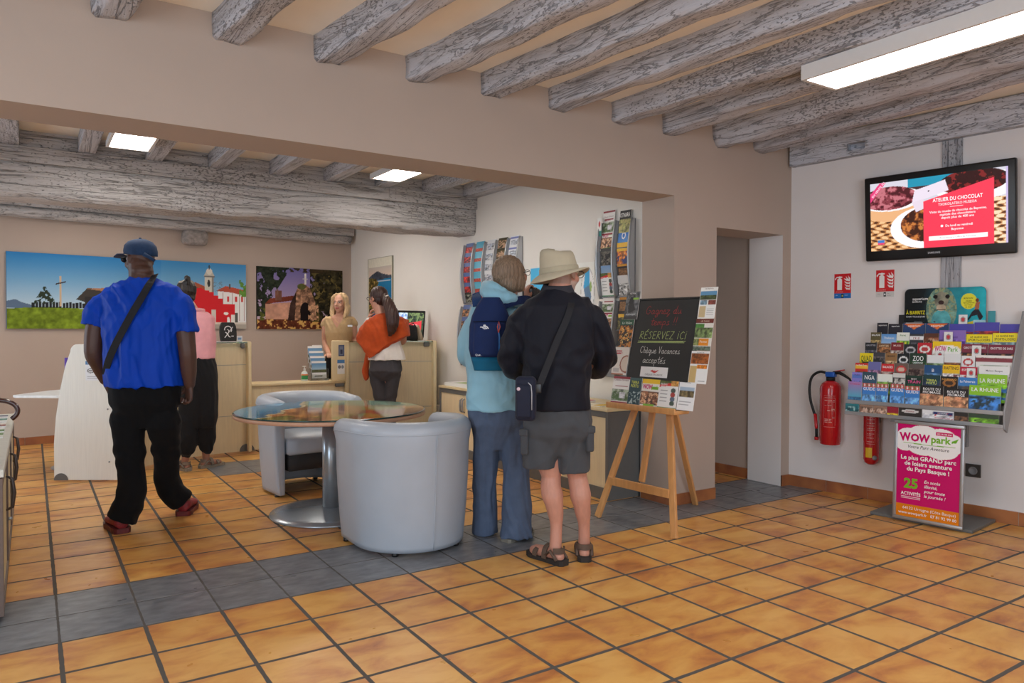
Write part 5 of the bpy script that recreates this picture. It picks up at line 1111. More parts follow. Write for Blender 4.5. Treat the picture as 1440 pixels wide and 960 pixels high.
# ================================================================ BROCHURE STAND
SO = Vector((4.925, -0.415, 0)); SU = RD; SN = RN          # SU to the right, SN towards the room
SW_ = 1.01
t = thing('brochure_stand', 'grey stepped brochure stand, full of leaflets, in front of the right wall', 'brochure stand', tuple(SO+SU*0.5-SN*0.2))
Mst = Matrix.Translation(SO) @ Matrix(((SU.x, -SN.x, 0, 0), (SU.y, -SN.y, 0, 0), (0, 0, 1, 0), (0, 0, 0, 1)))     # x right, y back to the wall, z up
# handedness check: x cross y = SU x (-SN)
GST = mat('stand_grey_metal', (150, 150, 152), 0.45, metal=0.3, var=0.02)
MB().box(0.0, -0.004, 0.690, SW_, 0.004, 0.716, 0, Mst).box(0, 0.004, 0.690, SW_, 0.05, 0.694, 0, Mst).build('front_lip', ALU, t, 0.002)
MB().box(0.0, 0.012, 0.772, SW_, 0.018, 0.800, 0, Mst).box(0, 0.018, 0.772, SW_, 0.05, 0.776, 0, Mst).build('front_lip', ALU, t, 0.002)
for k in range(1, 8):
    d = 0.03+0.0475*k; z = 0.765+0.072*k-0.06
    MB().box(0.013*k, d+0.022, z, SW_, d+0.026, z+0.05, 0, Mst).box(0.013*k, d+0.026, z, SW_, d+0.0445, z+0.004, 0, Mst).build('step', GST, t)
MB().prism([(0, 0), (SW_, 0), (SW_, 0.68), (0.10, 0.68)], 0.0, 0.004, frame(Mst @ Vector((0, 0.085, 0.69)), SU, Mst.to_3x3() @ Vector((0, 0.285, 0.69)))).build('back_sheet', GST, t)
sidep = [(-0.005, 0.685), (0.05, 0.66), (0.395, 1.30), (0.395, 1.44), (0.345, 1.44), (-0.005, 0.80)]
Msd = Mst @ Matrix(((0, 0, 1, 0), (1, 0, 0, 0), (0, 1, 0, 0), (0, 0, 0, 1)))
MB().prism(sidep, SW_+0.001, SW_+0.012, Msd).build('side_panel', GST, t, 0.002)
MB().box(0.42, 0.345, 0.023, 0.50, 0.372, 1.36, 0, Mst).build('upright', GST, t, 0.003)
for a_ in range(2): MB().box(0.30+0.38*a_, 0.06, 0.66, 0.34+0.38*a_, 0.34, 0.685, 0, Mst).build('support_arm', GST, t, 0.002)
MB().box(0.28, 0.33, 0.50, 0.70, 0.37, 0.69, 0, Mst).build('cross_bar', GST, t, 0.002)
MB().box(0.215, -0.055, 0.0, 0.865, 0.385, 0.022, 0, Mst).build('base_plate', GREYD, t, 0.004)
# leaflets, row by row: (u0, u1, top height offset, image, label, texts)
W_ = (245, 245, 245)
def lf(bg, style='photo', c2=(150, 150, 140), c3=(70, 70, 70)): return (bg, style, c2, c3)
def T(s, c=W_, y=0.80, h=0.13, m=0.85, **k): return (s, c, y, h, m)
rows = {
 7: [(0.005, 0.105, lf((170, 120, 180), 'sky', (90, 170, 200), (60, 110, 150)), [T('Croisieres', (200, 60, 90), .86, .08)], 'pink and blue leaflet at the left end of the front row'),
     (0.110, 0.205, lf((60, 130, 210), 'top', (200, 80, 80), (110, 170, 230)), [T('GUIDE', W_, .66, .15)], 'blue GUIDE booklet, leftmost of four in the front row'),
     (0.208, 0.290, lf((56, 124, 204), 'top', (210, 90, 80), (110, 170, 230)), [T('GUIDE', W_, .66, .15)], 'blue GUIDE booklet, second of four in the front row'),
     (0.305, 0.400, lf((60, 134, 212), 'top', (200, 76, 80), (100, 160, 230)), [T('GUIDE', W_, .66, .15)], 'blue GUIDE booklet, third of four in the front row'),
     (0.404, 0.500, lf((56, 128, 208), 'top', (206, 86, 80), (110, 166, 230)), [T('GUIDE', W_, .66, .15)], 'blue GUIDE booklet, rightmost of four in the front row'),
     (0.504, 0.650, lf((30, 26, 26), 'photo', (170, 120, 90), (226, 176, 130)), [T('ROUTE DU', W_, .80, .11, .75), T('FROMAGE', W_, .66, .11, .8), ], 'black cheese route leaflet, the left of two in the front row'),
     (0.655, 0.800, lf((30, 26, 26), 'photo', (176, 124, 92), (230, 180, 134)), [T('ROUTE DU', W_, .80, .11, .75), T('FROMAGE', W_, .66, .11, .8)], 'black cheese route leaflet, the right of two in the front row'),
     (0.805, 0.985, lf((140, 200, 40), 'photo', (60, 120, 190), (40, 60, 70)), [T('LA RHUNE', W_, .78, .14, .85)], 'green and blue LA RHUNE leaflet in the front row')],
 6: [(0.010, 0.085, lf((140, 130, 210), 'band', (90, 120, 200), (120, 130, 200)), [T('PASEO', (90, 40, 120), .85, .06, .7)], 'violet leaflet at the left end, one row behind the front'),
     (0.088, 0.190, lf((44, 74, 84), 'sky', (60, 96, 130), (60, 80, 140)), [T('NGA', W_, .66, .20, .7)], 'dark teal leaflet lettered NGA'),
     (0.195, 0.300, lf((232, 236, 228), 'photo', (120, 160, 70), (70, 60, 50)), [], 'white and green leaflet with a brown rabbit'),
     (0.303, 0.385, lf((214, 214, 210), 'full', (60, 56, 54), (200, 196, 190)), [], 'leaflet with a black and white horse head'),
     (0.388, 0.500, lf((20, 56, 44), 'band', (20, 40, 34), (30, 90, 60)), [T('PETIT', W_, .80, .07, .5), T('TRAIN', (230, 90, 150), .64, .14, .75)], 'dark green leaflet with white and pink letters'),
     (0.503, 0.612, lf((24, 62, 66), 'full', (30, 70, 80), (50, 60, 90)), [T('TERRA', (220, 230, 110), .72, .10, .6), T('PORTU', (220, 230, 110), .60, .10, .6)], 'dark teal leaflet with yellow TERRA PORTU letters'),
     (0.615, 0.720, lf((26, 22, 20), 'oval', (170, 110, 50), (60, 40, 26)), [T('ROUTE BASQ', (230, 170, 80), .84, .08, .85)], 'black leaflet with gold letters and a round photo'),
     (0.723, 0.835, lf((60, 130, 200), 'photo', (70, 80, 90), (110, 90, 70)), [T('La Palmeraie', W_, .78, .10, .8)], 'sky blue leaflet above the dark rocks'),
     (0.838, 1.005, lf((146, 200, 50), 'photo', (120, 180, 40), (60, 120, 190)), [T('LA RHUNE', W_, .70, .15, .85)], 'lime green LA RHUNE leaflet, second row from the front')],
 5: [(0.012, 0.105, lf((206, 40, 36), 'band', (240, 190, 50), (120, 70, 40)), [T('Le Petit Train', W_, .86, .07, .8)], 'red and yellow leaflet at the left end of the third row'),
     (0.108, 0.198, lf((110, 110, 170), 'photo', (150, 110, 140), (90, 80, 110)), [], 'mauve and blue leaflet in the third row from the front'),
     (0.202, 0.290, lf((206, 36, 40), 'photo', (170, 150, 140), (140, 40, 44)), [T('BALADES', W_, .80, .11, .8)], 'red leaflet with a tractor'),
     (0.293, 0.385, lf((110, 90, 80), 'oval', (200, 60, 60), (220, 190, 170)), [], 'brown food leaflet with a red oval'),
     (0.388, 0.490, lf((90, 84, 80), 'full', (120, 100, 90), (60, 40, 40)), [], 'dark street photo leaflet in the third row'),
     (0.493, 0.605, lf((30, 80, 130), 'photo', (90, 130, 170), (60, 80, 110)), [T('B', (240, 240, 240), .70, .14, .2)], 'blue leaflet with a pale spine strip'),
     (0.610, 0.715, lf((240, 196, 30), 'photo', (200, 190, 190), (120, 60, 60)), [T('RAFTING', (40, 30, 30), .80, .13, .85)], 'yellow RAFTING leaflet in the third row'),
     (0.718, 0.820, lf((196, 30, 60), 'photo', (226, 226, 226), (190, 60, 60)), [T('ESPAGNE', W_, .82, .10, .8)], 'crimson and white leaflet beside the yellow RAFTING one'),
     (0.830, 1.005, lf((238, 238, 236), 'photo', (232, 230, 228), (170, 110, 60)), [T('Maison Basque', (90, 90, 90), .78, .07, .7)], 'white leaflet with small photos at the right end of the third row')],
 4: [(0.022, 0.120, lf((236, 214, 20), 'photo', (230, 206, 20), (60, 60, 20)), [T('QUAD', (10, 60, 30), .60, .28, .8)], 'bright yellow QUAD leaflet in the fourth row'),
     (0.124, 0.205, lf((60, 60, 66), 'full', (90, 84, 84), (40, 40, 44)), [], 'dark leaflet with animals beside the yellow QUAD one'),
     (0.208, 0.290, lf((150, 110, 66), 'photo', (190, 160, 120), (110, 80, 50)), [T('MONDE', (60, 40, 30), .82, .08, .6)], 'golden brown leaflet in the fourth row'),
     (0.293, 0.375, lf((20, 26, 28), 'oval', (230, 230, 230), (20, 26, 28)), [T('AQUITAINE', (200, 200, 200), .52, .06, .8)], 'black leaflet with a white round emblem'),
     (0.378, 0.488, lf((24, 56, 40), 'photo', (40, 90, 50), (60, 60, 30)), [T('ZOO', W_, .66, .22, .65), T('LABENNE', W_, .54, .07, .6)], 'dark green ZOO leaflet in the fourth row'),
     (0.492, 0.598, lf((232, 234, 236), 'photo', (120, 140, 110), (90, 120, 60)), [], 'white leaflet with a landscape photo'),
     (0.602, 0.705, lf((230, 232, 232), 'photo', (170, 110, 70), (110, 70, 50)), [], 'white leaflet with a rust brown photo'),
     (0.708, 0.790, lf((232, 232, 232), 'oval', (200, 60, 60), (240, 240, 240)), [], 'small white card with a red pointer emblem, fourth row'),
     (0.795, 1.005, lf((238, 234, 230), 'band', (140, 60, 70), (170, 180, 160)), [T("Château d'Urtubie", (120, 50, 60), .82, .09, .85)], 'white castle leaflet at the right end of the fourth row')],
 3: [(0.040, 0.125, lf((36, 38, 42), 'photo', (110, 110, 120), (60, 60, 70)), [T('GROTTES', (200, 200, 210), .84, .07, .8)], 'charcoal leaflet at the left end of the fifth row'),
     (0.128, 0.225, lf((110, 70, 40), 'full', (150, 100, 60), (80, 50, 30)), [T('LAPITZE', (240, 210, 170), .84, .09, .8)], 'brown book-like leaflet in the fifth row'),
     (0.228, 0.315, lf((130, 36, 40), 'photo', (190, 180, 170), (110, 60, 50)), [T('MUSEE', (240, 220, 210), .82, .08, .7)], 'dark red leaflet with a pale photo'),
     (0.318, 0.408, lf((30, 32, 36), 'oval', (180, 180, 184), (40, 42, 46)), [T('BASQUE', W_, .82, .05, .6)], 'black leaflet with a grey round stamp'),
     (0.411, 0.505, lf((190, 30, 44), 'oval', (238, 236, 232), (190, 60, 60)), [], 'red leaflet with a white bowl shape'),
     (0.510, 0.690, lf((244, 206, 20), 'photo', (240, 238, 230), (210, 190, 170)), [T('WOW', (206, 20, 120), .60, .22, .42), T('Park', (110, 180, 50), .60, .18, .85)], 'yellow leaflet with pink WOW lettering in the fifth row'),
     (0.694, 0.850, lf((130, 44, 66), 'photo', (60, 40, 40), (190, 130, 80)), [T('GROTTES DE SARE', W_, .80, .09, .85)], 'maroon caves leaflet, the left of two'),
     (0.853, 1.005, lf((128, 42, 64), 'photo', (60, 40, 40), (190, 130, 80)), [T('GROTTES DE SARE', W_, .80, .09, .85)], 'maroon caves leaflet, the right of two')],
 2: [(0.060, 0.135, lf((96, 86, 50), 'photo', (200, 170, 110), (120, 100, 60)), [T('BALADE', W_, .84, .08, .8)], 'olive brown leaflet at the left end of the sixth row'),
     (0.138, 0.245, lf((90, 150, 214), 'sky', (200, 220, 240), (120, 160, 210)), [T('Thalasso', W_, .76, .10, .7)], 'pale blue leaflet in the sixth row'),
     (0.248, 0.335, lf((232, 236, 226), 'photo', (100, 170, 50), (230, 220, 60)), [T('Foret', (60, 130, 50), .84, .08, .7)], 'white and green leaflet in the sixth row'),
     (0.338, 0.430, lf((56, 58, 64), 'band', (240, 240, 240), (90, 90, 96)), [T('1910', (150, 30, 40), .74, .11, .6)], 'grey leaflet with 1910 on a white strip'),
     (0.433, 0.530, lf((90, 50, 32), 'full', (120, 70, 44), (206, 170, 140)), [], 'chocolate brown leaflet with beans'),
     (0.535, 0.700, lf((140, 110, 190), 'photo', (130, 100, 184), (90, 60, 150)), [T('Basque', (90, 50, 140), .70, .10, .6)], 'lilac booklet standing taller in the sixth row'),
     (0.705, 0.860, lf((244, 226, 30), 'photo', (110, 140, 150), (200, 200, 190)), [T('LE GUIDE DES', (40, 40, 40), .84, .08, .7), T('SPORTS-LOISIRS', (40, 40, 40), .70, .10, .85)], 'yellow sports guide, the left of two'),
     (0.863, 1.005, lf((244, 226, 30), 'photo', (110, 140, 150), (200, 200, 190)), [T('LE GUIDE DES', (40, 40, 40), .84, .08, .7), T('SPORTS-LOISIRS', (40, 40, 40), .70, .10, .85)], 'yellow sports guide, the right of two')],
 1: [(0.085, 0.165, lf((30, 28, 40), 'tri', (30, 28, 40), (170, 140, 200)), [T('aquarium', W_, .86, .07, .8)], 'black leaflet with a violet corner, the left of two at the top'),
     (0.168, 0.268, lf((30, 28, 40), 'tri', (28, 26, 38), (170, 140, 200)), [T('aquarium', W_, .86, .07, .8)], 'black leaflet with a violet corner, the right of two at the top'),
     (0.272, 0.425, lf((30, 62, 110), 'tri', (236, 120, 40), (50, 90, 150)), [T('aquarium', W_, .84, .10, .6)], 'orange and navy aquarium leaflet, the left of two'),
     (0.428, 0.578, lf((30, 62, 110), 'tri', (236, 120, 40), (50, 90, 150)), [T('aquarium', W_, .84, .10, .6)], 'orange and navy aquarium leaflet, the right of two'),
     (0.582, 0.735, lf((76, 70, 170), 'photo', (170, 50, 50), (70, 60, 150)), [], 'indigo and brick leaflet, leftmost of three at the top'),
     (0.738, 0.888, lf((76, 70, 170), 'photo', (170, 50, 50), (70, 60, 150)), [], 'indigo and brick leaflet, middle of three at the top'),
     (0.891, 1.005, lf((76, 70, 170), 'photo', (170, 50, 50), (70, 60, 150)), [], 'indigo and brick leaflet, rightmost of three at the top')],
}
for k, items in rows.items():
    r = 7-k; d = 0.030+0.0475*r; zt = 0.928+0.072*r; zb = zt-0.155
    if k == 7: zb = 0.7775
    for i, (u0, u1, spec, txs, lb) in enumerate(items):
        w_ = (u1-u0); hh = zt-zb + (0.022 if 'taller' in lb or 'LA RHUNE' in lb or 'WOW' in lb else 0.0) + 0.006*math.sin(i*2.7+k); im = cover(k*31+i, *spec, w=22, h=24)
        if 'GUIDE' in lb:
            for q_ in range(7): im.poly([(q_/6-0.08, 1.0), (q_/6+0.0, 1.0), (q_/6+0.06, 0.84), (q_/6-0.02, 0.84)], (236, 236, 230) if q_ % 2 else (60, 130, 80))
        if 'WOW' in lb: im.ell(0.5, 0.62, 0.5, 0.24, (246, 244, 240))
        if 'rabbit' in lb: im.ell(0.72, 0.36, 0.10, 0.16, (70, 54, 44)); im.rect(0.70, 0.45, 0.74, 0.66, (70, 54, 44))
        tx = [(s, w_*0.5 if not s == 'Park' else w_*0.72, hh*y_, hh*h_, c_, 'c', w_*m_*(0.42 if s == 'Park' else 1), 0, 0.01) if s != 'WOW' else (s, w_*0.28, hh*y_, hh*h_, c_, 'c', w_*m_, 0, 0.03) for s, c_, y_, h_, m_ in txs]
        A = Mst @ Vector((u0, d, zb)); leaflet('brochure', A, SU*w_, (Mst.to_3x3() @ Vector((0, 0.012, hh))), im, lb, 'brochures on the stepped stand', tx, 0.006)
# bottom slot strip
bot = [(0.0, 0.10, (40, 120, 130), 'full', (30, 100, 110), (150, 190, 190), 'teal leaflet at the left end of the lowest slot'), (0.105, 0.20, (150, 120, 100), 'full', (130, 100, 84), (210, 180, 160), 'pebble brown leaflet, left of two in the lowest slot'), (0.203, 0.295, (150, 120, 100), 'full', (130, 100, 84), (210, 180, 160), 'pebble brown leaflet, right of two in the lowest slot'), (0.298, 0.375, (150, 30, 50), 'top', (150, 30, 50), (240, 200, 60), 'crimson leaflet in the lowest slot'), (0.378, 0.525, (50, 44, 40), 'oval', (230, 226, 222), (210, 200, 196), 'dark leaflet with a white oval in the lowest slot'), (0.530, 0.725, (234, 234, 236), 'photo', (234, 234, 236), (220, 220, 226), 'white card with a navy ribbon and red arch in the lowest slot'), (0.728, 0.81, (40, 34, 30), 'photo', (120, 84, 60), (60, 44, 36), 'dark brown leaflet in the lowest slot'), (0.813, 0.985, (50, 70, 50), 'photo', (120, 180, 50), (40, 60, 50), 'dark leaflet with a lime green band in the lowest slot')]
for i, (u0, u1, bg, st, c2, c3, lb) in enumerate(bot):
    im = cover(200+i, bg, st, c2, c3, 20, 14); w_ = u1-u0
    tx = []
    if 'arch' in lb:
        im.rect(0.34, 0.62, 0.96, 0.9, (30, 40, 100)); 
        for q_ in range(9): a = PI*q_/8; im.ell(0.65+0.33*math.cos(a), 0.05+0.75*math.sin(a), 0.02, 0.05, (200, 40, 60))
        tx = [('HORAIRES', w_*0.65, 0.055, 0.009, W_, 'c', w_*0.5), ('PROCHAIN PASSAGE', w_*0.65, 0.022, 0.010, (200, 40, 60), 'c', w_*0.5)]
    if 'oval' in lb: tx = [('Cuisine', w_*0.5, 0.050, 0.012, (150, 50, 50), 'c', w_*0.5, 0.2)]
    A = Mst @ Vector((u0, 0.008, 0.6945)); leaflet('brochure', A, SU*w_, (Mst.to_3x3() @ Vector((0, 0.003, 0.0765))), im, lb, 'brochures on the stepped stand', tx, 0.003)
# cards sticking out on top and the aquarium show board
t = thing('aquarium_board', 'wide rounded show board with a seal and a surfer', 'sign', tuple(Mst @ Vector((0.55, 0.392, 1.33))))
w, h = 180, 90; im = Img(w, h, (20, 30, 40)); nA = fnoise(w, h, 12, 91, 4); nB = fnoise(w, h, 40, 92, 2); X, Y = im.U, im.V
bgc = np.stack([0.08+0.10*nA, 0.22+0.42*np.clip((X-0.25)*1.4, 0, 1)+0.15*nA, 0.28+0.42*np.clip((X-0.25)*1.4, 0, 1)+0.15*nA], -1); im.a = np.clip(bgc*np.clip((X*2.2-0.15), 0.25, 1)[..., None], 0, 1)
m = ((X-0.47)/0.19)**2+((Y-0.40)/0.62)**2 < 1; im.put(m, (104, 138, 124), noise=0.5, cells=20); im.put(m & (nB > 0.55), (150, 160, 120)); im.put(m & (((X-0.47)/0.12)**2+((Y-0.1)/0.3)**2 < 1), (90, 170, 176), noise=0.3)
im.ell(0.47, 0.66, 0.085, 0.24, (140, 138, 120), noise=0.4); im.ell(0.395, 0.76, 0.028, 0.055, (24, 18, 20)); im.ell(0.545, 0.76, 0.028, 0.055, (24, 18, 20)); im.ell(0.468, 0.60, 0.035, 0.06, (60, 40, 40)); im.ell(0.468, 0.46, 0.06, 0.09, (196, 176, 150), noise=0.3); im.rect(0.42, 0.40, 0.52, 0.42, (70, 60, 60))
im.ell(0.80, 0.62, 0.095, 0.21, (226, 222, 60)); im.ell(0.90, 0.64, 0.02, 0.05, (120, 60, 40)); im.poly([(0.88, 0.58), (0.93, 0.60), (0.92, 0.40), (0.87, 0.38)], (170, 100, 70)); im.poly([(0.87, 0.40), (0.92, 0.40), (0.97, 0.20), (0.93, 0.08), (0.90, 0.25), (0.84, 0.22), (0.80, 0.10), (0.79, 0.14), (0.84, 0.34)], (26, 30, 40)); im.poly([(0.76, 0.03), (0.86, 0.10), (0.98, 0.06), (0.86, 0.0)], (220, 200, 50)); im.rect(0.86, 0.0, 1, 0.12, (160, 200, 210), noise=0.3); im.blobs(0, 0.0, 0.4, 0.10, 20, 0.5, (80, 84, 86), 97); im.rect(0.02, 0.0, 0.24, 0.05, (216, 216, 210))
bw_, bh_ = 0.53, 0.262
B0 = Mst @ Vector((0.262, 0.368, 1.352)); BVv = Mst.to_3x3() @ Vector((0, 0.004, bh_))
o = art('board_print', B0, SU*bw_, BVv, im, thick=0, material=PRINT_GLOSS, parent=t, texts=[('aquarium', 0.055, 0.178, 0.020, W_, 'l', 0.12, 0, 0.005), ('BIARRITZ', 0.055, 0.160, 0.011, W_, 'l', 0.07), ('À BIARRITZ', 0.012, 0.075, 0.026, (232, 222, 40), 'l', 0.13, 0, 0.01), ('OUVERT TOUS LES JOURS', 0.012, 0.052, 0.011, W_, 'l', 0.13), ('BON PLAN !', 0.424, 0.178, 0.011, (30, 30, 30), 'c', 0.06), ('VENEZ', 0.424, 0.160, 0.009, (30, 30, 30), 'c', 0.05), ('TOT LE MATIN', 0.424, 0.146, 0.008, (30, 30, 30), 'c', 0.07), ('OU TARD', 0.424, 0.132, 0.008, (30, 30, 30), 'c', 0.05), ('LE SOIR', 0.424, 0.118, 0.008, (30, 30, 30), 'c', 0.05)])
# rounded corners: cut the grid's corner cells away
me = o.data; bm = bmesh.new(); bm.from_mesh(me); r_ = 0.035; kill = []
Mi = frame(B0, SU, BVv).inverted()
for v in bm.verts:
    p = Mi @ v.co
    for cx_ in (r_, bw_-r_):
        if ((p.x < r_) if cx_ == r_ else (p.x > bw_-r_)) and p.y > bh_-r_ and (p.x-cx_)**2+(p.y-(bh_-r_))**2 > r_*r_: kill.append(v)
bmesh.ops.delete(bm, geom=kill, context='VERTS'); bm.to_mesh(me); bm.free()
pts = [(0, 0), (bw_, 0)] + [(bw_-r_+r_*math.cos(a), bh_-r_+r_*math.sin(a)) for a in [PI/2*k/6 for k in range(7)]] + [(r_+r_*math.cos(a), bh_-r_+r_*math.sin(a)) for a in [PI/2+PI/2*k/6 for k in range(7)]]
MB().prism(pts, -0.005, -0.0005, frame(B0, SU, BVv)).build('card_board', mat('dark_card', (20, 30, 36), 0.6), t)
for (u0, u1, z0, z1, bg, lb, dd) in ((0.215, 0.275, 1.34, 1.425, (22, 22, 26), 'black leaflet peeking out left of the seal board', 0.384), (0.80, 0.845, 1.34, 1.445, (60, 150, 160), 'teal leaflet peeking out right of the seal board', 0.384), (0.63, 0.685, 1.345, 1.42, (230, 230, 230), 'small white card with a red emblem in front of the seal board', 0.350), (0.575, 0.63, 1.22, 1.30, (232, 232, 232), 'small white card with a red emblem in front of the lilac booklet', 0.245), (0.54, 0.59, 1.10, 1.17, (232, 232, 232), 'small white card with a red emblem before the pink WOW letters', 0.205), (0.765, 0.82, 1.13, 1.21, (232, 232, 232), 'small white card with a red emblem before the maroon caves leaflets', 0.200), (0.765, 0.815, 0.99, 1.06, (232, 232, 232), 'small white card with a red emblem before the crimson leaflet', 0.11)):
    im = Img(12, 16, bg)
    if bg[0] > 200: im.ell(0.5, 0.55, 0.3, 0.28, (150, 150, 150)); im.ell(0.5, 0.55, 0.2, 0.18, (200, 50, 60))
    A = Mst @ Vector((u0, dd, z0)); o = art('pointer_card' if bg[0] > 200 else 'brochure', A, SU*(u1-u0), (Mst.to_3x3() @ Vector((0, 0.004, z1-z0))), im, thick=0.0015); tag(o, lb, 'card' if bg[0] > 200 else 'brochure')

# ---- framed park poster standing under the brochures
PB = Vector((4.868, -0.812, 0.0225)); PU = Vector((0.1159, -0.9933, 0)); pw, ph = 0.435, 0.672
t = thing('poster_frame', 'silver framed magenta park poster standing on the stand base', 'poster', tuple(PB))
PV = Vector((0.03, 0.0035, 1)).normalized()
Mpf = frame(PB, PU, PV)
mb = MB(); f = 0.022
for a_ in ((0, 0, pw, f), (0, ph-f, pw, ph), (0, f, f, ph-f), (pw-f, f, pw, ph-f)): mb.rbox(a_[0], a_[1], -0.012, a_[2], a_[3], 0.004, 0.004, 0, Mpf)
mb.build('frame', ALU, t)
MB().box(f-0.002, f-0.002, -0.011, pw-f+0.002, ph-f+0.002, -0.004, 0, Mpf).build('backing', GREYD, t)
MG = (204, 0, 104); w, h = 120, 190; im = Img(w, h, MG); iw, ih = pw-2*f, ph-2*f
for (u, v, ru, rv) in ((0.18, 0.86, 0.20, 0.10), (0.42, 0.91, 0.24, 0.09), (0.70, 0.90, 0.22, 0.08), (0.88, 0.84, 0.16, 0.09), (0.12, 0.79, 0.16, 0.08), (0.42, 0.76, 0.25, 0.08), (0.70, 0.74, 0.26, 0.08), (0.5, 0.83, 0.4, 0.09), (0.92, 0.79, 0.1, 0.06)): im.ell(u, v, ru, rv, (244, 242, 242))
im.rect(0, 0, 1, 0.135, (228, 130, 20)); im.poly([(0.62, 0.905), (0.88, 0.905), (0.88, 0.945), (0.62, 0.945)], (206, 10, 96)); im.poly([(0.10, 0.797), (0.5, 0.789), (0.92, 0.797), (0.92, 0.803), (0.5, 0.797), (0.10, 0.804)], (120, 180, 40)); im.poly([(0.86, 0.86), (0.97, 0.895), (0.93, 0.845), (0.86, 0.84)], (110, 176, 40)); im.rect(0.08, 0.212, 0.39, 0.217, (250, 240, 245)); im.rect(0.08, 0.200, 0.39, 0.205, (250, 240, 245))
dk = (60, 60, 62); gr = (122, 182, 44)
tx = [('W', iw*0.13, ih*0.822, ih*0.085, MG, 'c', iw*0.19, 0, 0.045, 0.06), ('O', iw*0.285, ih*0.825, ih*0.075, MG, 'c', iw*0.14, 0, 0.05), ('W', iw*0.43, ih*0.822, ih*0.080, MG, 'c', iw*0.18, 0, 0.045, -0.05), ('park', iw*0.70, ih*0.828, ih*0.072, gr, 'c', iw*0.36, 0, 0.03), ('DE 3 A 100 ANS', iw*0.75, ih*0.917, ih*0.016, W_, 'c', iw*0.22, 0, 0.02), ('Votre Parc Aventure', iw*0.5, ih*0.745, ih*0.034, dk, 'c', iw*0.78, 0.25, 0.005),
      ('Le plus GRAND parc', iw*0.5, ih*0.620, ih*0.044, W_, 'c', iw*0.90, 0, 0.022), ('de loisirs aventure', iw*0.5, ih*0.560, ih*0.044, W_, 'c', iw*0.87, 0, 0.022), ('du Pays Basque !', iw*0.5, ih*0.500, ih*0.044, W_, 'c', iw*0.76, 0, 0.022),
      ('25', iw*0.235, ih*0.315, ih*0.100, gr, 'c', iw*0.32, 0, 0.04), ('ACTIVITÉS', iw*0.235, ih*0.235, ih*0.034, W_, 'c', iw*0.32, 0, 0.02), ('En accès', iw*0.45, ih*0.385, ih*0.032, W_, 'l', iw*0.35, 0.25, 0.01), ('illimité,', iw*0.45, ih*0.335, ih*0.032, W_, 'l', iw*0.3, 0.25, 0.01), ('pour toute', iw*0.45, ih*0.285, ih*0.032, W_, 'l', iw*0.44, 0.25, 0.01), ('la journée !', iw*0.45, ih*0.235, ih*0.032, W_, 'l', iw*0.47, 0.25, 0.01),
      ('64122 Urrugne (Côte Basque)', iw*0.53, ih*0.082, ih*0.030, W_, 'c', iw*0.84), ('www.wowpark.fr   07 81 92 99 80', iw*0.5, ih*0.030, ih*0.030, W_, 'c', iw*0.92, 0, 0.006)]
art('poster_print', Mpf @ Vector((f, f, -0.0035)), Mpf.to_3x3() @ Vector((iw, 0, 0)), Mpf.to_3x3() @ Vector((0, ih, 0)), im, thick=0, material=PRINT_GLOSS, parent=t, texts=tx)

# ================================================================ EASEL WITH CHALKBOARD
EU = Vector((0.09, -0.9959, 0)).normalized()               # along the ledge, to the right
EB = Vector((0.9959, 0.09, 0))                              # away from the reader
t = thing('easel', 'light beech easel carrying the chalkboard, beside the pillar', 'easel', (3.30, 0.03, 0))
def bar(name, a, b, w_, d_, parent, m=BEECH, taper=1.0):
    a, b = Vector(a), Vector(b); ax = (b-a).normalized(); sx = EU - ax*EU.dot(ax); sx.normalize(); sy = ax.cross(sx); mb = MB()
    r0 = [a+sx*x*w_/2+sy*y*d_/2 for x, y in ((-1, -1), (1, -1), (1, 1), (-1, 1))]; r1 = [b+sx*x*w_/2*taper+sy*y*d_/2*taper for x, y in ((-1, -1), (1, -1), (1, 1), (-1, 1))]
    mb.loft([r0, r1], smooth=False); return mb.build(name, m, parent, 0.003)
LZ = 0.79
def E(u, b, z): return Vector((3.215, 0.36, 0)) + EU*u + EB*b + Vector((0, 0, z))
lean = 0.20            # board leans back per metre of height
bar('leg', E(0.0, 0.0, 0.0), E(0.215, 0.155, 0.79), 0.046, 0.024, t)
bar('leg', E(0.675, 0.0, 0.0), E(0.505, 0.155, 0.79), 0.046, 0.024, t)
bar('crossbar', E(0.062, 0.072, 0.275), E(0.638, 0.072, 0.275), 0.06, 0.022, t) if False else None
mb = MB(); Mc = frame(E(0.075, 0.030, 0.235), EU, (0, 0, 1)); mb.box(0, 0, -0.022, 0.525, 0.055, 0.0, 0, Mc); mb.build('crossbar', BEECH, t, 0.003)
bar('mast', E(0.335, 0.078, 0.29), E(0.36, 0.30, 1.40), 0.044, 0.020, t)
bar('rear_leg', E(0.375, 0.23, 1.15), Vector((4.06, 0.236, 0.0)), 0.044, 0.022, t)
# ledge
Mle = frame(E(0.045, 0.145, LZ-0.02), EU, EB)
mb = MB(); mb.rbox(0, -0.10, 0, 0.60, 0.035, 0.022, 0.004, 0, Mle); mb.rbox(0, -0.115, 0, 0.60, -0.10, 0.040, 0.004, 0, Mle); mb.build('ledge', BEECH, t)
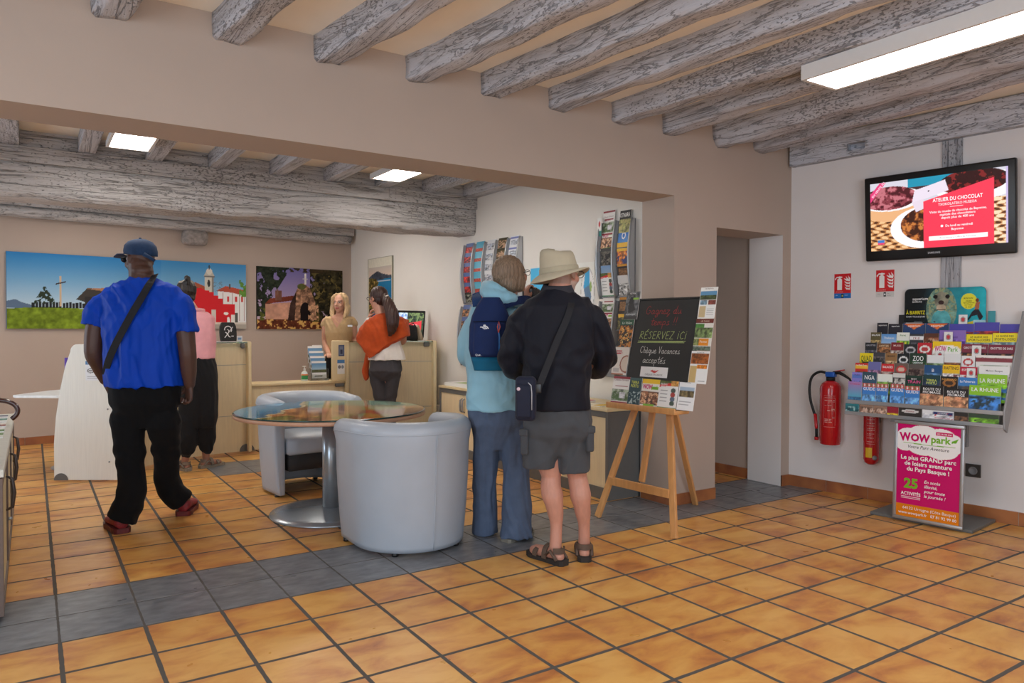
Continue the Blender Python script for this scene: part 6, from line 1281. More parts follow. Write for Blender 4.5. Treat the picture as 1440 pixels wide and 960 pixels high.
# board (its own thing)
BL = E(0.115, 0.125, LZ+0.004+0.0); UPV = (EB*lean + Vector((0, 0, 1))).normalized()
bwid, bhei = 0.555, 0.735
CH = mat('chalkboard_black', (38, 38, 38), 0.6, var=0.08, scale=5); CHF = mat('black_board_edge', (20, 19, 19), 0.5)
t = thing('chalkboard', 'black chalkboard with handwritten French notes, standing on the easel ledge', 'chalkboard', tuple(BL))
Mbd = frame(BL, EU, UPV)
MB().box(0, 0, -0.018, bwid, bhei, 0, 0, Mbd).build('board', CH, t, 0.002)
MB().box(-0.002, bhei+0.0005, -0.02, bwid+0.002, bhei+0.012, 0.004, 0, Mbd).build('top_edge', CHF, t)
# hand lettering: strokes on a 1-unit grid (x, y), advance width
G = {
 'G': ([[(.6, .85), (.4, 1), (.15, .85), (.05, .5), (.15, .1), (.4, 0), (.6, .2), (.62, .45), (.4, .45)]], .75), 'a': ([[(.45, .42), (.25, .5), (.08, .3), (.12, .05), (.3, .02), (.45, .4), (.43, .08), (.6, .05)]], .58),
 'g': ([[(.45, .42), (.25, .5), (.08, .3), (.15, .05), (.35, .05), (.46, .42), (.42, -.3), (.2, -.42), (.1, -.25), (.55, .05)]], .58), 'n': ([[(.05, .45), (.08, 0)], [(.08, .3), (.25, .48), (.38, .42), (.38, .05), (.5, .05)]], .5),
 'e': ([[(.06, .22), (.35, .3), (.35, .45), (.2, .5), (.06, .3), (.12, .04), (.3, 0), (.48, .12)]], .48), 'z': ([[(.06, .46), (.4, .46), (.08, .02), (.25, 0), (.35, -.2), (.2, -.35), (.5, .05)]], .52),
 'd': ([[(.42, .42), (.22, .48), (.08, .28), (.15, .03), (.35, .05), (.5, .95)], [(.42, .3), (.42, .04), (.58, .05)]], .58), 'u': ([[(.05, .46), (.08, .1), (.2, 0), (.38, .12), (.42, .46), (.42, .05), (.56, .05)]], .56),
 't': ([[(.28, .9), (.2, .1), (.3, 0), (.42, .08)], [(.05, .55), (.45, .58)]], .42), 'm': ([[(.05, .45), (.08, 0)], [(.08, .3), (.2, .46), (.28, .4), (.28, .02)], [(.28, .3), (.42, .47), (.5, .4), (.5, .05), (.62, .05)]], .64),
 'p': ([[(.08, .48), (.1, -.42)], [(.1, .35), (.28, .5), (.42, .35), (.36, .08), (.12, .05)]], .5), 's': ([[(.35, .5), (.18, .42), (.34, .15), (.22, 0), (.05, .06)], [(.3, .05), (.45, .1)]], .44),
 '!': ([[(.2, 1), (.15, .35)], [(.13, .08), (.14, .02)]], .3), ' ': ([], .38), 'R': ([[(.1, 0), (.15, 1), (.45, .95), (.5, .7), (.15, .5), (.55, 0)]], .66), 'E': ([[(.5, 1), (.12, 1), (.1, 0), (.5, 0)], [(.1, .5), (.42, .52)]], .6),
 'É': ([[(.5, 1), (.12, 1), (.1, 0), (.5, 0)], [(.1, .5), (.42, .52)], [(.28, 1.12), (.5, 1.3)]], .6), 'S': ([[(.5, .9), (.3, 1), (.12, .8), (.45, .35), (.35, .05), (.08, .1)]], .6), 'V': ([[(.05, 1), (.25, 0), (.5, 1)]], .58), 'Z': ([[(.08, 1), (.5, 1), (.05, 0), (.52, 0)]], .62),
 'i': ([[(.12, .6), (.12, 0)], [(.12, .9), (.13, .96)]], .3), 'I': ([[(.15, .75), (.12, 0)], [(.15, .95), (.16, 1.0)]], .34), 'C': ([[(.55, .85), (.35, 1), (.12, .75), (.08, .3), (.3, 0), (.55, .12)]], .66), 'c': ([[(.38, .42), (.22, .5), (.06, .28), (.15, .03), (.4, .08)]], .44),
 'h': ([[(.15, 1), (.08, 0)], [(.09, .3), (.26, .48), (.4, .4), (.38, .04), (.5, .05)]], .52), 'è': ([[(.06, .22), (.35, .3), (.35, .45), (.2, .5), (.06, .3), (.12, .04), (.3, 0), (.48, .12)], [(.1, .85), (.26, .65)]], .48), 'é': ([[(.06, .22), (.35, .3), (.35, .45), (.2, .5), (.06, .3), (.12, .04), (.3, 0), (.48, .12)], [(.2, .66), (.4, .86)]], .48),
 'q': ([[(.42, .42), (.22, .5), (.08, .28), (.16, .04), (.36, .08), (.44, .45), (.4, -.42), (.55, -.1)]], .56), 'o': ([[(.25, .5), (.08, .3), (.12, .05), (.3, .0), (.42, .22), (.25, .5), (.5, .42)]], .5),
}
def handwrite(s, x, y, h_, sl=0.12):
    out = []
    for ch in s:
        ls, adv = G[ch]
        for ln in ls: out.append([(x+(px_+sl*py_)*h_, y+py_*h_) for px_, py_ in ln])
        x += adv*h_
    return out
def ink(name, lines, w_, c):
    vs, fs = stroke_quads(lines, w_); mb = MB(); mb.add([Mbd @ Vector((p[0], p[1], 0.0008)) for p in vs], fs)
    return mb.build(name, mat(name, c, 0.9, var=0.25, scale=400), t)
RC, GC, WC = (166, 66, 66), (174, 192, 124), (206, 206, 202)
def fitted(s_, x, y, h_, w_):
    ls = handwrite(s_, 0, 0, h_); x1 = max(p_[0] for l_ in ls for p_ in l_); return [[(x+p_[0]*w_/x1, y+p_[1]) for p_ in l_] for l_ in ls]
ink('handwriting_red', fitted('Gagnez du', 0.095, 0.636, 0.056, 0.31), 0.0038, RC); ink('handwriting_red', fitted('temps !!', 0.150, 0.558, 0.054, 0.23), 0.0038, RC)
ink('handwriting_green', fitted('RÉSERVEZ ICI', 0.066, 0.464, 0.050, 0.405), 0.0038, GC)
ink('underline_green', [[(0.062, 0.446), (0.47, 0.450)], [(0.060, 0.436), (0.46, 0.440)], [(0.08, 0.441), (0.45, 0.446)]], 0.0036, GC)
ink('handwriting_white', fitted('Chèque Vacances', 0.090, 0.364, 0.046, 0.345), 0.0036, WC); ink('handwriting_white', fitted('acceptés', 0.125, 0.296, 0.048, 0.20), 0.0036, WC)
im = Img(50, 20, (238, 236, 236)); im.poly([(0.36, 0.62), (0.44, 0.70), (0.55, 0.62), (0.68, 0.74), (0.60, 0.5), (0.52, 0.40), (0.44, 0.5)], (200, 60, 50))
o = art('sticker', Mbd @ Vector((0.122, 0.200, 0.0012)), EU*0.235, UPV*0.070, im, thick=0.0008, texts=[('CHÈQUES VACANCES', 0.118, 0.012, 0.011, (80, 60, 60), 'c', 0.18)], parent=t)
# leaflets clipped round the board
def eas(name, u, v, w_, h_, im, label, tx=(), out=0.006, tilt=0.0):
    A = Mbd @ Vector((u, v, out)); Uu = (EU*math.cos(tilt)+UPV*math.sin(tilt))*w_; Vu = (UPV*math.cos(tilt)-EU*math.sin(tilt))*h_
    return leaflet(name, A, Uu, Vu, im, label, 'leaflets around the chalkboard', tx, 0.003)
def big(*a): return cover(*a, w=30, h=48)
im = Img(30, 48, (74, 76, 78)); im.rect(0, 0, 1, 1, (92, 94, 96), noise=0.9, cells=7); im.ell(0.42, 0.62, 0.18, 0.2, (24, 24, 26)); im.poly([(0.2, 0.5), (0.6, 0.6), (0.8, 0.35), (0.3, 0.2)], (30, 30, 32)); im.rect(0.55, 0.72, 0.95, 0.78, (150, 206, 60)); im.rect(0, 0, 1, 0.12, (50, 50, 52))
eas('leaflet', -0.100, 0.600, 0.125, 0.200, im, 'grey cycling leaflet at the top left corner of the chalkboard', [('FESTIVAL', 0.06, 0.182, 0.010, W_, 'c', 0.09), ('PAYS BASQUE', 0.06, 0.03, 0.010, W_, 'c', 0.1)])
im = Img(30, 48, (24, 18, 14)); im.rect(0, 0.80, 1, 1, (20, 76, 50)); im.blobs(0, 0, 1, 0.78, 8, 0.52, (190, 120, 40), 7); im.blobs(0.2, 0.1, 0.8, 0.7, 14, 0.62, (244, 200, 110), 8)
eas('leaflet', -0.125, 0.400, 0.130, 0.198, im, 'green topped golden leaflet on the left side of the chalkboard', [('La Vallee', 0.065, 0.166, 0.018, (220, 235, 220), 'c', 0.1, 0.2)])
im = Img(30, 48, (224, 214, 204)); im.ell(0.95, 0.4, 0.45, 0.32, (150, 84, 60)); im.ell(0.95, 0.4, 0.38, 0.27, (214, 196, 180)); im.rect(0.15, 0.84, 0.55, 0.88, (190, 40, 60)); im.rect(0.15, 0.76, 0.5, 0.80, (190, 40, 60)); im.rect(0, 0, 0.8, 0.06, (170, 110, 80)); im.rect(0.1, 0.1, 0.5, 0.25, (190, 180, 176))
eas('leaflet', -0.145, 0.200, 0.140, 0.198, im, 'cream leaflet with a brown ring, lower left of the chalkboard', [("LE PETIT", 0.055, 0.150, 0.012, (190, 40, 60), 'c', 0.07)])
im = Img(30, 70, (240, 240, 236)); im.rect(0.02, 0.66, 0.98, 0.88, (96, 150, 190)); im.rect(0.02, 0.60, 0.98, 0.74, (70, 84, 50), noise=0.6); im.rect(0.05, 0.44, 0.45, 0.58, (120, 150, 170), noise=0.6); im.rect(0.52, 0.44, 0.98, 0.58, (120, 60, 50), noise=0.6); im.rect(0.05, 0.03, 0.42, 0.40, (206, 184, 140)); 
for q_ in range(6): im.rect(0.5, 0.35-0.055*q_, 0.92, 0.36-0.055*q_, (170, 170, 170))
eas('leaflet', bwid-0.012, 0.600, 0.130, 0.205, im, 'tall white leaflet with a coast photo, top right of the chalkboard', [('DESTINATION', 0.065, 0.192, 0.007, (120, 60, 60), 'c', 0.09)])
im = Img(30, 50, (226, 222, 214)); im.rect(0, 0.86, 1, 1, (110, 40, 30)); im.rect(0, 0.72, 0.5, 0.85, (80, 140, 60), noise=0.3); im.rect(0, 0.40, 1, 0.72, (110, 130, 80), noise=0.9, cells=8); im.rect(0.3, 0.16, 0.85, 0.38, (226, 140, 30)); im.rect(0, 0.16, 0.3, 0.38, (120, 130, 80), noise=0.6); im.rect(0, 0, 1, 0.14, (96, 110, 96), noise=0.7)
eas('leaflet', bwid-0.016, 0.392, 0.135, 0.205, im, 'colourful leaflet with an orange patch, middle right of the chalkboard', [('Ferme', 0.075, 0.050, 0.015, (250, 240, 220), 'c', 0.07, 0.2), ('LES TRAINS', 0.07, 0.186, 0.009, (240, 220, 200), 'c', 0.1)])
im = Img(30, 50, (240, 240, 238)); im.rect(0.03, 0.60, 0.97, 0.92, (150, 84, 40), noise=0.7); im.rect(0.4, 0.46, 0.95, 0.58, (200, 120, 40), noise=0.6); im.rect(0.03, 0.03, 0.40, 0.55, (206, 176, 116)); im.rect(0.55, 0.08, 0.9, 0.10, (150, 150, 150))
eas('leaflet', bwid-0.020, 0.178, 0.140, 0.210, im, 'white leaflet with copper pan photos, lower right of the chalkboard', [("DESTINATION", 0.07, 0.197, 0.006, (90, 90, 90), 'c', 0.08)])
lowz = -0.012
specs = [(-0.100, 0.155, chateau(30, 40), 'white castle leaflet, first from the left on the easel ledge', [("Château d'Urtubie", 0.0775, 0.158, 0.013, (110, 40, 50), 'c', 0.135)]),
         (0.058, 0.108, None, 'dark teal leaflet lettered TERRA PORTU on the easel ledge', [('TERRA', 0.05, 0.145, 0.020, (214, 220, 90), 'c', 0.07, 0, 0.01), ('PORTU', 0.05, 0.120, 0.020, (214, 220, 90), 'c', 0.07, 0, 0.01)]),
         (0.170, 0.150, wowim(30, 40), 'yellow topped leaflet with pink WOW lettering on the easel ledge', [('WOW', 0.05, 0.118, 0.030, (206, 10, 110), 'c', 0.085, 0, 0.04), ('park', 0.115, 0.120, 0.022, gr, 'c', 0.06, 0, 0.02)]),
         (0.323, 0.155, circ(30, 40), 'white leaflet with a red ribbon and four round photos on the easel ledge', [('RESEAU', 0.010, 0.153, 0.012, W_, 'l', 0.07), ('BASQUE', 0.010, 0.140, 0.010, W_, 'l', 0.06)]),
         (0.482, 0.130, None, 'white leaflet with a village photo, last on the right of the easel ledge', [('LE CHEMIN', 0.065, 0.175, 0.007, (90, 90, 90), 'c', 0.06)])]
for i, (u, w_, im, lb, tx) in enumerate(specs):
    if i == 1: im = Img(24, 40, (34, 66, 74)); im.blobs(0.1, 0.05, 0.95, 0.5, 9, 0.58, (170, 190, 190), 5); im.rect(0, 0.9, 1, 1, (60, 90, 90))
    if i == 4: im = Img(26, 40, (240, 241, 242)); im.rect(0.05, 0.48, 0.95, 0.82, (110, 96, 66), noise=0.8, cells=8); im.rect(0.05, 0.70, 0.95, 0.84, (170, 190, 210)); im.rect(0.1, 0.3, 0.8, 0.32, (160, 160, 165)); im.rect(0.1, 0.2, 0.7, 0.22, (160, 160, 165))
    eas('leaflet', u, lowz+0.012, w_, 0.188-0.002*i, im, lb, tx, out=0.018+0.003*(i % 2))
# ================================================================ PEOPLE
CR = Vector((0.836, -0.549, 0)).normalized(); CF = Vector((0.549, 0.836, 0)).normalized()
def blob(name, mb, m, parent, voxel=0.006, smooth=3, fac=0.5, fn=None, colfn=None, Mw=None):
    """fuse overlapping lofts into one continuous skin (voxel remesh), smooth it and optionally fold it"""
    me = mb.mesh(name+'_raw'); o = D.objects.new(name+'_raw', me); COL.objects.link(o)
    r = o.modifiers.new('r', 'REMESH'); r.mode = 'VOXEL'; r.voxel_size = voxel
    if smooth:
        s = o.modifiers.new('s', 'SMOOTH'); s.factor = fac; s.iterations = smooth
    dg = bpy.context.evaluated_depsgraph_get(); out = D.meshes.new_from_object(o.evaluated_get(dg)); out.name = name
    D.objects.remove(o); D.meshes.remove(me)
    n = len(out.vertices); co = np.empty(n*3, np.float32); out.vertices.foreach_get('co', co); co = co.reshape(-1, 3)
    if fn is not None:
        nr = np.empty(n*3, np.float32); out.vertices.foreach_get('normal', nr); nr = nr.reshape(-1, 3)
        co = co + nr*fn(co)[:, None]; 
    if colfn is not None:
        c = colfn(co); a = out.color_attributes.new('Col', 'FLOAT_COLOR', 'POINT'); a.data.foreach_set('color', np.concatenate([srgb2lin(c/255.0), np.ones((n, 1))], 1).astype(np.float32).ravel())
    if Mw is not None:
        Mn = np.array(Mw); co = co @ Mn[:3, :3].T + Mn[:3, 3]
    out.vertices.foreach_set('co', np.ascontiguousarray(co, np.float32).ravel()); out.update()
    out.polygons.foreach_set('use_smooth', [True]*len(out.polygons)); out.materials.clear(); out.materials.append(m)
    ob = D.objects.new(name, out); COL.objects.link(ob)
    if parent is not None: ob.parent = parent; ob.matrix_parent_inverse = parent_inv(parent)
    return ob
def folds(amp, kx=9, kz=6, seed=0, diag=0.0):
    """creases: ridged waves bent by slower ones, fading in and out over the cloth"""
    r = np.random.default_rng(seed); ph = r.random(10)*6.28
    def f(c):
        x, y, z = c[:, 0], c[:, 1], c[:, 2]
        w = 0.06*np.sin(z*9+ph[0]+y*5)+0.05*np.sin(x*11+ph[1]+z*3)
        rid = lambda q: 1-2*np.abs(np.sin(q))**0.8
        s = rid((x*kx+z*diag*kz+w*6)*3.14+ph[2])*0.5+rid((z*kz-x*diag*kx*0.5+w*5+y*3)*3.14+ph[3])*0.35+np.sin((x*kx*1.9+y*kx*1.4+z*2.2+w*9)*6.28+ph[4])*0.25
        env = 0.25+0.75*np.sin(z*7+x*5+ph[5]+2*np.sin(x*8+ph[6]))**2
        return amp*2.3*s*env
    return f
def zfolds(amp, zc, spread, k=22, seed=0, base=0.002):
    """rings of creases, strongest round given heights (knees, ankles, elbows)"""
    r = np.random.default_rng(seed); ph = r.random(4)*6.28
    def f(c):
        x, y, z = c[:, 0], c[:, 1], c[:, 2]; e = 0
        for q in zc: e = e+np.exp(-((z-q)/spread)**2)
        return amp*e*np.sin(z*k*6.28*0.5+np.sin(x*25+ph[0])*1.6+np.sin(y*21+ph[1])*1.3)+base*np.sin(x*50+z*14+ph[2])*np.sin(y*40+ph[3])
    return f
def both(a, b): return lambda c: a(c)+b(c)
def ring(c, a, b, n=28, p=1.0):
    """superellipse ring, centre c, half axes along x and y"""
    c = Vector(c); out = []
    for k in range(n):
        t = 2*PI*k/n; x, y = math.cos(t), math.sin(t)
        out.append(c+Vector((a*math.copysign(abs(x)**p, x), b*math.copysign(abs(y)**p, y), 0)))
    return out
def rings_loft(mb, rs, p=0.85):
    """rs: (x, y, z, half width, half depth)"""
    R_ = [ring((x, y, z), a, b, p=p) for x, y, z, a, b in sorted(rs, key=lambda q: q[2])]
    return mb.loft(R_)
def limb(mb, pts, rad, n=16, k=5, e=True):
    """smoothly bent, tapering limb"""
    P = smooth_pts(pts, k); R_ = []
    m = len(rad)
    for i in range(len(P)):
        t = i/(len(P)-1)*(m-1); j = min(int(t), m-2); f_ = t-j; f_ = f_*f_*(3-2*f_); R_.append(rad[j]*(1-f_)+rad[j+1]*f_)
    a, b = P[0], P[-1]; mb.tube(P, R_, n); mb.ell(a, (R_[0]*0.97,)*3, 14, 8)
    if e: mb.ell(b, (R_[-1]*0.97,)*3, 14, 8)
    return mb
def hand(mb, wrist, dirv, palm, side, curl=0.5, s=1.0, thumb_out=0.5, spread=0.0):
    """five-fingered hand. dirv: wrist to knuckles; palm: the way the palm faces; side: +1 thumb on palm x dir side"""
    d = Vector(dirv).normalized(); pn = Vector(palm); pn = (pn-d*pn.dot(d)).normalized(); tn = d.cross(pn)*side; w = Vector(wrist)
    rs = []
    for t_, hw, hd in ((-0.01, 0.027, 0.021), (0.02, 0.030, 0.018), (0.05, 0.039, 0.016), (0.085, 0.041, 0.014), (0.098, 0.037, 0.011)):
        c = w+d*t_*s; rs.append([c+tn*hw*s*math.cos(2*PI*k/16)+pn*hd*s*math.sin(2*PI*k/16)*1.0 for k in range(16)])
    if (rs[0][1]-rs[0][0]).cross(rs[1][0]-rs[0][0]).dot(rs[0][0]-w) < 0: rs = [r[::-1] for r in rs]
    mb.loft(rs)
    for i, (off, L_, r_) in enumerate(((0.030, 0.072, 0.0092), (0.0105, 0.080, 0.0095), (-0.0095, 0.075, 0.0090), (-0.0285, 0.060, 0.0082))):
        b = w+d*0.088*s+tn*off*s; a_ = 0.15+curl*0.6; p = [b-d*0.012*s, b]; dd = (d+tn*(off*spread*12)).normalized()
        for q, (fr, cc) in enumerate(((0.45, 0.75), (0.30, 1.15), (0.25, 0.9))):
            ang = a_*cc if q == 0 else ang+curl*cc*1.15
            v = dd*math.cos(ang)+pn*math.sin(ang); p.append(p[-1]+v*L_*fr*s)
        mb.tube(p, [r_*s*1.05, r_*s*1.05, r_*s, r_*s*0.92, r_*s*0.8], 10); mb.ell(p[-1], (r_*s*0.8,)*3, 8, 6)
    b = w+d*0.022*s+tn*0.026*s; v1 = (d*0.75+tn*(0.5+0.4*thumb_out)+pn*0.35).normalized(); v2 = (d*0.9+tn*(0.1+0.3*thumb_out)+pn*(0.3+0.4*curl)).normalized()
    mb.tube([b, b+v1*0.040*s, b+v1*0.040*s+v2*0.030*s, b+v1*0.040*s+v2*0.055*s], [0.014*s, 0.0125*s, 0.0105*s, 0.0085*s], 10); mb.ell(b+v1*0.040*s+v2*0.055*s, (0.0085*s,)*3, 8, 6)
    return mb
def head_shapes(mb, c, R, s=1.0, male=False):
    """head built round its centre c, rotation R (local +y = the way the face looks)"""
    def P(x, y, z): return Vector(c)+R @ Vector((x*s, y*s, z*s))
    def el(x, y, z, a, b, h_): mb.ell(P(x, y, z), (a*s, b*s, h_*s), 22, 14, R=R)
    el(0, -0.012, 0.028, 0.076, 0.096, 0.094); el(0, 0.022, -0.03, 0.062, 0.072, 0.078); el(0, 0.040, -0.075, 0.042 if male else 0.036, 0.048, 0.040); el(0, 0.062, -0.097, 0.022, 0.022, 0.018)
    el(0.036, 0.062, -0.030, 0.024, 0.024, 0.026); el(-0.036, 0.062, -0.030, 0.024, 0.024, 0.026)         # cheeks
    el(0, 0.080, 0.024, 0.052, 0.012, 0.012)                                                                # brow
    mb.tube([P(0, 0.086, 0.018), P(0, 0.100, -0.006), P(0, 0.112, -0.026), P(0, 0.098, -0.034)], [0.008*s, 0.009*s, 0.0125*s, 0.010*s], 10); el(0.011, 0.095, -0.031, 0.008, 0.010, 0.007); el(-0.011, 0.095, -0.031, 0.008, 0.010, 0.007)
    el(0, 0.088, -0.056, 0.022, 0.012, 0.0065); el(0, 0.086, -0.066, 0.019, 0.012, 0.0065)                # lips
    for sx in (-1, 1):
        el(sx*0.078, -0.006, -0.006, 0.010, 0.020, 0.032); el(sx*0.080, 0.004, -0.028, 0.008, 0.010, 0.014)
        el(sx*0.031, 0.074, 0.008, 0.014, 0.012, 0.011)
    return mb
def face_colours(c, R, skin, lip, brow, s=1.0, beard=None, iris=(50, 36, 28), nape=None):
    Ri = np.array(R.inverted()); c = np.array(c); skin = np.array(skin, float)
    def f(co):
        q = (co-c) @ Ri.T/s; x, y, z = q[:, 0], q[:, 1], q[:, 2]; out = np.broadcast_to(skin, (len(co), 3)).copy()
        near = (np.abs(x) < 0.1) & (y > 0.03) & (np.abs(z) < 0.14)
        out[near & ((x/0.026)**2+((z+0.061)/0.0105)**2 < 1) & (y > 0.07)] = lip
        for sx in (-1, 1):
            e = near & (((x-sx*0.031)/0.0145)**2+((z-0.008)/0.0065)**2 < 1); out[e] = (225, 220, 214); out[near & (((x-sx*0.031)/0.0062)**2+((z-0.0075)/0.0062)**2 < 1)] = iris
            out[near & (np.abs(x-sx*0.031) < 0.017) & (np.abs(z-0.0165) < 0.0022)] = (40, 30, 26)
            out[near & (np.abs(x-sx*0.033) < 0.021) & (np.abs(z-0.030+0.10*np.abs(np.abs(x)-0.03)) < 0.0038)] = brow
        if nape is not None: out[(y < 0.0) & (np.abs(z+0.005) < 0.062) & (x*x+y*y < 0.02)] = nape
        if beard is not None:
            b = (np.abs(x) < 0.09) & (y > 0.0) & (z < -0.045) & (z > -0.13) & ~((np.abs(x) < 0.024) & (np.abs(z+0.061) < 0.009)); out[b] = beard
        return out
    return f
def Rz(a): return Matrix.Rotation(a, 3, 'Z')
def Rx(a): return Matrix.Rotation(a, 3, 'X')
def Ry(a): return Matrix.Rotation(a, 3, 'Y')
class Person:
    """local frame: x to the camera's right, y away from it, z up; standing at (x, y)"""
    def __init__(s, label, x, y, yaw=0.0):
        s.root = thing('person', label, 'person', (x, y, 0), -YAW); s.M = Matrix.Translation((x, y, 0)) @ Matrix.Rotation(-YAW, 4, 'Z')
        d = Vector((x, y, 0))-Vector((CAM.x, CAM.y, 0)); s.fw = d.dot(CF); s.lat = d.dot(CR)
    def P(s, px, py, dy=0.0):
        """metric local point from a measured outline point of the photograph, dy behind the standing point"""
        f_ = s.fw+dy; return Vector(((px-720)/1030*f_-s.lat, dy, 1.3196-(py-461+0.0024*(720-px))/1030*f_))
    def blob(s, name, mb, m, **k): return blob(name, mb, m, s.root, Mw=s.M, **k)
    def part(s, name, mb, m, parent=None):
        me_v = [tuple(s.M @ Vector(v)) for v in mb.v]; mb.v = me_v; return mb.build(name, m, parent or s.root)
def cloth(name, c, rough=0.85, sheen=0.15, bs=900, var=0.05, scale=20, bump=0.25): return mat(name, c, rough, var=var, scale=scale, bump=bump, bscale=bs, sheen=sheen*0.3, spec=0.2)
def shoe(p, name, heel, toe_dir, L_, m_up, m_sole, w=0.048, h=0.075, sole=0.028):
    """closed shoe: heel point on the ground, pointing toe_dir (local x,y)"""
    d = Vector((toe_dir[0], toe_dir[1], 0)).normalized(); q = Vector((d.y, -d.x, 0)); heel = Vector((heel[0], heel[1], 0)); rs = []
    def sec(t_, hw, z0, z1): c = heel+d*t_*L_; return [c+q*hw*math.cos(a)+Vector((0, 0, z0+(z1-z0)*(0.5+0.5*math.sin(a)))) for a in [2*PI*k/20 for k in range(20)]]
    prof = [(-0.01, 0.5, 0.6), (0.03, 0.82, 1.05), (0.15, 0.92, 1.12), (0.3, 0.88, 1.0), (0.5, 0.96, 0.75), (0.7, 1.05, 0.62), (0.88, 0.85, 0.52), (1.0, 0.35, 0.36)]
    mb = MB().loft([sec(t_, w*a, sole*0.8, sole*0.8+h*b) for t_, a, b in prof]); up = p.part(name, mb, m_up)
    mb = MB()
    def ssec(t_, hw, z0, z1): c = heel+d*t_*L_; return [c-q*hw+V(0, 0, z0), c+q*hw+V(0, 0, z0), c+q*hw*1.05+V(0, 0, z1), c-q*hw*1.05+V(0, 0, z1)]
    mb.loft([ssec(t_, (w+0.004)*a, 0.001+(0.012 if t_ > 0.95 else 0), sole) for t_, a in ((-0.03, 0.6), (0.02, 0.88), (0.15, 0.96), (0.35, 0.88), (0.5, 0.92), (0.7, 1.05), (0.88, 0.9), (1.02, 0.42))], smooth=False)
    p.part('sole', mb, m_sole, up); return up

# ---------------------------------------------------------------- 1. man in the blue T-shirt
p = Person('person in a royal blue T-shirt, black jeans and dark blue cap, walking away', 0.53, 1.80)
P = p.P
DSK = (88, 58, 46)
hc = P(197, 365, 0.04); RH = Rz(1.05) @ Rx(-0.05)
mb = MB(); head_shapes(mb, hc, RH, 1.04, True)
mb.ell(P(200, 381, -0.02), (0.070, 0.062, 0.045), 20, 10)
limb(mb, [P(198, 372, 0.01), P(200, 398, -0.01)], [0.072, 0.080])
rings_loft(mb, [(0, 0, 1.60, 0.12, 0.06), (0, 0, 1.52, 0.20, 0.09), (0, 0, 1.40, 0.21, 0.12), (0, 0.01, 1.2, 0.205, 0.135), (0, 0.01, 1.05, 0.205, 0.14), (0, 0.0, 0.92, 0.21, 0.14), (0, 0, 0.84, 0.18, 0.12)])
sl, sr = P(153, 430, 0), P(249, 430, 0)
el_, wl = P(131, 494, -0.02), P(147, 534, 0.10)
er, wr = P(263, 492, -0.01), P(266, 540, 0.03)
limb(mb, [sl, P(136, 455, -0.01), el_, (el_+wl)/2, wl], [0.052, 0.062, 0.056, 0.050, 0.036]); limb(mb, [sr, P(258, 455, 0), er, (er+wr)/2, wr], [0.052, 0.062, 0.055, 0.052, 0.036])
hand(mb, wl, (0.25, 0.35, -1), (1, 0.2, 0), 1, 0.35, 1.05); hand(mb, wr, (-0.10, 0.05, -1), (-0.65, -0.75, 0), 1, 1.15, 1.12, 0.1)
al, ar = V(-0.075, -0.15, 0.09), V(0.125, 0.30, 0.11)
kl, kr = P(181, 640, -0.03), P(232, 632, 0.12)
hl, hr = P(180, 570, 0), P(226, 570, 0)
limb(mb, [hl, P(181, 640, -0.03), P(184, 690, -0.1), al], [0.075, 0.06, 0.06, 0.045]); limb(mb, [hr, P(233, 636, 0.11), P(234, 680, 0.2), ar], [0.075, 0.06, 0.06, 0.045])
limb(mb, [al, al+V(-0.05, 0.10, -0.045)], [0.04, 0.03]); limb(mb, [ar, ar+V(-0.02, 0.10, -0.065)], [0.04, 0.03])
p.blob('body', mb, SKIN, voxel=0.0055, smooth=2, fac=0.4, colfn=face_colours(hc, RH, DSK, (96, 60, 54), (24, 18, 16), 1.04, beard=(44, 36, 34)))
# neck creases are part of the blob shading; T-shirt
BLUE = mat('royal_blue_jersey', (0, 62, 178), 0.6, var=0.06, scale=9, bump=0.1, bscale=700, sheen=0.0, spec=0.2)
mb = MB(); rings_loft(mb, [(0.0, -0.01, 1.648, 0.085, 0.066), (0.0, -0.01, 1.625, 0.155, 0.088), (0, -0.005, 1.585, 0.235, 0.112), (0, 0, 1.53, 0.272, 0.138), (0, 0, 1.42, 0.272, 0.158), (0, 0.0, 1.30, 0.262, 0.168), (0, 0.0, 1.16, 0.252, 0.175), (0.005, 0.0, 1.02, 0.250, 0.178), (0.01, 0.0, 0.94, 0.252, 0.178), (0.012, 0, 0.925, 0.25, 0.176)], p=0.88)
limb(mb, [P(158, 424, 0), P(145, 430, 0), P(136, 444, -0.01), P(131, 460, -0.02)], [0.078, 0.086, 0.086, 0.084], e=False); limb(mb, [P(244, 422, 0), P(253, 430, 0), P(257, 446, 0), P(260, 468, 0)], [0.078, 0.088, 0.090, 0.088], e=False)
p.blob('t_shirt', mb, BLUE, voxel=0.0075, smooth=3, fn=both(folds(0.0075, 5.5, 2.2, 4, 1.3), folds(0.003, 11, 5, 7, -1.0)))
BLKJ = cloth('black_denim', (16, 16, 18), 0.9, 0.1)
mb = MB(); rings_loft(mb, [(0.01, 0, 0.98, 0.215, 0.150), (0.01, 0, 0.90, 0.228, 0.155), (0.01, 0, 0.82, 0.226, 0.150), (0.01, 0, 0.76, 0.19, 0.12), (0.01, 0, 0.66, 0.12, 0.08)])
limb(mb, [P(179, 590, 0), P(181, 640, -0.03), P(184, 690, -0.1), V(-0.080, -0.14, 0.075)], [0.118, 0.096, 0.086, 0.092, 0.098], e=False); limb(mb, [P(229, 590, 0), P(233, 636, 0.11), P(234, 680, 0.2), V(0.120, 0.28, 0.10)], [0.116, 0.092, 0.082, 0.088, 0.086], e=False)
p.blob('jeans', mb, BLKJ, voxel=0.0075, smooth=12, fn=both(zfolds(0.005, (0.5, 0.15), 0.10, 16, 3), folds(0.003, 7, 5, 9)))
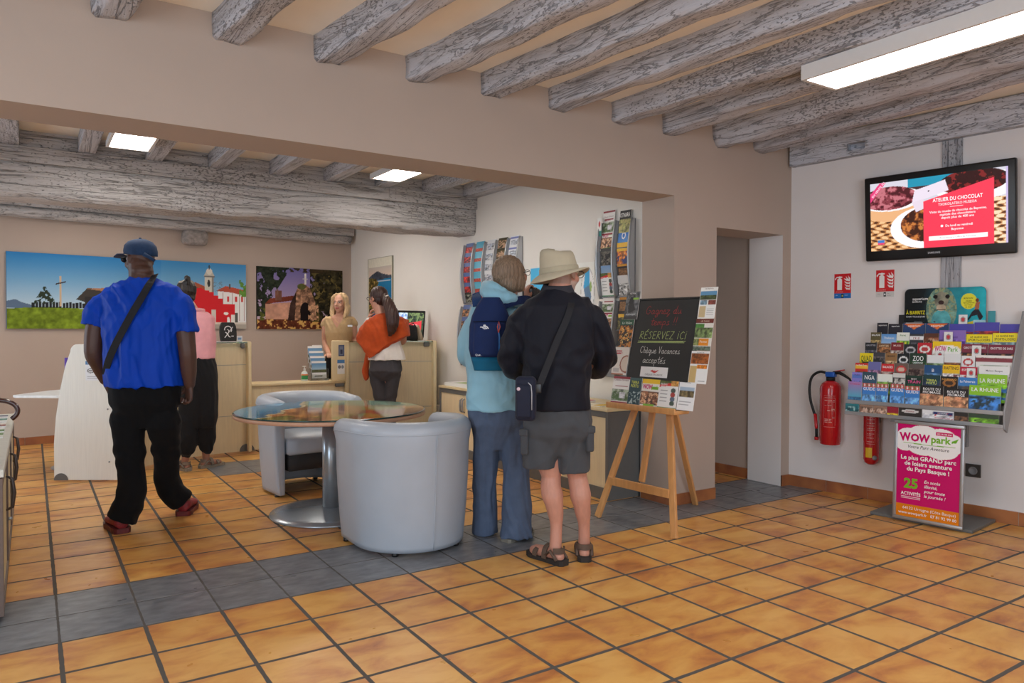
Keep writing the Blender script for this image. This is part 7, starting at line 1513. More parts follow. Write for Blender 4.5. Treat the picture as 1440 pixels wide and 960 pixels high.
RSH = mat('crimson_mesh_shoe', (132, 34, 40), 0.6, var=0.35, scale=60, bump=0.3, bscale=150); BSO = mat('dark_red_sole', (96, 30, 32), 0.5, var=0.5, scale=40)
shoe(p, 'shoe', (-0.055, -0.175), (-0.55, 0.60), 0.29, RSH, BSO, 0.052, 0.085, 0.034); shoe(p, 'shoe', (0.135, 0.26), (-0.20, 1), 0.29, RSH, BSO, 0.052, 0.085, 0.034)
# cap with brim and strap
CAPM = cloth('washed_navy_cotton', (38, 60, 92), 0.8, 0.2, 500, 0.12, 30)
def HP(x, y, z, s=1.04): return hc+RH @ (Vector((x, y, z))*s)
mb = MB(); rs = []
for z, a, b in ((0.026, 0.091, 0.112), (0.05, 0.094, 0.114), (0.085, 0.088, 0.106), (0.112, 0.066, 0.082), (0.127, 0.034, 0.045), (0.131, 0.008, 0.010)):
    rs.append([HP(a*math.cos(2*PI*k/24), -0.012+b*math.sin(2*PI*k/24), z+0.16*b*math.sin(2*PI*k/24)*(1-z*5)) for k in range(24)])
mb.loft(rs); mb.ell(HP(0, -0.012, 0.134), (0.009, 0.009, 0.006), 10, 6)
cap = p.part('cap', mb, CAPM)
mb = MB(); top = []; bot = []
for k in range(13):
    a = PI*0.14+PI*0.72*k/12; top.append([HP(0.088*math.cos(a), -0.005+0.106*math.sin(a), 0.036), HP(0.094*math.cos(a), 0.045+0.138*math.sin(a), 0.040+0.004*math.sin(a)), HP(0.083*math.cos(a), 0.058+0.166*math.sin(a)**0.8, 0.034)])
vs = [q for r_ in top for q in r_]+[q-V(0, 0, 0.005) for r_ in top for q in r_]; n3 = 39; fs = []
for k in range(12):
    for j in range(2): a = k*3+j; fs += [(a, a+1, a+4, a+3), (n3+a, n3+a+3, n3+a+4, n3+a+1)]
    fs += [(k*3+2, n3+k*3+2, n3+k*3+5, k*3+5), (k*3, k*3+3, n3+k*3+3, n3+k*3)]
fs += [(0, n3, n3+1, 1), (1, n3+1, n3+2, 2), (36, 37, n3+37, n3+36), (37, 38, n3+38, n3+37)]
mb.add(vs, fs, 0, True); p.part('brim', mb, CAPM, cap)
p.part('strap', MB().tube([HP(-0.05, -0.115, 0.02), HP(-0.02, -0.130, 0.0), HP(0.0, -0.150, -0.022)], [0.014, 0.012, 0.011], 8), CAPM, cap)
mb = MB(); mb.tube([HP(-0.083, 0.0, 0.012), HP(-0.080, 0.07, 0.012)], 0.0035, 6); mb.tube([HP(0.083, 0.0, 0.012), HP(0.080, 0.07, 0.012)], 0.0035, 6)
for sx in (-1, 1): mb.ell(HP(sx*0.034, 0.103, 0.006), (0.030, 0.012, 0.021), 14, 8, R=RH)
p.part('sunglasses', mb, BLACKP)
# shirt back print
im = Img(2, 2, (14, 66, 206))
vsq, fsq, tw = text_tris('TRIBORD', 0, 0); k_ = 0.055/tw
p.part('shirt_lettering', MB().add([Vector((-0.022+x*k_, -0.086-0.0, 1.592+y*k_)) for x, y in vsq], fsq), mat('pale_blue_print', (120, 150, 220), 0.6))
def strap_on(p, name, pts, w_, th, m, normal=(0, -1, 0), parent=None, label=None, cat=None):
    """flat strap following points"""
    P_ = smooth_pts(pts, 4); rings = []; nv = Vector(normal)
    for i, q in enumerate(P_):
        t_ = (P_[min(i+1, len(P_)-1)]-P_[max(i-1, 0)]).normalized(); nn = nv if not callable(normal) else normal(q); nn = (nn-t_*nn.dot(t_)).normalized(); sd = t_.cross(nn)
        rings.append([q+sd*w_/2+nn*th/2, q-sd*w_/2+nn*th/2, q-sd*w_/2-nn*th/2, q+sd*w_/2-nn*th/2])
    mb = MB().loft(rings, smooth=False); mb.v = [tuple(p.M @ Vector(v)) for v in mb.v]
    return mb.build(name, m, parent)
def shrinkwrap(ob, target, off):
    s = ob.modifiers.new('wrap', 'SHRINKWRAP'); s.target = target; s.offset = off; s.wrap_method = 'NEAREST_SURFACEPOINT'; s.wrap_mode = 'OUTSIDE_SURFACE'
BSTR = cloth('black_webbing', (34, 34, 38), 0.55, 0.1)
o = strap_on(p, 'bag_strap', [P(216, 388, -0.04)+V(0, 0.02, 0.01), P(211, 398, -0.11), P(198, 420, -0.165), P(186, 440, -0.175), P(172, 465, -0.185), P(160, 488, -0.185), P(151, 510, -0.160), P(147, 528, -0.10)], 0.046, 0.004, BSTR)
tag(o, 'wide black bag strap running diagonally across the blue T-shirt', 'strap')
# keys or ring in the right hand
p.part('ring', MB().lathe([(0.008, -0.002), (0.0105, 0), (0.008, 0.002)], tuple(wr+V(-0.03, -0.045, -0.115)), 16), mat('silver_ring', (210, 210, 205), 0.2, metal=1))

# ---------------------------------------------------------------- 2. man in the sun hat
p = Person('person in a beige sun hat, black jacket, grey shorts and brown sandals', 2.407, -0.259)
P = p.P; FSK = (206, 148, 126)
hc = P(792, 384, 0.02); RH = Rz(-0.75) @ Rx(-0.06)
mb = MB(); head_shapes(mb, hc, RH, 1.0, True); limb(mb, [P(789, 392, 0.0), P(784, 412, -0.01)], [0.058, 0.066])
rings_loft(mb, [(0, 0, 1.50, 0.09, 0.06), (0, 0, 1.43, 0.16, 0.08), (0, 0, 1.3, 0.17, 0.11), (0, 0, 1.1, 0.17, 0.12), (0, 0, 0.95, 0.17, 0.12), (0, 0, 0.82, 0.16, 0.11)])
sl, sr = P(750, 450, 0), P(822, 450, 0)
el_, wl = P(716, 508, 0.06), P(742, 520, 0.27); er, wr = P(846, 508, 0.05), P(820, 520, 0.27)
limb(mb, [sl, P(728, 475, 0.01), el_, (el_+wl)/2, wl], [0.042, 0.045, 0.042, 0.038, 0.028]); limb(mb, [sr, P(840, 475, 0.01), er, (er+wr)/2, wr], [0.042, 0.045, 0.042, 0.038, 0.028])
hand(mb, wl, (0.9, 0.4, 0.1), (0.2, -0.6, 0.6), 1, 0.7); hand(mb, wr, (-0.9, 0.4, 0.1), (-0.2, -0.6, 0.6), -1, 0.7)
al, ar = V(-0.020, -0.045, 0.085), V(0.150, 0.035, 0.085)
kl, kr = P(776, 668, 0.0), P(812, 668, 0.02)
limb(mb, [P(768, 600, 0), P(770, 640, 0), kl], [0.070, 0.072, 0.058]); limb(mb, [P(802, 600, 0), P(808, 640, 0), kr], [0.070, 0.072, 0.058])
limb(mb, [kl, P(775, 685, 0.0)+V(0, -0.01, 0), P(779, 705, -0.02)+V(0, -0.012, 0), P(783, 735, -0.03), al], [0.054, 0.058, 0.062, 0.048, 0.034, 0.035]); limb(mb, [kr, P(815, 685, 0.02)+V(0, -0.01, 0), P(818, 705, 0.01)+V(0, -0.012, 0), P(822, 735, 0.02), ar], [0.053, 0.057, 0.061, 0.047, 0.033, 0.034])
fd_l, fd_r = Vector((-0.62, 0.70, 0)).normalized(), Vector((0.05, 1, 0)).normalized()
for a_, fd in ((al, fd_l), (ar, fd_r)):
    mb.ell(a_+V(0, 0, -0.045)-fd*0.028, (0.032, 0.032, 0.034), 14, 8); limb(mb, [a_+V(0, 0, -0.03), a_+fd*0.08+V(0, 0, -0.040), a_+fd*0.15+V(0, 0, -0.050), a_+fd*0.175+V(0, 0, -0.052)], [0.036, 0.036, 0.036, 0.028])
p.blob('body', mb, SKIN, voxel=0.0055, smooth=2, fac=0.4, colfn=face_colours(hc, RH, FSK, (176, 110, 100), (150, 140, 130), 1.0, beard=(206, 176, 160), nape=(172, 138, 122)))
JKT = cloth('black_navy_jacket', (18, 20, 31), 0.6, 0.2, 500, 0.08)
mb = MB(); rings_loft(mb, [(-0.012, -0.01, 1.535, 0.088, 0.068), (-0.012, -0.005, 1.515, 0.125, 0.085), (-0.008, 0, 1.485, 0.180, 0.105), (-0.005, 0, 1.44, 0.212, 0.125), (-0.005, 0, 1.34, 0.222, 0.140), (-0.008, 0, 1.2, 0.205, 0.145), (-0.01, 0, 1.08, 0.195, 0.148), (-0.012, 0, 0.95, 0.193, 0.148), (-0.010, 0, 0.875, 0.198, 0.150), (-0.01, 0, 0.860, 0.194, 0.148)], p=0.85)
limb(mb, [P(750, 442, 0), P(736, 448, 0), P(725, 472, 0.01), P(717, 503, 0.05), P(724, 520, 0.16), P(738, 522, 0.25)], [0.070, 0.076, 0.078, 0.076, 0.070, 0.060, 0.050]); limb(mb, [P(822, 442, 0), P(834, 448, 0), P(843, 472, 0.01), P(850, 500, 0.05), P(840, 518, 0.16), P(823, 520, 0.25)], [0.070, 0.076, 0.078, 0.076, 0.070, 0.060, 0.050])
jk = p.blob('jacket', mb, JKT, voxel=0.007, smooth=3, fn=both(folds(0.0055, 5, 3, 12, 0.6), zfolds(0.0055, (1.12,), 0.10, 16, 5)))
mb = MB(); rs = []
for z, a, b in ((1.510, 0.104, 0.080), (1.53, 0.096, 0.076), (1.555, 0.084, 0.072), (1.565, 0.080, 0.069), (1.563, 0.074, 0.063), (1.54, 0.072, 0.060)):
    rs.append([Vector((-0.012+a*math.cos(t_), -0.008+b*math.sin(t_), z+0.012*math.sin(t_))) for t_ in [2*PI*k/28 for k in range(28)]])
p.part('collar', MB().loft(rs, caps=False), cloth('charcoal_collar', (54, 54, 60), 0.9))
SHT = cloth('charcoal_grey_cotton', (74, 76, 80), 0.85, 0.15)
mb = MB(); rings_loft(mb, [(-0.01, 0, 0.92, 0.175, 0.13), (-0.01, 0, 0.86, 0.190, 0.140), (-0.005, 0, 0.78, 0.200, 0.145), (-0.002, 0, 0.72, 0.195, 0.135), (0, 0, 0.68, 0.165, 0.11), (0, 0, 0.60, 0.11, 0.07)])
limb(mb, [P(764, 600, 0), P(761, 628, 0), P(760, 658, 0.0)], [0.096, 0.108, 0.108], e=False); limb(mb, [P(804, 600, 0), P(807, 630, 0), P(808, 664, 0.0)], [0.094, 0.096, 0.092], e=False)
st_ = p.blob('shorts', mb, SHT, voxel=0.007, smooth=14, fn=both(folds(0.005, 5, 4, 21, -0.7), zfolds(0.003, (0.80,), 0.05, 22, 6)))
for (px_, py_) in ((740, 618), (826, 614)):
    c_ = P(px_, py_, -0.0); sx = -1 if px_ < 780 else 1
    mb = MB(); Mx = Matrix.Translation(c_+V(-sx*0.022, -0.02, 0)) @ Matrix.Rotation(sx*0.45, 4, 'Z'); mb.rbox(-0.028 if sx < 0 else -0.018, -0.075, -0.075, 0.018 if sx < 0 else 0.028, 0.055, 0.06, 0.012, 0, Mx); mb.rbox(-0.032 if sx < 0 else -0.02, -0.08, 0.03, 0.02 if sx < 0 else 0.032, 0.06, 0.07, 0.008, 0, Mx); p.part('cargo_pocket', mb, SHT)
# sandals
SND = mat('brown_sandal_leather', (92, 74, 62), 0.7, var=0.12); SNS = mat('dark_sandal_sole', (44, 40, 38), 0.8)
def sandal(p, a_, fd, m1=SND, m2=SNS, s=1.0):
    q = Vector((fd.y, -fd.x, 0)); g = Vector((a_.x, a_.y, 0)); rs = []
    def ss(t_, hw, z0, z1): c = g+fd*t_*s; return [c-q*hw*s+V(0, 0, z0), c+q*hw*s+V(0, 0, z0), c+q*hw*1.04*s+V(0, 0, z1), c-q*hw*1.04*s+V(0, 0, z1)]
    so = p.part('sandal', MB().loft([ss(t_, w_, 0.001, z_) for t_, w_, z_ in ((-0.082, 0.022, 0.028), (-0.068, 0.038, 0.030), (-0.02, 0.040, 0.030), (0.06, 0.040, 0.024), (0.13, 0.050, 0.022), (0.18, 0.046, 0.024), (0.215, 0.024, 0.028))], smooth=False), m2)
    def arch(name, t0, t1, h_, w_, th=0.006, low=0.02):
        rr = []
        for k in range(15):
            a = PI*k/14; c = g+fd*(t0+(t1-t0)*k/14)*s; pt = c+q*w_*math.cos(a)*s+V(0, 0, low+(h_-low)*math.sin(a)**0.7); rr.append([pt-fd*0.016*s, pt+fd*0.016*s, pt+fd*0.016*s+V(0, 0, th)+q*th*math.cos(a), pt-fd*0.016*s+V(0, 0, th)+q*th*math.cos(a)])
        p.part(name, MB().loft(rr, smooth=False), m1, so)
    arch('toe_strap', 0.12, 0.12, 0.062*s, 0.047); arch('instep_strap', 0.045, 0.045, 0.094*s, 0.045)
    rr = []
    for k in range(19):   # heel strap round the ankle
        a = -PI*0.15-PI*0.7*k/18+PI*0; c = a_+V(0, 0, -0.012); pt = Vector((c.x, c.y, 0))+fd*(0.052*math.sin(a))*s+q*0.044*math.cos(a)*s
        rr.append([pt+V(0, 0, 0.062*s), pt*1.0+(pt-Vector((c.x, c.y, 0))).normalized()*0.006+V(0, 0, 0.062*s), pt+(pt-Vector((c.x, c.y, 0))).normalized()*0.006+V(0, 0, 0.094*s), pt+V(0, 0, 0.094*s)])
    p.part('heel_strap', MB().loft(rr, smooth=False), m1, so)
    for sx in (-1, 1): p.part('side_strap', MB().tube([g+q*0.042*sx*s+fd*-0.05*s+V(0, 0, 0.03), g+q*0.043*sx*s+fd*0.0+V(0, 0, 0.075*s), g+q*0.042*sx*s+fd*0.045*s+V(0, 0, 0.04)], 0.009, 8), m1, so)
    return so
sandal(p, al, fd_l); sandal(p, ar, fd_r)
# sun hat
HATM = cloth('beige_canvas', (190, 180, 156), 0.85, 0.2, 700, 0.05, 12, 0.4)
hx = P(786, 384, 0.0); RT = Rz(-0.75) @ Rx(0.16) @ Ry(0.05)
RT = Ry(-0.14) @ Rz(-0.3)
def HT_(x, y, z): return hx+RT @ Vector((x, y, z))
prof = [(0.112, 0.124, 0.000), (0.109, 0.121, 0.025), (0.104, 0.116, 0.060), (0.098, 0.110, 0.100), (0.092, 0.104, 0.125), (0.080, 0.092, 0.136), (0.05, 0.06, 0.138), (0.01, 0.012, 0.132)]
n = 40; rs = []
for a, b, z in prof: rs.append([HT_(a*math.cos(t_), b*math.sin(t_), z-0.010-0.012*math.cos(t_)*(z/0.13)+0.006*math.sin(2*t_)*(z/0.13)) for t_ in [2*PI*k/n for k in range(n)]])
hat = p.part('sun_hat', MB().loft(rs), HATM)
br = []
def brim(f_, dz):
    out = []
    for k in range(n):
        t_ = 2*PI*k/n; w_ = 0.112+0.058*f_; wy = 0.124+0.058*f_
        droop = -0.030*f_*f_*(0.6+0.6*abs(math.sin(t_))) + 0.026*f_*max(0, math.cos(t_)) - 0.012*f_*max(0, -math.cos(t_)); out.append(HT_(w_*math.cos(t_), wy*math.sin(t_), 0.0+droop+dz))
    return out
p.part('brim', MB().loft([brim(0, 0.004), brim(0.35, 0.003), brim(0.7, 0.002), brim(1.0, 0.0), brim(1.0, -0.004), brim(0.7, -0.003), brim(0.35, -0.002), brim(0, -0.003)], caps=False), HATM, hat)
rs = [[HT_(a*math.cos(t_), b*math.sin(t_), z) for t_ in [2*PI*k/n for k in range(n)]] for a, b, z in ((0.1135, 0.1255, 0.004), (0.1115, 0.1235, 0.032), (0.1095, 0.1215, 0.033))]
p.part('hat_band', MB().loft(rs, caps=False), cloth('beige_band', (178, 168, 144)), hat)
mb = MB(); HQ = lambda x, y, z: hc+RH @ Vector((x, y, z))
mb.tube([HQ(0.080, 0.0, 0.012), HQ(0.072, 0.085, 0.012)], 0.0022, 6); mb.tube([HQ(-0.080, 0.0, 0.012), HQ(-0.072, 0.085, 0.012)], 0.0022, 6)
for sx in (-1, 1): mb.tube([HQ(sx*0.038+0.028*math.cos(a), 0.105, 0.002+0.020*math.sin(a)) for a in [2*PI*k/14 for k in range(15)]], 0.002, 6)
p.part('glasses', mb, BLACKP)
# crossbody bag: strap over the right shoulder, pouch on the left hip
NVB = cloth('dark_navy_nylon', (30, 34, 52), 0.55, 0.2)
t = thing('crossbody_bag', 'small navy zip pouch on a long strap at the left hip', 'bag', tuple(p.M @ P(738, 558, -0.20)))
Q = lambda *a: p.M @ P(*a)
bc = P(738, 559, -0.21); Mb_ = p.M @ Matrix.Translation(bc) @ Matrix.Rotation(-0.25, 4, 'Z')
MB().rbox(-0.050, -0.035, -0.125, 0.062, 0.035, 0.115, 0.026, 0, Mb_, 5).build('pouch', NVB, t)
MB().rbox(-0.036, -0.050, -0.105, 0.044, -0.030, 0.075, 0.012, 0, Mb_, 4).build('front_pocket', NVB, t)
MB().tube([Mb_ @ Vector(q) for q in ((0.030, -0.0515, 0.085), (0.046, -0.0505, 0.07), (0.050, -0.050, 0.03), (0.050, -0.050, -0.06))], 0.0028, 6).build('zip', mat('grey_zip', (170, 172, 178), 0.4), t)
MB().lathe([(0, 0), (0.010, 0), (0.010, 0.002), (0, 0.002)], M=Mb_ @ frame((-0.022, -0.0505, 0.05), (1, 0, 0), (0, 0, 1)), n=16).build('round_badge', mat('pale_badge', (214, 190, 200), 0.5), t)
so_ = strap_on(p, 'strap', [P(806, 418, -0.02)+V(0, 0.02, 0.03), P(803, 428, -0.115), P(796, 450, -0.15), P(785, 475, -0.165), P(775, 500, -0.172), P(764, 528, -0.19), P(757, 545, -0.215), P(752, 552, -0.225)], 0.036, 0.004, BSTR, parent=t)
MB().rbox(-0.02, -0.006, -0.025, 0.02, 0.006, 0.025, 0.004, 0, p.M @ Matrix.Translation(P(756, 546, -0.222))).build('buckle', BLACKP, t)

# ---------------------------------------------------------------- 3. woman in the light blue anorak with backpack
p = Person('person with a brown bob in a light blue anorak, holding a camera', 2.361, 0.308)
P = p.P; hc = P(719, 388, 0.03); RH = Rz(-0.95) @ Rx(0.22)
mb = MB(); head_shapes(mb, hc, RH, 0.98); limb(mb, [hc+V(0, -0.01, -0.06), P(708, 425, 0.0)], [0.055, 0.062])
rings_loft(mb, [(-0.01, 0, 1.44, 0.10, 0.07), (-0.01, 0, 1.38, 0.17, 0.09), (-0.01, 0, 1.2, 0.17, 0.11), (-0.01, 0, 1.0, 0.17, 0.12), (0, 0, 0.85, 0.18, 0.13)])
sl, sr = P(672, 440, 0), P(742, 440, 0); el_, wl = P(660, 500, 0.05), P(676, 500, 0.27); er, wr = P(752, 478, 0.12), P(741, 424, 0.22)
limb(mb, [sl, el_, wl], [0.045, 0.038, 0.028]); limb(mb, [sr, er, wr], [0.045, 0.038, 0.026])
hand(mb, wl, (0.8, 0.5, 0.2), (0, -0.3, 0.9), 1, 0.4, 0.92); hand(mb, wr, (-0.05, 0.1, 1), (0.9, 0.35, 0), -1, 0.9, 0.90)
al, ar = V(-0.105, 0.10, 0.08), V(0.06, -0.04, 0.08)
limb(mb, [P(688, 600, 0), P(684, 660, 0.03), al], [0.065, 0.055, 0.036]); limb(mb, [P(718, 600, 0), P(724, 660, 0), ar], [0.065, 0.055, 0.036])
limb(mb, [al, al+V(-0.01, 0.09, -0.045)], [0.034, 0.03]); limb(mb, [ar, ar+V(0.08, 0.06, -0.045)], [0.034, 0.03])
p.blob('body', mb, SKIN, voxel=0.0055, smooth=2, fac=0.4, colfn=face_colours(hc, RH, (196, 142, 120), (170, 96, 90), (110, 86, 66), 0.98))
HAIRB = mat('ash_brown_hair', (134, 112, 92), 0.55, var=0.42, scale=14, stretch=(14, 14, 0.9), bump=0.5, bscale=30)
mb = MB(); HQ = lambda x, y, z: hc+RH @ (Vector((x, y, z))*0.98)
mb.ell(HQ(0, -0.022, 0.030), (0.098, 0.108, 0.108), 26, 16, R=RH); mb.ell(HQ(0, -0.050, -0.040), (0.098, 0.072, 0.080), 24, 14, R=RH); mb.ell(HQ(0.07, -0.005, -0.040), (0.026, 0.055, 0.062), 16, 10, R=RH); mb.ell(HQ(-0.07, -0.005, -0.040), (0.026, 0.055, 0.062), 16, 10, R=RH)
p.blob('hair', mb, HAIRB, voxel=0.006, smooth=3, fn=lambda c: 0.0018*np.sin(c[:, 0]*260+np.sin(c[:, 2]*18)*3))
p.part('glasses', MB().tube([HQ(0.080, 0.0, 0.012), HQ(0.072, 0.088, 0.010)], 0.0025, 6).tube([HQ(0.038+0.026*math.cos(a), 0.104, 0.002+0.019*math.sin(a)) for a in [2*PI*k/14 for k in range(15)]], 0.002, 6).tube([HQ(-0.038+0.026*math.cos(a), 0.104, 0.002+0.019*math.sin(a)) for a in [2*PI*k/14 for k in range(15)]], 0.002, 6), BLACKP)
LBL = mat('light_blue_rain_fabric', (140, 190, 210), 0.6, var=0.05, scale=12, bump=0.15, bscale=500, sheen=0.2)
mb = MB(); rings_loft(mb, [(-0.01, 0, 1.47, 0.085, 0.070), (-0.01, 0, 1.44, 0.145, 0.095), (-0.015, 0, 1.39, 0.185, 0.118), (-0.015, 0, 1.28, 0.205, 0.135), (-0.015, 0, 1.12, 0.200, 0.145), (-0.015, 0, 0.98, 0.192, 0.15), (-0.018, 0, 0.87, 0.186, 0.152), (-0.018, 0, 0.820, 0.188, 0.154), (-0.018, 0, 0.805, 0.184, 0.15)], p=0.85)
limb(mb, [sl+V(0.02, 0, 0), P(663, 470, 0.01), P(658, 497, 0.06), P(664, 503, 0.17), P(674, 501, 0.25)], [0.072, 0.076, 0.076, 0.066, 0.052, 0.044]); limb(mb, [sr+V(-0.02, 0, 0), P(750, 465, 0.05), er, (er+wr)/2, wr+V(0, 0, -0.02)], [0.072, 0.072, 0.066, 0.052, 0.042])
jk = p.blob('anorak', mb, LBL, voxel=0.007, smooth=3, fn=both(folds(0.006, 5, 3, 31, 0.8), folds(0.002, 12, 9, 33, -0.6)))
mb = MB()
hcn = P(704, 410, -0.075)
limb(mb, [P(684, 402, 0.01), P(684, 410, -0.07), P(694, 417, -0.13), P(712, 419, -0.13), P(727, 424, -0.06), P(733, 428, 0.02)], [0.026, 0.046, 0.052, 0.046, 0.036, 0.024]); limb(mb, [P(683, 400, -0.03), P(692, 404, -0.10), P(708, 412, -0.115), P(722, 420, -0.07)], [0.030, 0.040, 0.036, 0.030])
p.blob('hood', mb, LBL, voxel=0.006, smooth=6, fn=folds(0.004, 9, 9, 35, 1.0))
TRS = cloth('slate_blue_linen', (84, 98, 122), 0.9, 0.2, 600, 0.08)
mb = MB(); rings_loft(mb, [(-0.015, 0, 0.90, 0.160, 0.13), (-0.015, 0, 0.80, 0.176, 0.138), (-0.012, 0, 0.72, 0.178, 0.135), (-0.01, 0, 0.66, 0.15, 0.11), (-0.01, 0, 0.56, 0.09, 0.07)])
limb(mb, [P(683, 600, 0), P(683, 650, 0.02), P(682, 700, 0.05), P(682, 750, 0.08)], [0.098, 0.088, 0.082, 0.084, 0.084], e=False); limb(mb, [P(722, 600, 0), P(725, 650, -0.01), P(727, 700, -0.03), P(727, 757, -0.05)], [0.100, 0.092, 0.090, 0.098, 0.104], e=False)
p.blob('trousers', mb, TRS, voxel=0.007, smooth=10, fn=both(folds(0.0055, 8, 1.5, 41, 0.3), folds(0.002, 16, 3, 43)))
WSH = mat('brown_walking_shoe', (66, 56, 48), 0.7, var=0.25, scale=50); GSO = mat('grey_sole', (120, 116, 106), 0.7)
shoe(p, 'shoe', (-0.115, 0.03), (0.05, 1), 0.245, WSH, GSO, 0.043, 0.07, 0.024); shoe(p, 'shoe', (0.045, -0.105), (0.55, 0.62), 0.25, WSH, GSO, 0.045, 0.07, 0.024)
# backpack
t = thing('backpack', 'small navy and teal backpack worn over the light blue anorak', 'backpack', tuple(p.M @ P(690, 470, -0.2)))
NV = cloth('navy_backpack_fabric', (22, 40, 84), 0.7, 0.15, 800); TL = cloth('teal_backpack_fabric', (16, 92, 124), 0.7, 0.15, 800)
zt = P(690, 420, 0).z; zb = P(690, 518, 0).z; xc = P(689, 470, -0.2).x; hgt = zt-zb
def bpr(f_, s=1.0, yo=0.0):
    z = zb+hgt*f_; wd = 0.126*(1-max(0, f_-0.55)**2*2.9)*(0.72+0.28*min(1, f_*3.5)); dp = 0.060*(1-max(0, f_-0.7)**2*4)*(0.65+0.35*min(1, f_*3)); cx_ = xc+0.010*(f_-0.5)
    return ring((cx_, -0.205+yo, z), wd*s, max(dp, 0.02)*s, 28, 0.72)
def tom(mb): mb.v = [tuple(p.M @ Vector(v)) for v in mb.v]; return mb
tom(MB().loft([bpr(f_) for f_ in (0.185, 0.3, 0.45, 0.6, 0.75, 0.86, 0.94, 0.985, 1.0)])).build('main_pocket', NV, t)
tom(MB().loft([bpr(f_, 0.995) for f_ in (0.0, 0.02, 0.06, 0.12, 0.184)])).build('base_panel', TL, t)
tom(MB().loft([bpr(f_, 0.80, -0.028) for f_ in (0.20, 0.24, 0.35, 0.5, 0.62, 0.66)])).build('front_pocket', NV, t)
tom(MB().tube([(xc-0.10, -0.262, zb+hgt*0.665), (xc, -0.272, zb+hgt*0.675), (xc+0.10, -0.262, zb+hgt*0.665)], 0.003, 6)).build('pocket_seam', cloth('black_piping', (14, 20, 40)), t)
tom(MB().tube([(xc+0.050, -0.2835, zb+hgt*0.64), (xc+0.058, -0.2835, zb+hgt*0.45), (xc+0.058, -0.2815, zb+hgt*0.25)], 0.0055, 8)).build('zip', mat('bright_blue_zip', (40, 110, 180), 0.5), t)
tom(MB().tube([(xc+0.052, -0.292, zb+hgt*0.52), (xc+0.046, -0.293, zb+hgt*0.60), (xc+0.054, -0.292, zb+hgt*0.67), (xc+0.062, -0.291, zb+hgt*0.60), (xc+0.052, -0.292, zb+hgt*0.52)], 0.003, 6)).build('zip_pull', mat('coral_cord', (200, 90, 80), 0.6), t)
lg = [[(0, 0), (0.012, 0.012), (0.014, 0.002), (0.026, 0.006), (0.034, -0.004)], [(-0.012, 0.004), (0.0, 0.004), (0.010, -0.006), (0.026, -0.004)], [(0.006, 0.014), (0.014, 0.016), (0.022, 0.006)]]
a_, b_ = stroke_quads(lg, 0.006); tom(MB().add([Vector((xc-0.042+x, -0.2842, zb+hgt*0.585+y)) for x, y in a_], b_)).build('logo', mat('white_logo', (230, 232, 236), 0.5), t)
vsq, fsq, tw = text_tris('Quechua', 0, 0.01); k_ = 0.062/tw
tom(MB().add([Vector((xc-0.085+x*k_, -0.272, zb+hgt*0.205+y*k_*1.0)) for x, y in vsq], fsq)).build('logo', D.materials['white_logo'], t)
strap_on(p, 'shoulder_strap', [P(671, 430, -0.15), P(670, 421, -0.12), P(670, 416, -0.06), P(670, 414, 0.02), P(672, 424, 0.09)], 0.055, 0.010, cloth('strap_navy', (40, 66, 110)), parent=t)
strap_on(p, 'shoulder_strap', [P(706, 430, -0.17), P(722, 424, -0.135), P(738, 421, -0.07), P(745, 424, 0.02), P(746, 436, 0.09)], 0.050, 0.010, NV, parent=t)
t = thing('camera', 'black compact camera held up to the eye by the woman in light blue', 'camera', tuple(p.M @ P(744, 412, 0.24)))
Mcam = p.M @ Matrix.Translation(P(745, 413, 0.23)) @ Matrix.Rotation(-0.95, 4, 'Z') @ Matrix.Rotation(0.15, 4, 'X')
MB().rbox(-0.060, -0.02, -0.036, 0.060, 0.025, 0.036, 0.008, 0, Mcam, 3).build('camera_body', BLACKP, t)
MB().lathe([(0, 0.0255), (0.028, 0.0255), (0.03, 0.05), (0.026, 0.07), (0, 0.07)], M=Mcam @ Matrix(((1, 0, 0, 0), (0, 0, 1, 0), (0, -1, 0, 0), (0, 0, 0, 1))), n=24).build('lens', BLACKP, t)

# ---------------------------------------------------------------- 4. woman in the pink blouse
p = Person('person in a pink blouse and black baggy trousers at the left counter', 1.17, 3.62)
P = p.P; hc = P(262, 412, 0.05); RH = Rz(0.6) @ Rx(-0.1)
mb = MB(); head_shapes(mb, hc, RH, 0.96); limb(mb, [hc+V(0, -0.015, -0.06), P(272, 440, 0.0)], [0.052, 0.058])
rings_loft(mb, [(0, 0, 1.44, 0.10, 0.06), (0, 0, 1.38, 0.15, 0.08), (0, 0, 1.2, 0.14, 0.10), (0, 0, 1.02, 0.14, 0.10), (0, 0, 0.85, 0.155, 0.11)])
sl, sr = P(252, 447, 0), P(291, 447, 0); el_, wl = P(246, 495, 0.08), P(256, 490, 0.30); er, wr = P(294, 495, 0.08), P(286, 488, 0.30)
limb(mb, [sl, el_, wl], [0.042, 0.036, 0.026]); limb(mb, [sr, er, wr], [0.042, 0.036, 0.026])
hand(mb, wl, (0.3, 0.9, 0), (0, 0, -1), 1, 0.3, 0.9); hand(mb, wr, (-0.3, 0.9, 0), (0, 0, -1), -1, 0.3, 0.9)
al, ar = V(-0.115, 0.02, 0.085), V(0.02, 0.16, 0.085)
fa, fb = Vector((-0.75, 0.55, 0)).normalized(), Vector((0.45, 0.8, 0)).normalized()
limb(mb, [P(266, 540, 0), P(266, 600, 0), al], [0.065, 0.05, 0.032]); limb(mb, [P(284, 540, 0), P(288, 600, 0.1), ar], [0.065, 0.05, 0.032])
for a_, fd in ((al, fa), (ar, fb)): mb.ell(a_+V(0, 0, -0.045)-fd*0.025, (0.03, 0.03, 0.03), 12, 8); limb(mb, [a_+V(0, 0, -0.035), a_+fd*0.07+V(0, 0, -0.045), a_+fd*0.145+V(0, 0, -0.052)], [0.032, 0.032, 0.026])
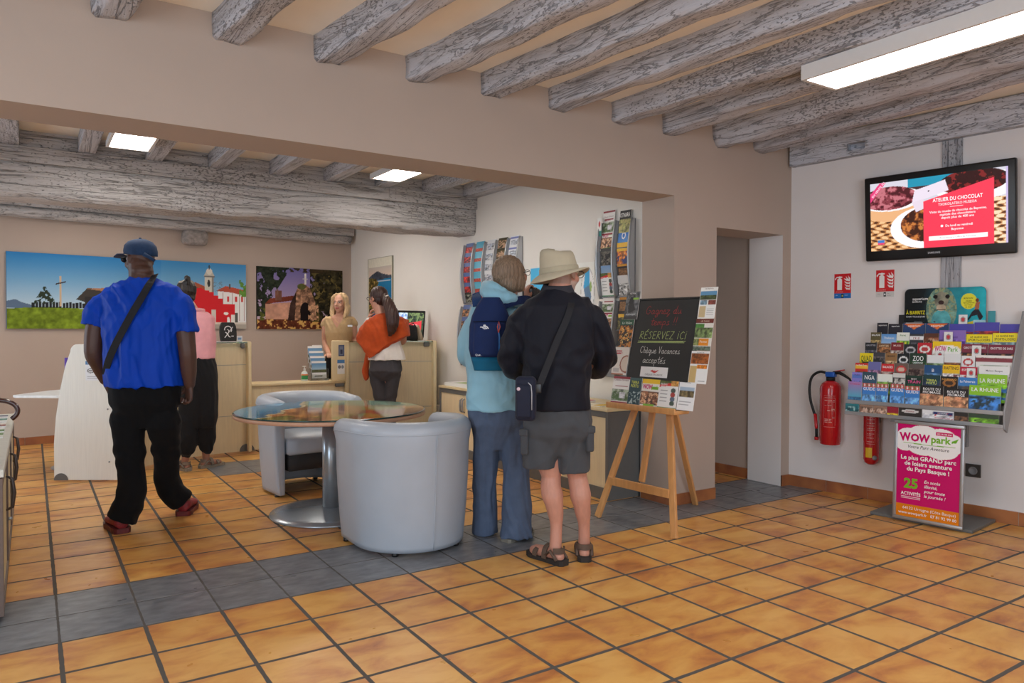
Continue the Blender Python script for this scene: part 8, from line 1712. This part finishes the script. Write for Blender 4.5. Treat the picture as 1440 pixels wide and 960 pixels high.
p.blob('body', mb, SKIN, voxel=0.006, smooth=2, fac=0.4, colfn=face_colours(hc, RH, (176, 122, 98), (150, 90, 80), (30, 24, 22), 0.96))
HD = mat('black_brown_hair', (34, 26, 24), 0.45, var=0.4, scale=30, bump=0.6, bscale=60)
mb = MB(); HQ = lambda x, y, z: hc+RH @ (Vector((x, y, z))*0.96)
mb.ell(HQ(0, -0.022, 0.030), (0.090, 0.104, 0.100), 24, 14, R=RH); mb.ell(HQ(0, -0.055, -0.05), (0.070, 0.050, 0.060), 20, 12, R=RH); mb.ell(P(264, 397, -0.02), (0.035, 0.04, 0.045), 18, 10); mb.ell(P(263, 391, -0.02), (0.024, 0.03, 0.03), 14, 8)
p.blob('hair', mb, HD, voxel=0.007, smooth=2, fn=folds(0.004, 16, 16, 51))
p.part('hair_clip', MB().ell(P(262, 393, -0.07), (0.014, 0.01, 0.014), 12, 8), BLACKP)
PNK = cloth('pale_pink_cotton', (232, 166, 172), 0.85, 0.2, 500)
mb = MB(); rings_loft(mb, [(0, 0, 1.475, 0.070, 0.060), (0, 0, 1.45, 0.115, 0.080), (0, 0, 1.41, 0.162, 0.098), (0, 0, 1.30, 0.172, 0.115), (0.0, 0, 1.15, 0.165, 0.12), (0.003, 0, 1.06, 0.168, 0.125), (0.004, 0, 1.03, 0.165, 0.122)], p=0.88)
limb(mb, [sl+V(0.02, 0, 0), P(247, 470, 0.03), el_, (el_+wl)/2, wl], [0.062, 0.060, 0.054, 0.044, 0.036]); limb(mb, [sr+V(-0.02, 0, 0), P(294, 470, 0.03), er, (er+wr)/2, wr], [0.062, 0.060, 0.054, 0.044, 0.036])
p.blob('blouse', mb, PNK, voxel=0.007, smooth=3, fn=folds(0.005, 7, 3, 55, 0.5))
p.part('collar', MB().tube([(-0.06, 0.03, 1.475), (-0.055, -0.045, 1.478), (0.0, -0.070, 1.482), (0.055, -0.045, 1.478), (0.06, 0.03, 1.475)], 0.017, 10), PNK)
BG_ = cloth('black_linen', (30, 30, 32), 0.9, 0.2)
mb = MB(); rings_loft(mb, [(0.005, 0, 1.05, 0.150, 0.115), (0.005, 0, 0.98, 0.172, 0.130), (0.008, 0, 0.88, 0.182, 0.138), (0.01, 0.02, 0.70, 0.180, 0.135), (0.01, 0.03, 0.50, 0.175, 0.12), (0.008, 0.04, 0.40, 0.15, 0.10)])
limb(mb, [P(265, 590, 0), P(262, 625, 0.0), V(-0.105, 0.02, 0.15)], [0.10, 0.100, 0.078, 0.045]); limb(mb, [P(288, 590, 0.05), P(289, 622, 0.10), V(0.035, 0.15, 0.17)], [0.095, 0.090, 0.070, 0.045])
p.blob('trousers', mb, BG_, voxel=0.0075, smooth=3, fn=folds(0.006, 8, 1.4, 57, 0.3))
SG = mat('grey_brown_sandal', (120, 106, 92), 0.7, var=0.15)
sandal(p, al, fa, SG, mat('pale_sandal_sole', (136, 124, 108), 0.8), 0.9); sandal(p, ar, fb, SG, D.materials['pale_sandal_sole'], 0.9)

# ---------------------------------------------------------------- 5. woman in the rust shawl
p = Person('person with a long dark ponytail in a rust orange shawl and grey jeans', 3.063, 3.698)
P = p.P; hc = P(531, 419, 0.04); RH = Rz(0.95) @ Rx(-0.08)
mb = MB(); head_shapes(mb, hc, RH, 0.98); limb(mb, [hc+V(0, -0.015, -0.06), P(536, 445, 0.0)], [0.052, 0.058])
rings_loft(mb, [(0, 0, 1.44, 0.10, 0.06), (0, 0, 1.38, 0.16, 0.08), (0, 0, 1.2, 0.15, 0.10), (0, 0, 1.02, 0.13, 0.09), (0.01, 0, 0.92, 0.13, 0.10)])
sl, sr = P(520, 452, 0), P(561, 452, 0); el_, wl = P(508, 474, 0.17), P(519, 447, 0.20); er, wr = P(567, 478, 0.10), P(556, 482, 0.30)
limb(mb, [sl, (sl+el_)/2, el_, (el_+wl)/2, wl], [0.042, 0.040, 0.036, 0.032, 0.025]); limb(mb, [sr, er, wr], [0.042, 0.036, 0.026])
hand(mb, wl, (0.35, -0.25, 1), (0.9, 0.1, -0.2), -1, 0.8, 0.92); hand(mb, wr, (-0.5, 0.8, 0), (0, 0, -1), -1, 0.3, 0.9)
limb(mb, [P(534, 525, 0), P(534, 565, 0.02), V(-0.04, 0.02, 0.09)], [0.06, 0.055, 0.036]); limb(mb, [P(549, 525, 0), P(548, 565, 0.02), V(0.07, 0.0, 0.09)], [0.06, 0.055, 0.036])
limb(mb, [V(-0.04, 0.02, 0.07), V(-0.05, 0.12, 0.035)], [0.034, 0.028]); limb(mb, [V(0.07, 0.0, 0.07), V(0.09, 0.10, 0.035)], [0.034, 0.028])
p.blob('body', mb, SKIN, voxel=0.006, smooth=2, fac=0.4, colfn=face_colours(hc, RH, (206, 150, 126), (170, 100, 92), (50, 34, 28), 0.98))
HB = mat('dark_chestnut_hair', (58, 34, 28), 0.4, var=0.45, scale=12, stretch=(16, 16, 0.8), bump=0.5, bscale=26)
mb = MB(); HQ = lambda x, y, z: hc+RH @ (Vector((x, y, z))*0.98)
mb.ell(HQ(0, -0.022, 0.030), (0.088, 0.106, 0.100), 24, 14, R=RH); mb.ell(HQ(0, -0.055, -0.025), (0.076, 0.055, 0.065), 20, 12, R=RH)
limb(mb, [P(541, 417, -0.06), P(548, 432, -0.16), P(552, 448, -0.20), P(551, 462, -0.205), P(548, 471, -0.20)], [0.040, 0.060, 0.072, 0.066, 0.046, 0.018])
p.blob('hair', mb, HB, voxel=0.006, smooth=3, fn=lambda c: 0.002*np.sin(c[:, 0]*230+np.sin(c[:, 2]*14)*3))
p.part('hair_clip', MB().tube([P(541, 417, -0.115), P(546, 415, -0.125)], 0.007, 8), mat('silver_hair_clip', (214, 208, 200), 0.3, metal=0.6))
p.part('glasses', MB().tube([HQ(-0.080, 0.0, 0.012), HQ(-0.072, 0.088, 0.010)], 0.003, 6).tube([HQ(0.038+0.026*math.cos(a), 0.104, 0.002+0.019*math.sin(a)) for a in [2*PI*k/14 for k in range(15)]], 0.0025, 6).tube([HQ(-0.038+0.026*math.cos(a), 0.104, 0.002+0.019*math.sin(a)) for a in [2*PI*k/14 for k in range(15)]], 0.0025, 6), BLACKP)
WB = cloth('white_blouse', (232, 226, 220), 0.85, 0.2)
mb = MB(); rings_loft(mb, [(0, 0, 1.42, 0.12, 0.08), (0.0, 0, 1.3, 0.165, 0.11), (0.01, 0, 1.1, 0.175, 0.125), (0.02, 0, 1.02, 0.195, 0.135), (0.022, 0, 0.975, 0.20, 0.138)], p=0.9)
limb(mb, [sl, (sl+el_)/2, el_, (el_*0.6+wl*0.4)], [0.055, 0.055, 0.056, 0.046])
p.blob('blouse', mb, WB, voxel=0.007, smooth=3, fn=folds(0.005, 8, 3, 61, 0.5))
RST = cloth('rust_orange_knit', (188, 78, 36), 0.95, 0.35, 350, 0.08, 20, 0.5)
mb = MB()
# shawl: a draped shell, its hem running from the raised left elbow down to a point and up to the right
def shawl(f_):
    out = []; n_ = 36
    for k in range(n_):
        t_ = 2*PI*k/n_; x, y = math.cos(t_), math.sin(t_)        # y<0 faces us
        hem = 1.14 - 0.15*math.exp(-((x+0.42)/0.32)**2) + 0.03*x + 0.07*max(0, x) + 0.16*max(0, -x-0.62) + (0.06 if y > 0.2 else 0)
        top = 1.470; z = top+(hem-top)*f_
        w_ = 0.075+0.155*min(1, f_*2.6)**0.7+0.035*f_; d_ = 0.062+0.075*min(1, f_*2.6)**0.7+0.025*f_
        if x < -0.2: w_ += 0.050*math.exp(-((f_-0.72)/0.28)**2)*(-x)
        out.append(Vector((0.005+w_*math.copysign(abs(x)**0.85, x), d_*math.copysign(abs(y)**0.85, y)-0.005, z)))
    return out
mb.loft([shawl(f_) for f_ in (1.0, 0.9, 0.78, 0.66, 0.54, 0.42, 0.32, 0.22, 0.14, 0.07, 0.0)])
p.blob('shawl', mb, RST, voxel=0.007, smooth=2, fn=both(folds(0.008, 3.5, 2.5, 63, 1.4), folds(0.003, 8, 6, 65, 1.0)))
mb = MB(); limb(mb, [P(522, 478, 0.05), P(517, 500, 0.02), P(514, 520, 0.0), P(515, 531, 0.0)], [0.030, 0.030, 0.034, 0.032])
p.blob('shawl_end', mb, RST, voxel=0.006, smooth=2, fn=folds(0.004, 9, 2, 66))
GJ = cloth('dark_grey_denim', (72, 70, 74), 0.9, 0.15)
mb = MB(); rings_loft(mb, [(0.005, 0, 1.03, 0.150, 0.11), (0.008, 0, 0.94, 0.166, 0.125), (0.01, -0.005, 0.86, 0.176, 0.140), (0.01, 0, 0.79, 0.14, 0.10), (0.01, 0, 0.76, 0.10, 0.08)])
limb(mb, [P(529, 525, 0), P(534, 560, 0.02), P(533, 600, 0.03), V(-0.045, 0.02, 0.075)], [0.084, 0.074, 0.060, 0.056, 0.046], e=False); limb(mb, [P(553, 525, 0), P(549, 560, 0.02), P(549, 600, 0.02), V(0.07, 0.0, 0.075)], [0.084, 0.072, 0.058, 0.055, 0.046], e=False)
p.blob('jeans', mb, GJ, voxel=0.007, smooth=5, fn=both(zfolds(0.004, (0.55, 0.85), 0.08, 18, 8), folds(0.003, 9, 5, 67)))
shoe(p, 'shoe', (-0.04, -0.04), (-0.1, 1), 0.24, BK, BK, 0.040, 0.06, 0.02); shoe(p, 'shoe', (0.07, -0.06), (0.2, 1), 0.24, BK, BK, 0.040, 0.06, 0.02)

# ---------------------------------------------------------------- 6. receptionist facing us behind the counter
p = Person('person with blonde hair in a beige top, standing behind the counter', 2.973, 4.825)
P = p.P; hc = P(478.5, 426.5, -0.02); RH = Rz(PI-0.25) @ Rx(0.02)
mb = MB(); head_shapes(mb, hc, RH, 0.97); limb(mb, [hc+V(0, 0.01, -0.06), P(477, 449, 0.0)], [0.048, 0.055])
rings_loft(mb, [(0, -0.005, 1.47, 0.080, 0.058), (0, -0.005, 1.44, 0.135, 0.078), (0, -0.01, 1.30, 0.155, 0.115), (0, 0, 1.14, 0.13, 0.09), (0, 0, 1.0, 0.15, 0.10), (0, 0, 0.85, 0.17, 0.12)])
sl, sr = P(458, 452, 0), P(496, 452, 0); el_, wl = P(457, 482, 0.02), P(462, 498, -0.22); er, wr = P(499, 480, 0.0), P(492, 490, -0.22)
limb(mb, [sl, (sl+el_)/2, el_, wl], [0.050, 0.044, 0.036, 0.026]); limb(mb, [sr, (sr+er)/2, er, wr], [0.048, 0.042, 0.036, 0.026])
hand(mb, wl, (0.3, -0.9, 0), (0, 0, -1), -1, 0.3, 0.88); hand(mb, wr, (-0.2, -0.9, 0), (0, 0, -1), 1, 0.3, 0.88)
for sx in (-1, 1): limb(mb, [V(sx*0.09, 0, 0.85), V(sx*0.08, 0, 0.5), V(sx*0.07, 0, 0.09)], [0.08, 0.055, 0.036]); limb(mb, [V(sx*0.07, 0, 0.07), V(sx*0.08, -0.10, 0.035)], [0.034, 0.028])
p.blob('body', mb, SKIN, voxel=0.0055, smooth=1, fac=0.35, colfn=face_colours(hc, RH, (214, 160, 134), (186, 96, 92), (104, 72, 52), 0.97))
HBL = mat('highlighted_blonde_hair', (196, 164, 122), 0.45, var=0.35, scale=12, stretch=(16, 16, 0.8), bump=0.4, bscale=26)
mb = MB(); HQ = lambda x, y, z: hc+RH @ (Vector((x, y, z))*0.97)
mb.ell(HQ(0, -0.030, 0.036), (0.086, 0.098, 0.096), 24, 14, R=RH); mb.ell(HQ(0, -0.06, -0.05), (0.085, 0.05, 0.09), 20, 12, R=RH)
for sx in (-1, 1): limb(mb, [HQ(sx*0.035, 0.035, 0.112), HQ(sx*0.080, 0.030, 0.06), HQ(sx*0.092, 0.008, -0.02), HQ(sx*0.098, 0.01, -0.09), HQ(sx*0.085, 0.04, -0.15), HQ(sx*0.07, 0.06, -0.185)], [0.016, 0.026, 0.030, 0.036, 0.032, 0.024, 0.010])
p.blob('hair', mb, HBL, voxel=0.006, smooth=2, fn=lambda c: 0.0018*np.sin(c[:, 0]*240+np.sin(c[:, 2]*14)*3))
for sx in (-1, 1): p.part('earring', MB().ell(HQ(sx*0.078, 0.02, -0.055), (0.007, 0.007, 0.010), 10, 8), mat('pale_earring', (236, 226, 210), 0.3))
BGE = cloth('beige_satin', (190, 160, 118), 0.5, 0.2)
mb = MB(); rings_loft(mb, [(0, 0.0, 1.462, 0.125, 0.075), (0, -0.005, 1.43, 0.178, 0.108), (0, -0.005, 1.36, 0.176, 0.130), (0, -0.01, 1.26, 0.168, 0.128), (0, 0, 1.14, 0.150, 0.112), (0, 0, 1.04, 0.165, 0.12), (0, 0, 0.98, 0.17, 0.125)], p=0.9)
limb(mb, [sl+V(0.02, 0, 0.01), sl+V(-0.008, 0, -0.03)], [0.058, 0.056]); limb(mb, [sr+V(-0.02, 0, 0.01), sr+V(0.008, 0, -0.03)], [0.058, 0.056])
tp = p.blob('top', mb, BGE, voxel=0.006, smooth=3, fn=folds(0.004, 8, 3, 71, 0.8))
bm = bmesh.new(); bm.from_mesh(tp.data); Mi = p.M.inverted(); kill = []
for fc in bm.faces:
    q = Mi @ fc.calc_center_median()
    if (q.y < 0.02 and abs(q.x) < (q.z-1.315)*0.62) or (q.z > 1.44 and abs(q.x) < 0.085): kill.append(fc)
bmesh.ops.delete(bm, geom=kill, context='FACES'); bm.to_mesh(tp.data); bm.free()
# open neckline: skin coloured V sits in the top's collar
p.part('necklace', MB().tube([P(469, 447, -0.085), P(474, 453, -0.118), P(479, 457, -0.130), P(484, 453, -0.118), P(489, 447, -0.085)], 0.0015, 6).ell(P(479, 459, -0.132), (0.005, 0.004, 0.006), 8, 6), mat('gold_chain', (210, 170, 100), 0.3, metal=0.8))
p.part('name_badge', MB().box(-0.028, -0.004, -0.011, 0.028, 0.0, 0.011, 0, Matrix.Translation(P(492, 458, -0.122))), mat('white_badge', (236, 236, 240), 0.4))
mb = MB(); rings_loft(mb, [(0, 0, 1.0, 0.155, 0.11), (0, 0, 0.9, 0.18, 0.13), (0, 0, 0.8, 0.18, 0.12)])
for sx in (-1, 1): limb(mb, [V(sx*0.09, 0, 0.8), V(sx*0.08, 0, 0.5), V(sx*0.07, 0, 0.10)], [0.09, 0.068, 0.05])
p.blob('trousers', mb, BG_, voxel=0.008, smooth=2)
shoe(p, 'shoe', (-0.07, 0.04), (-0.1, -1), 0.235, BK, BK, 0.04, 0.06, 0.02); shoe(p, 'shoe', (0.07, 0.04), (0.1, -1), 0.235, BK, BK, 0.04, 0.06, 0.02)
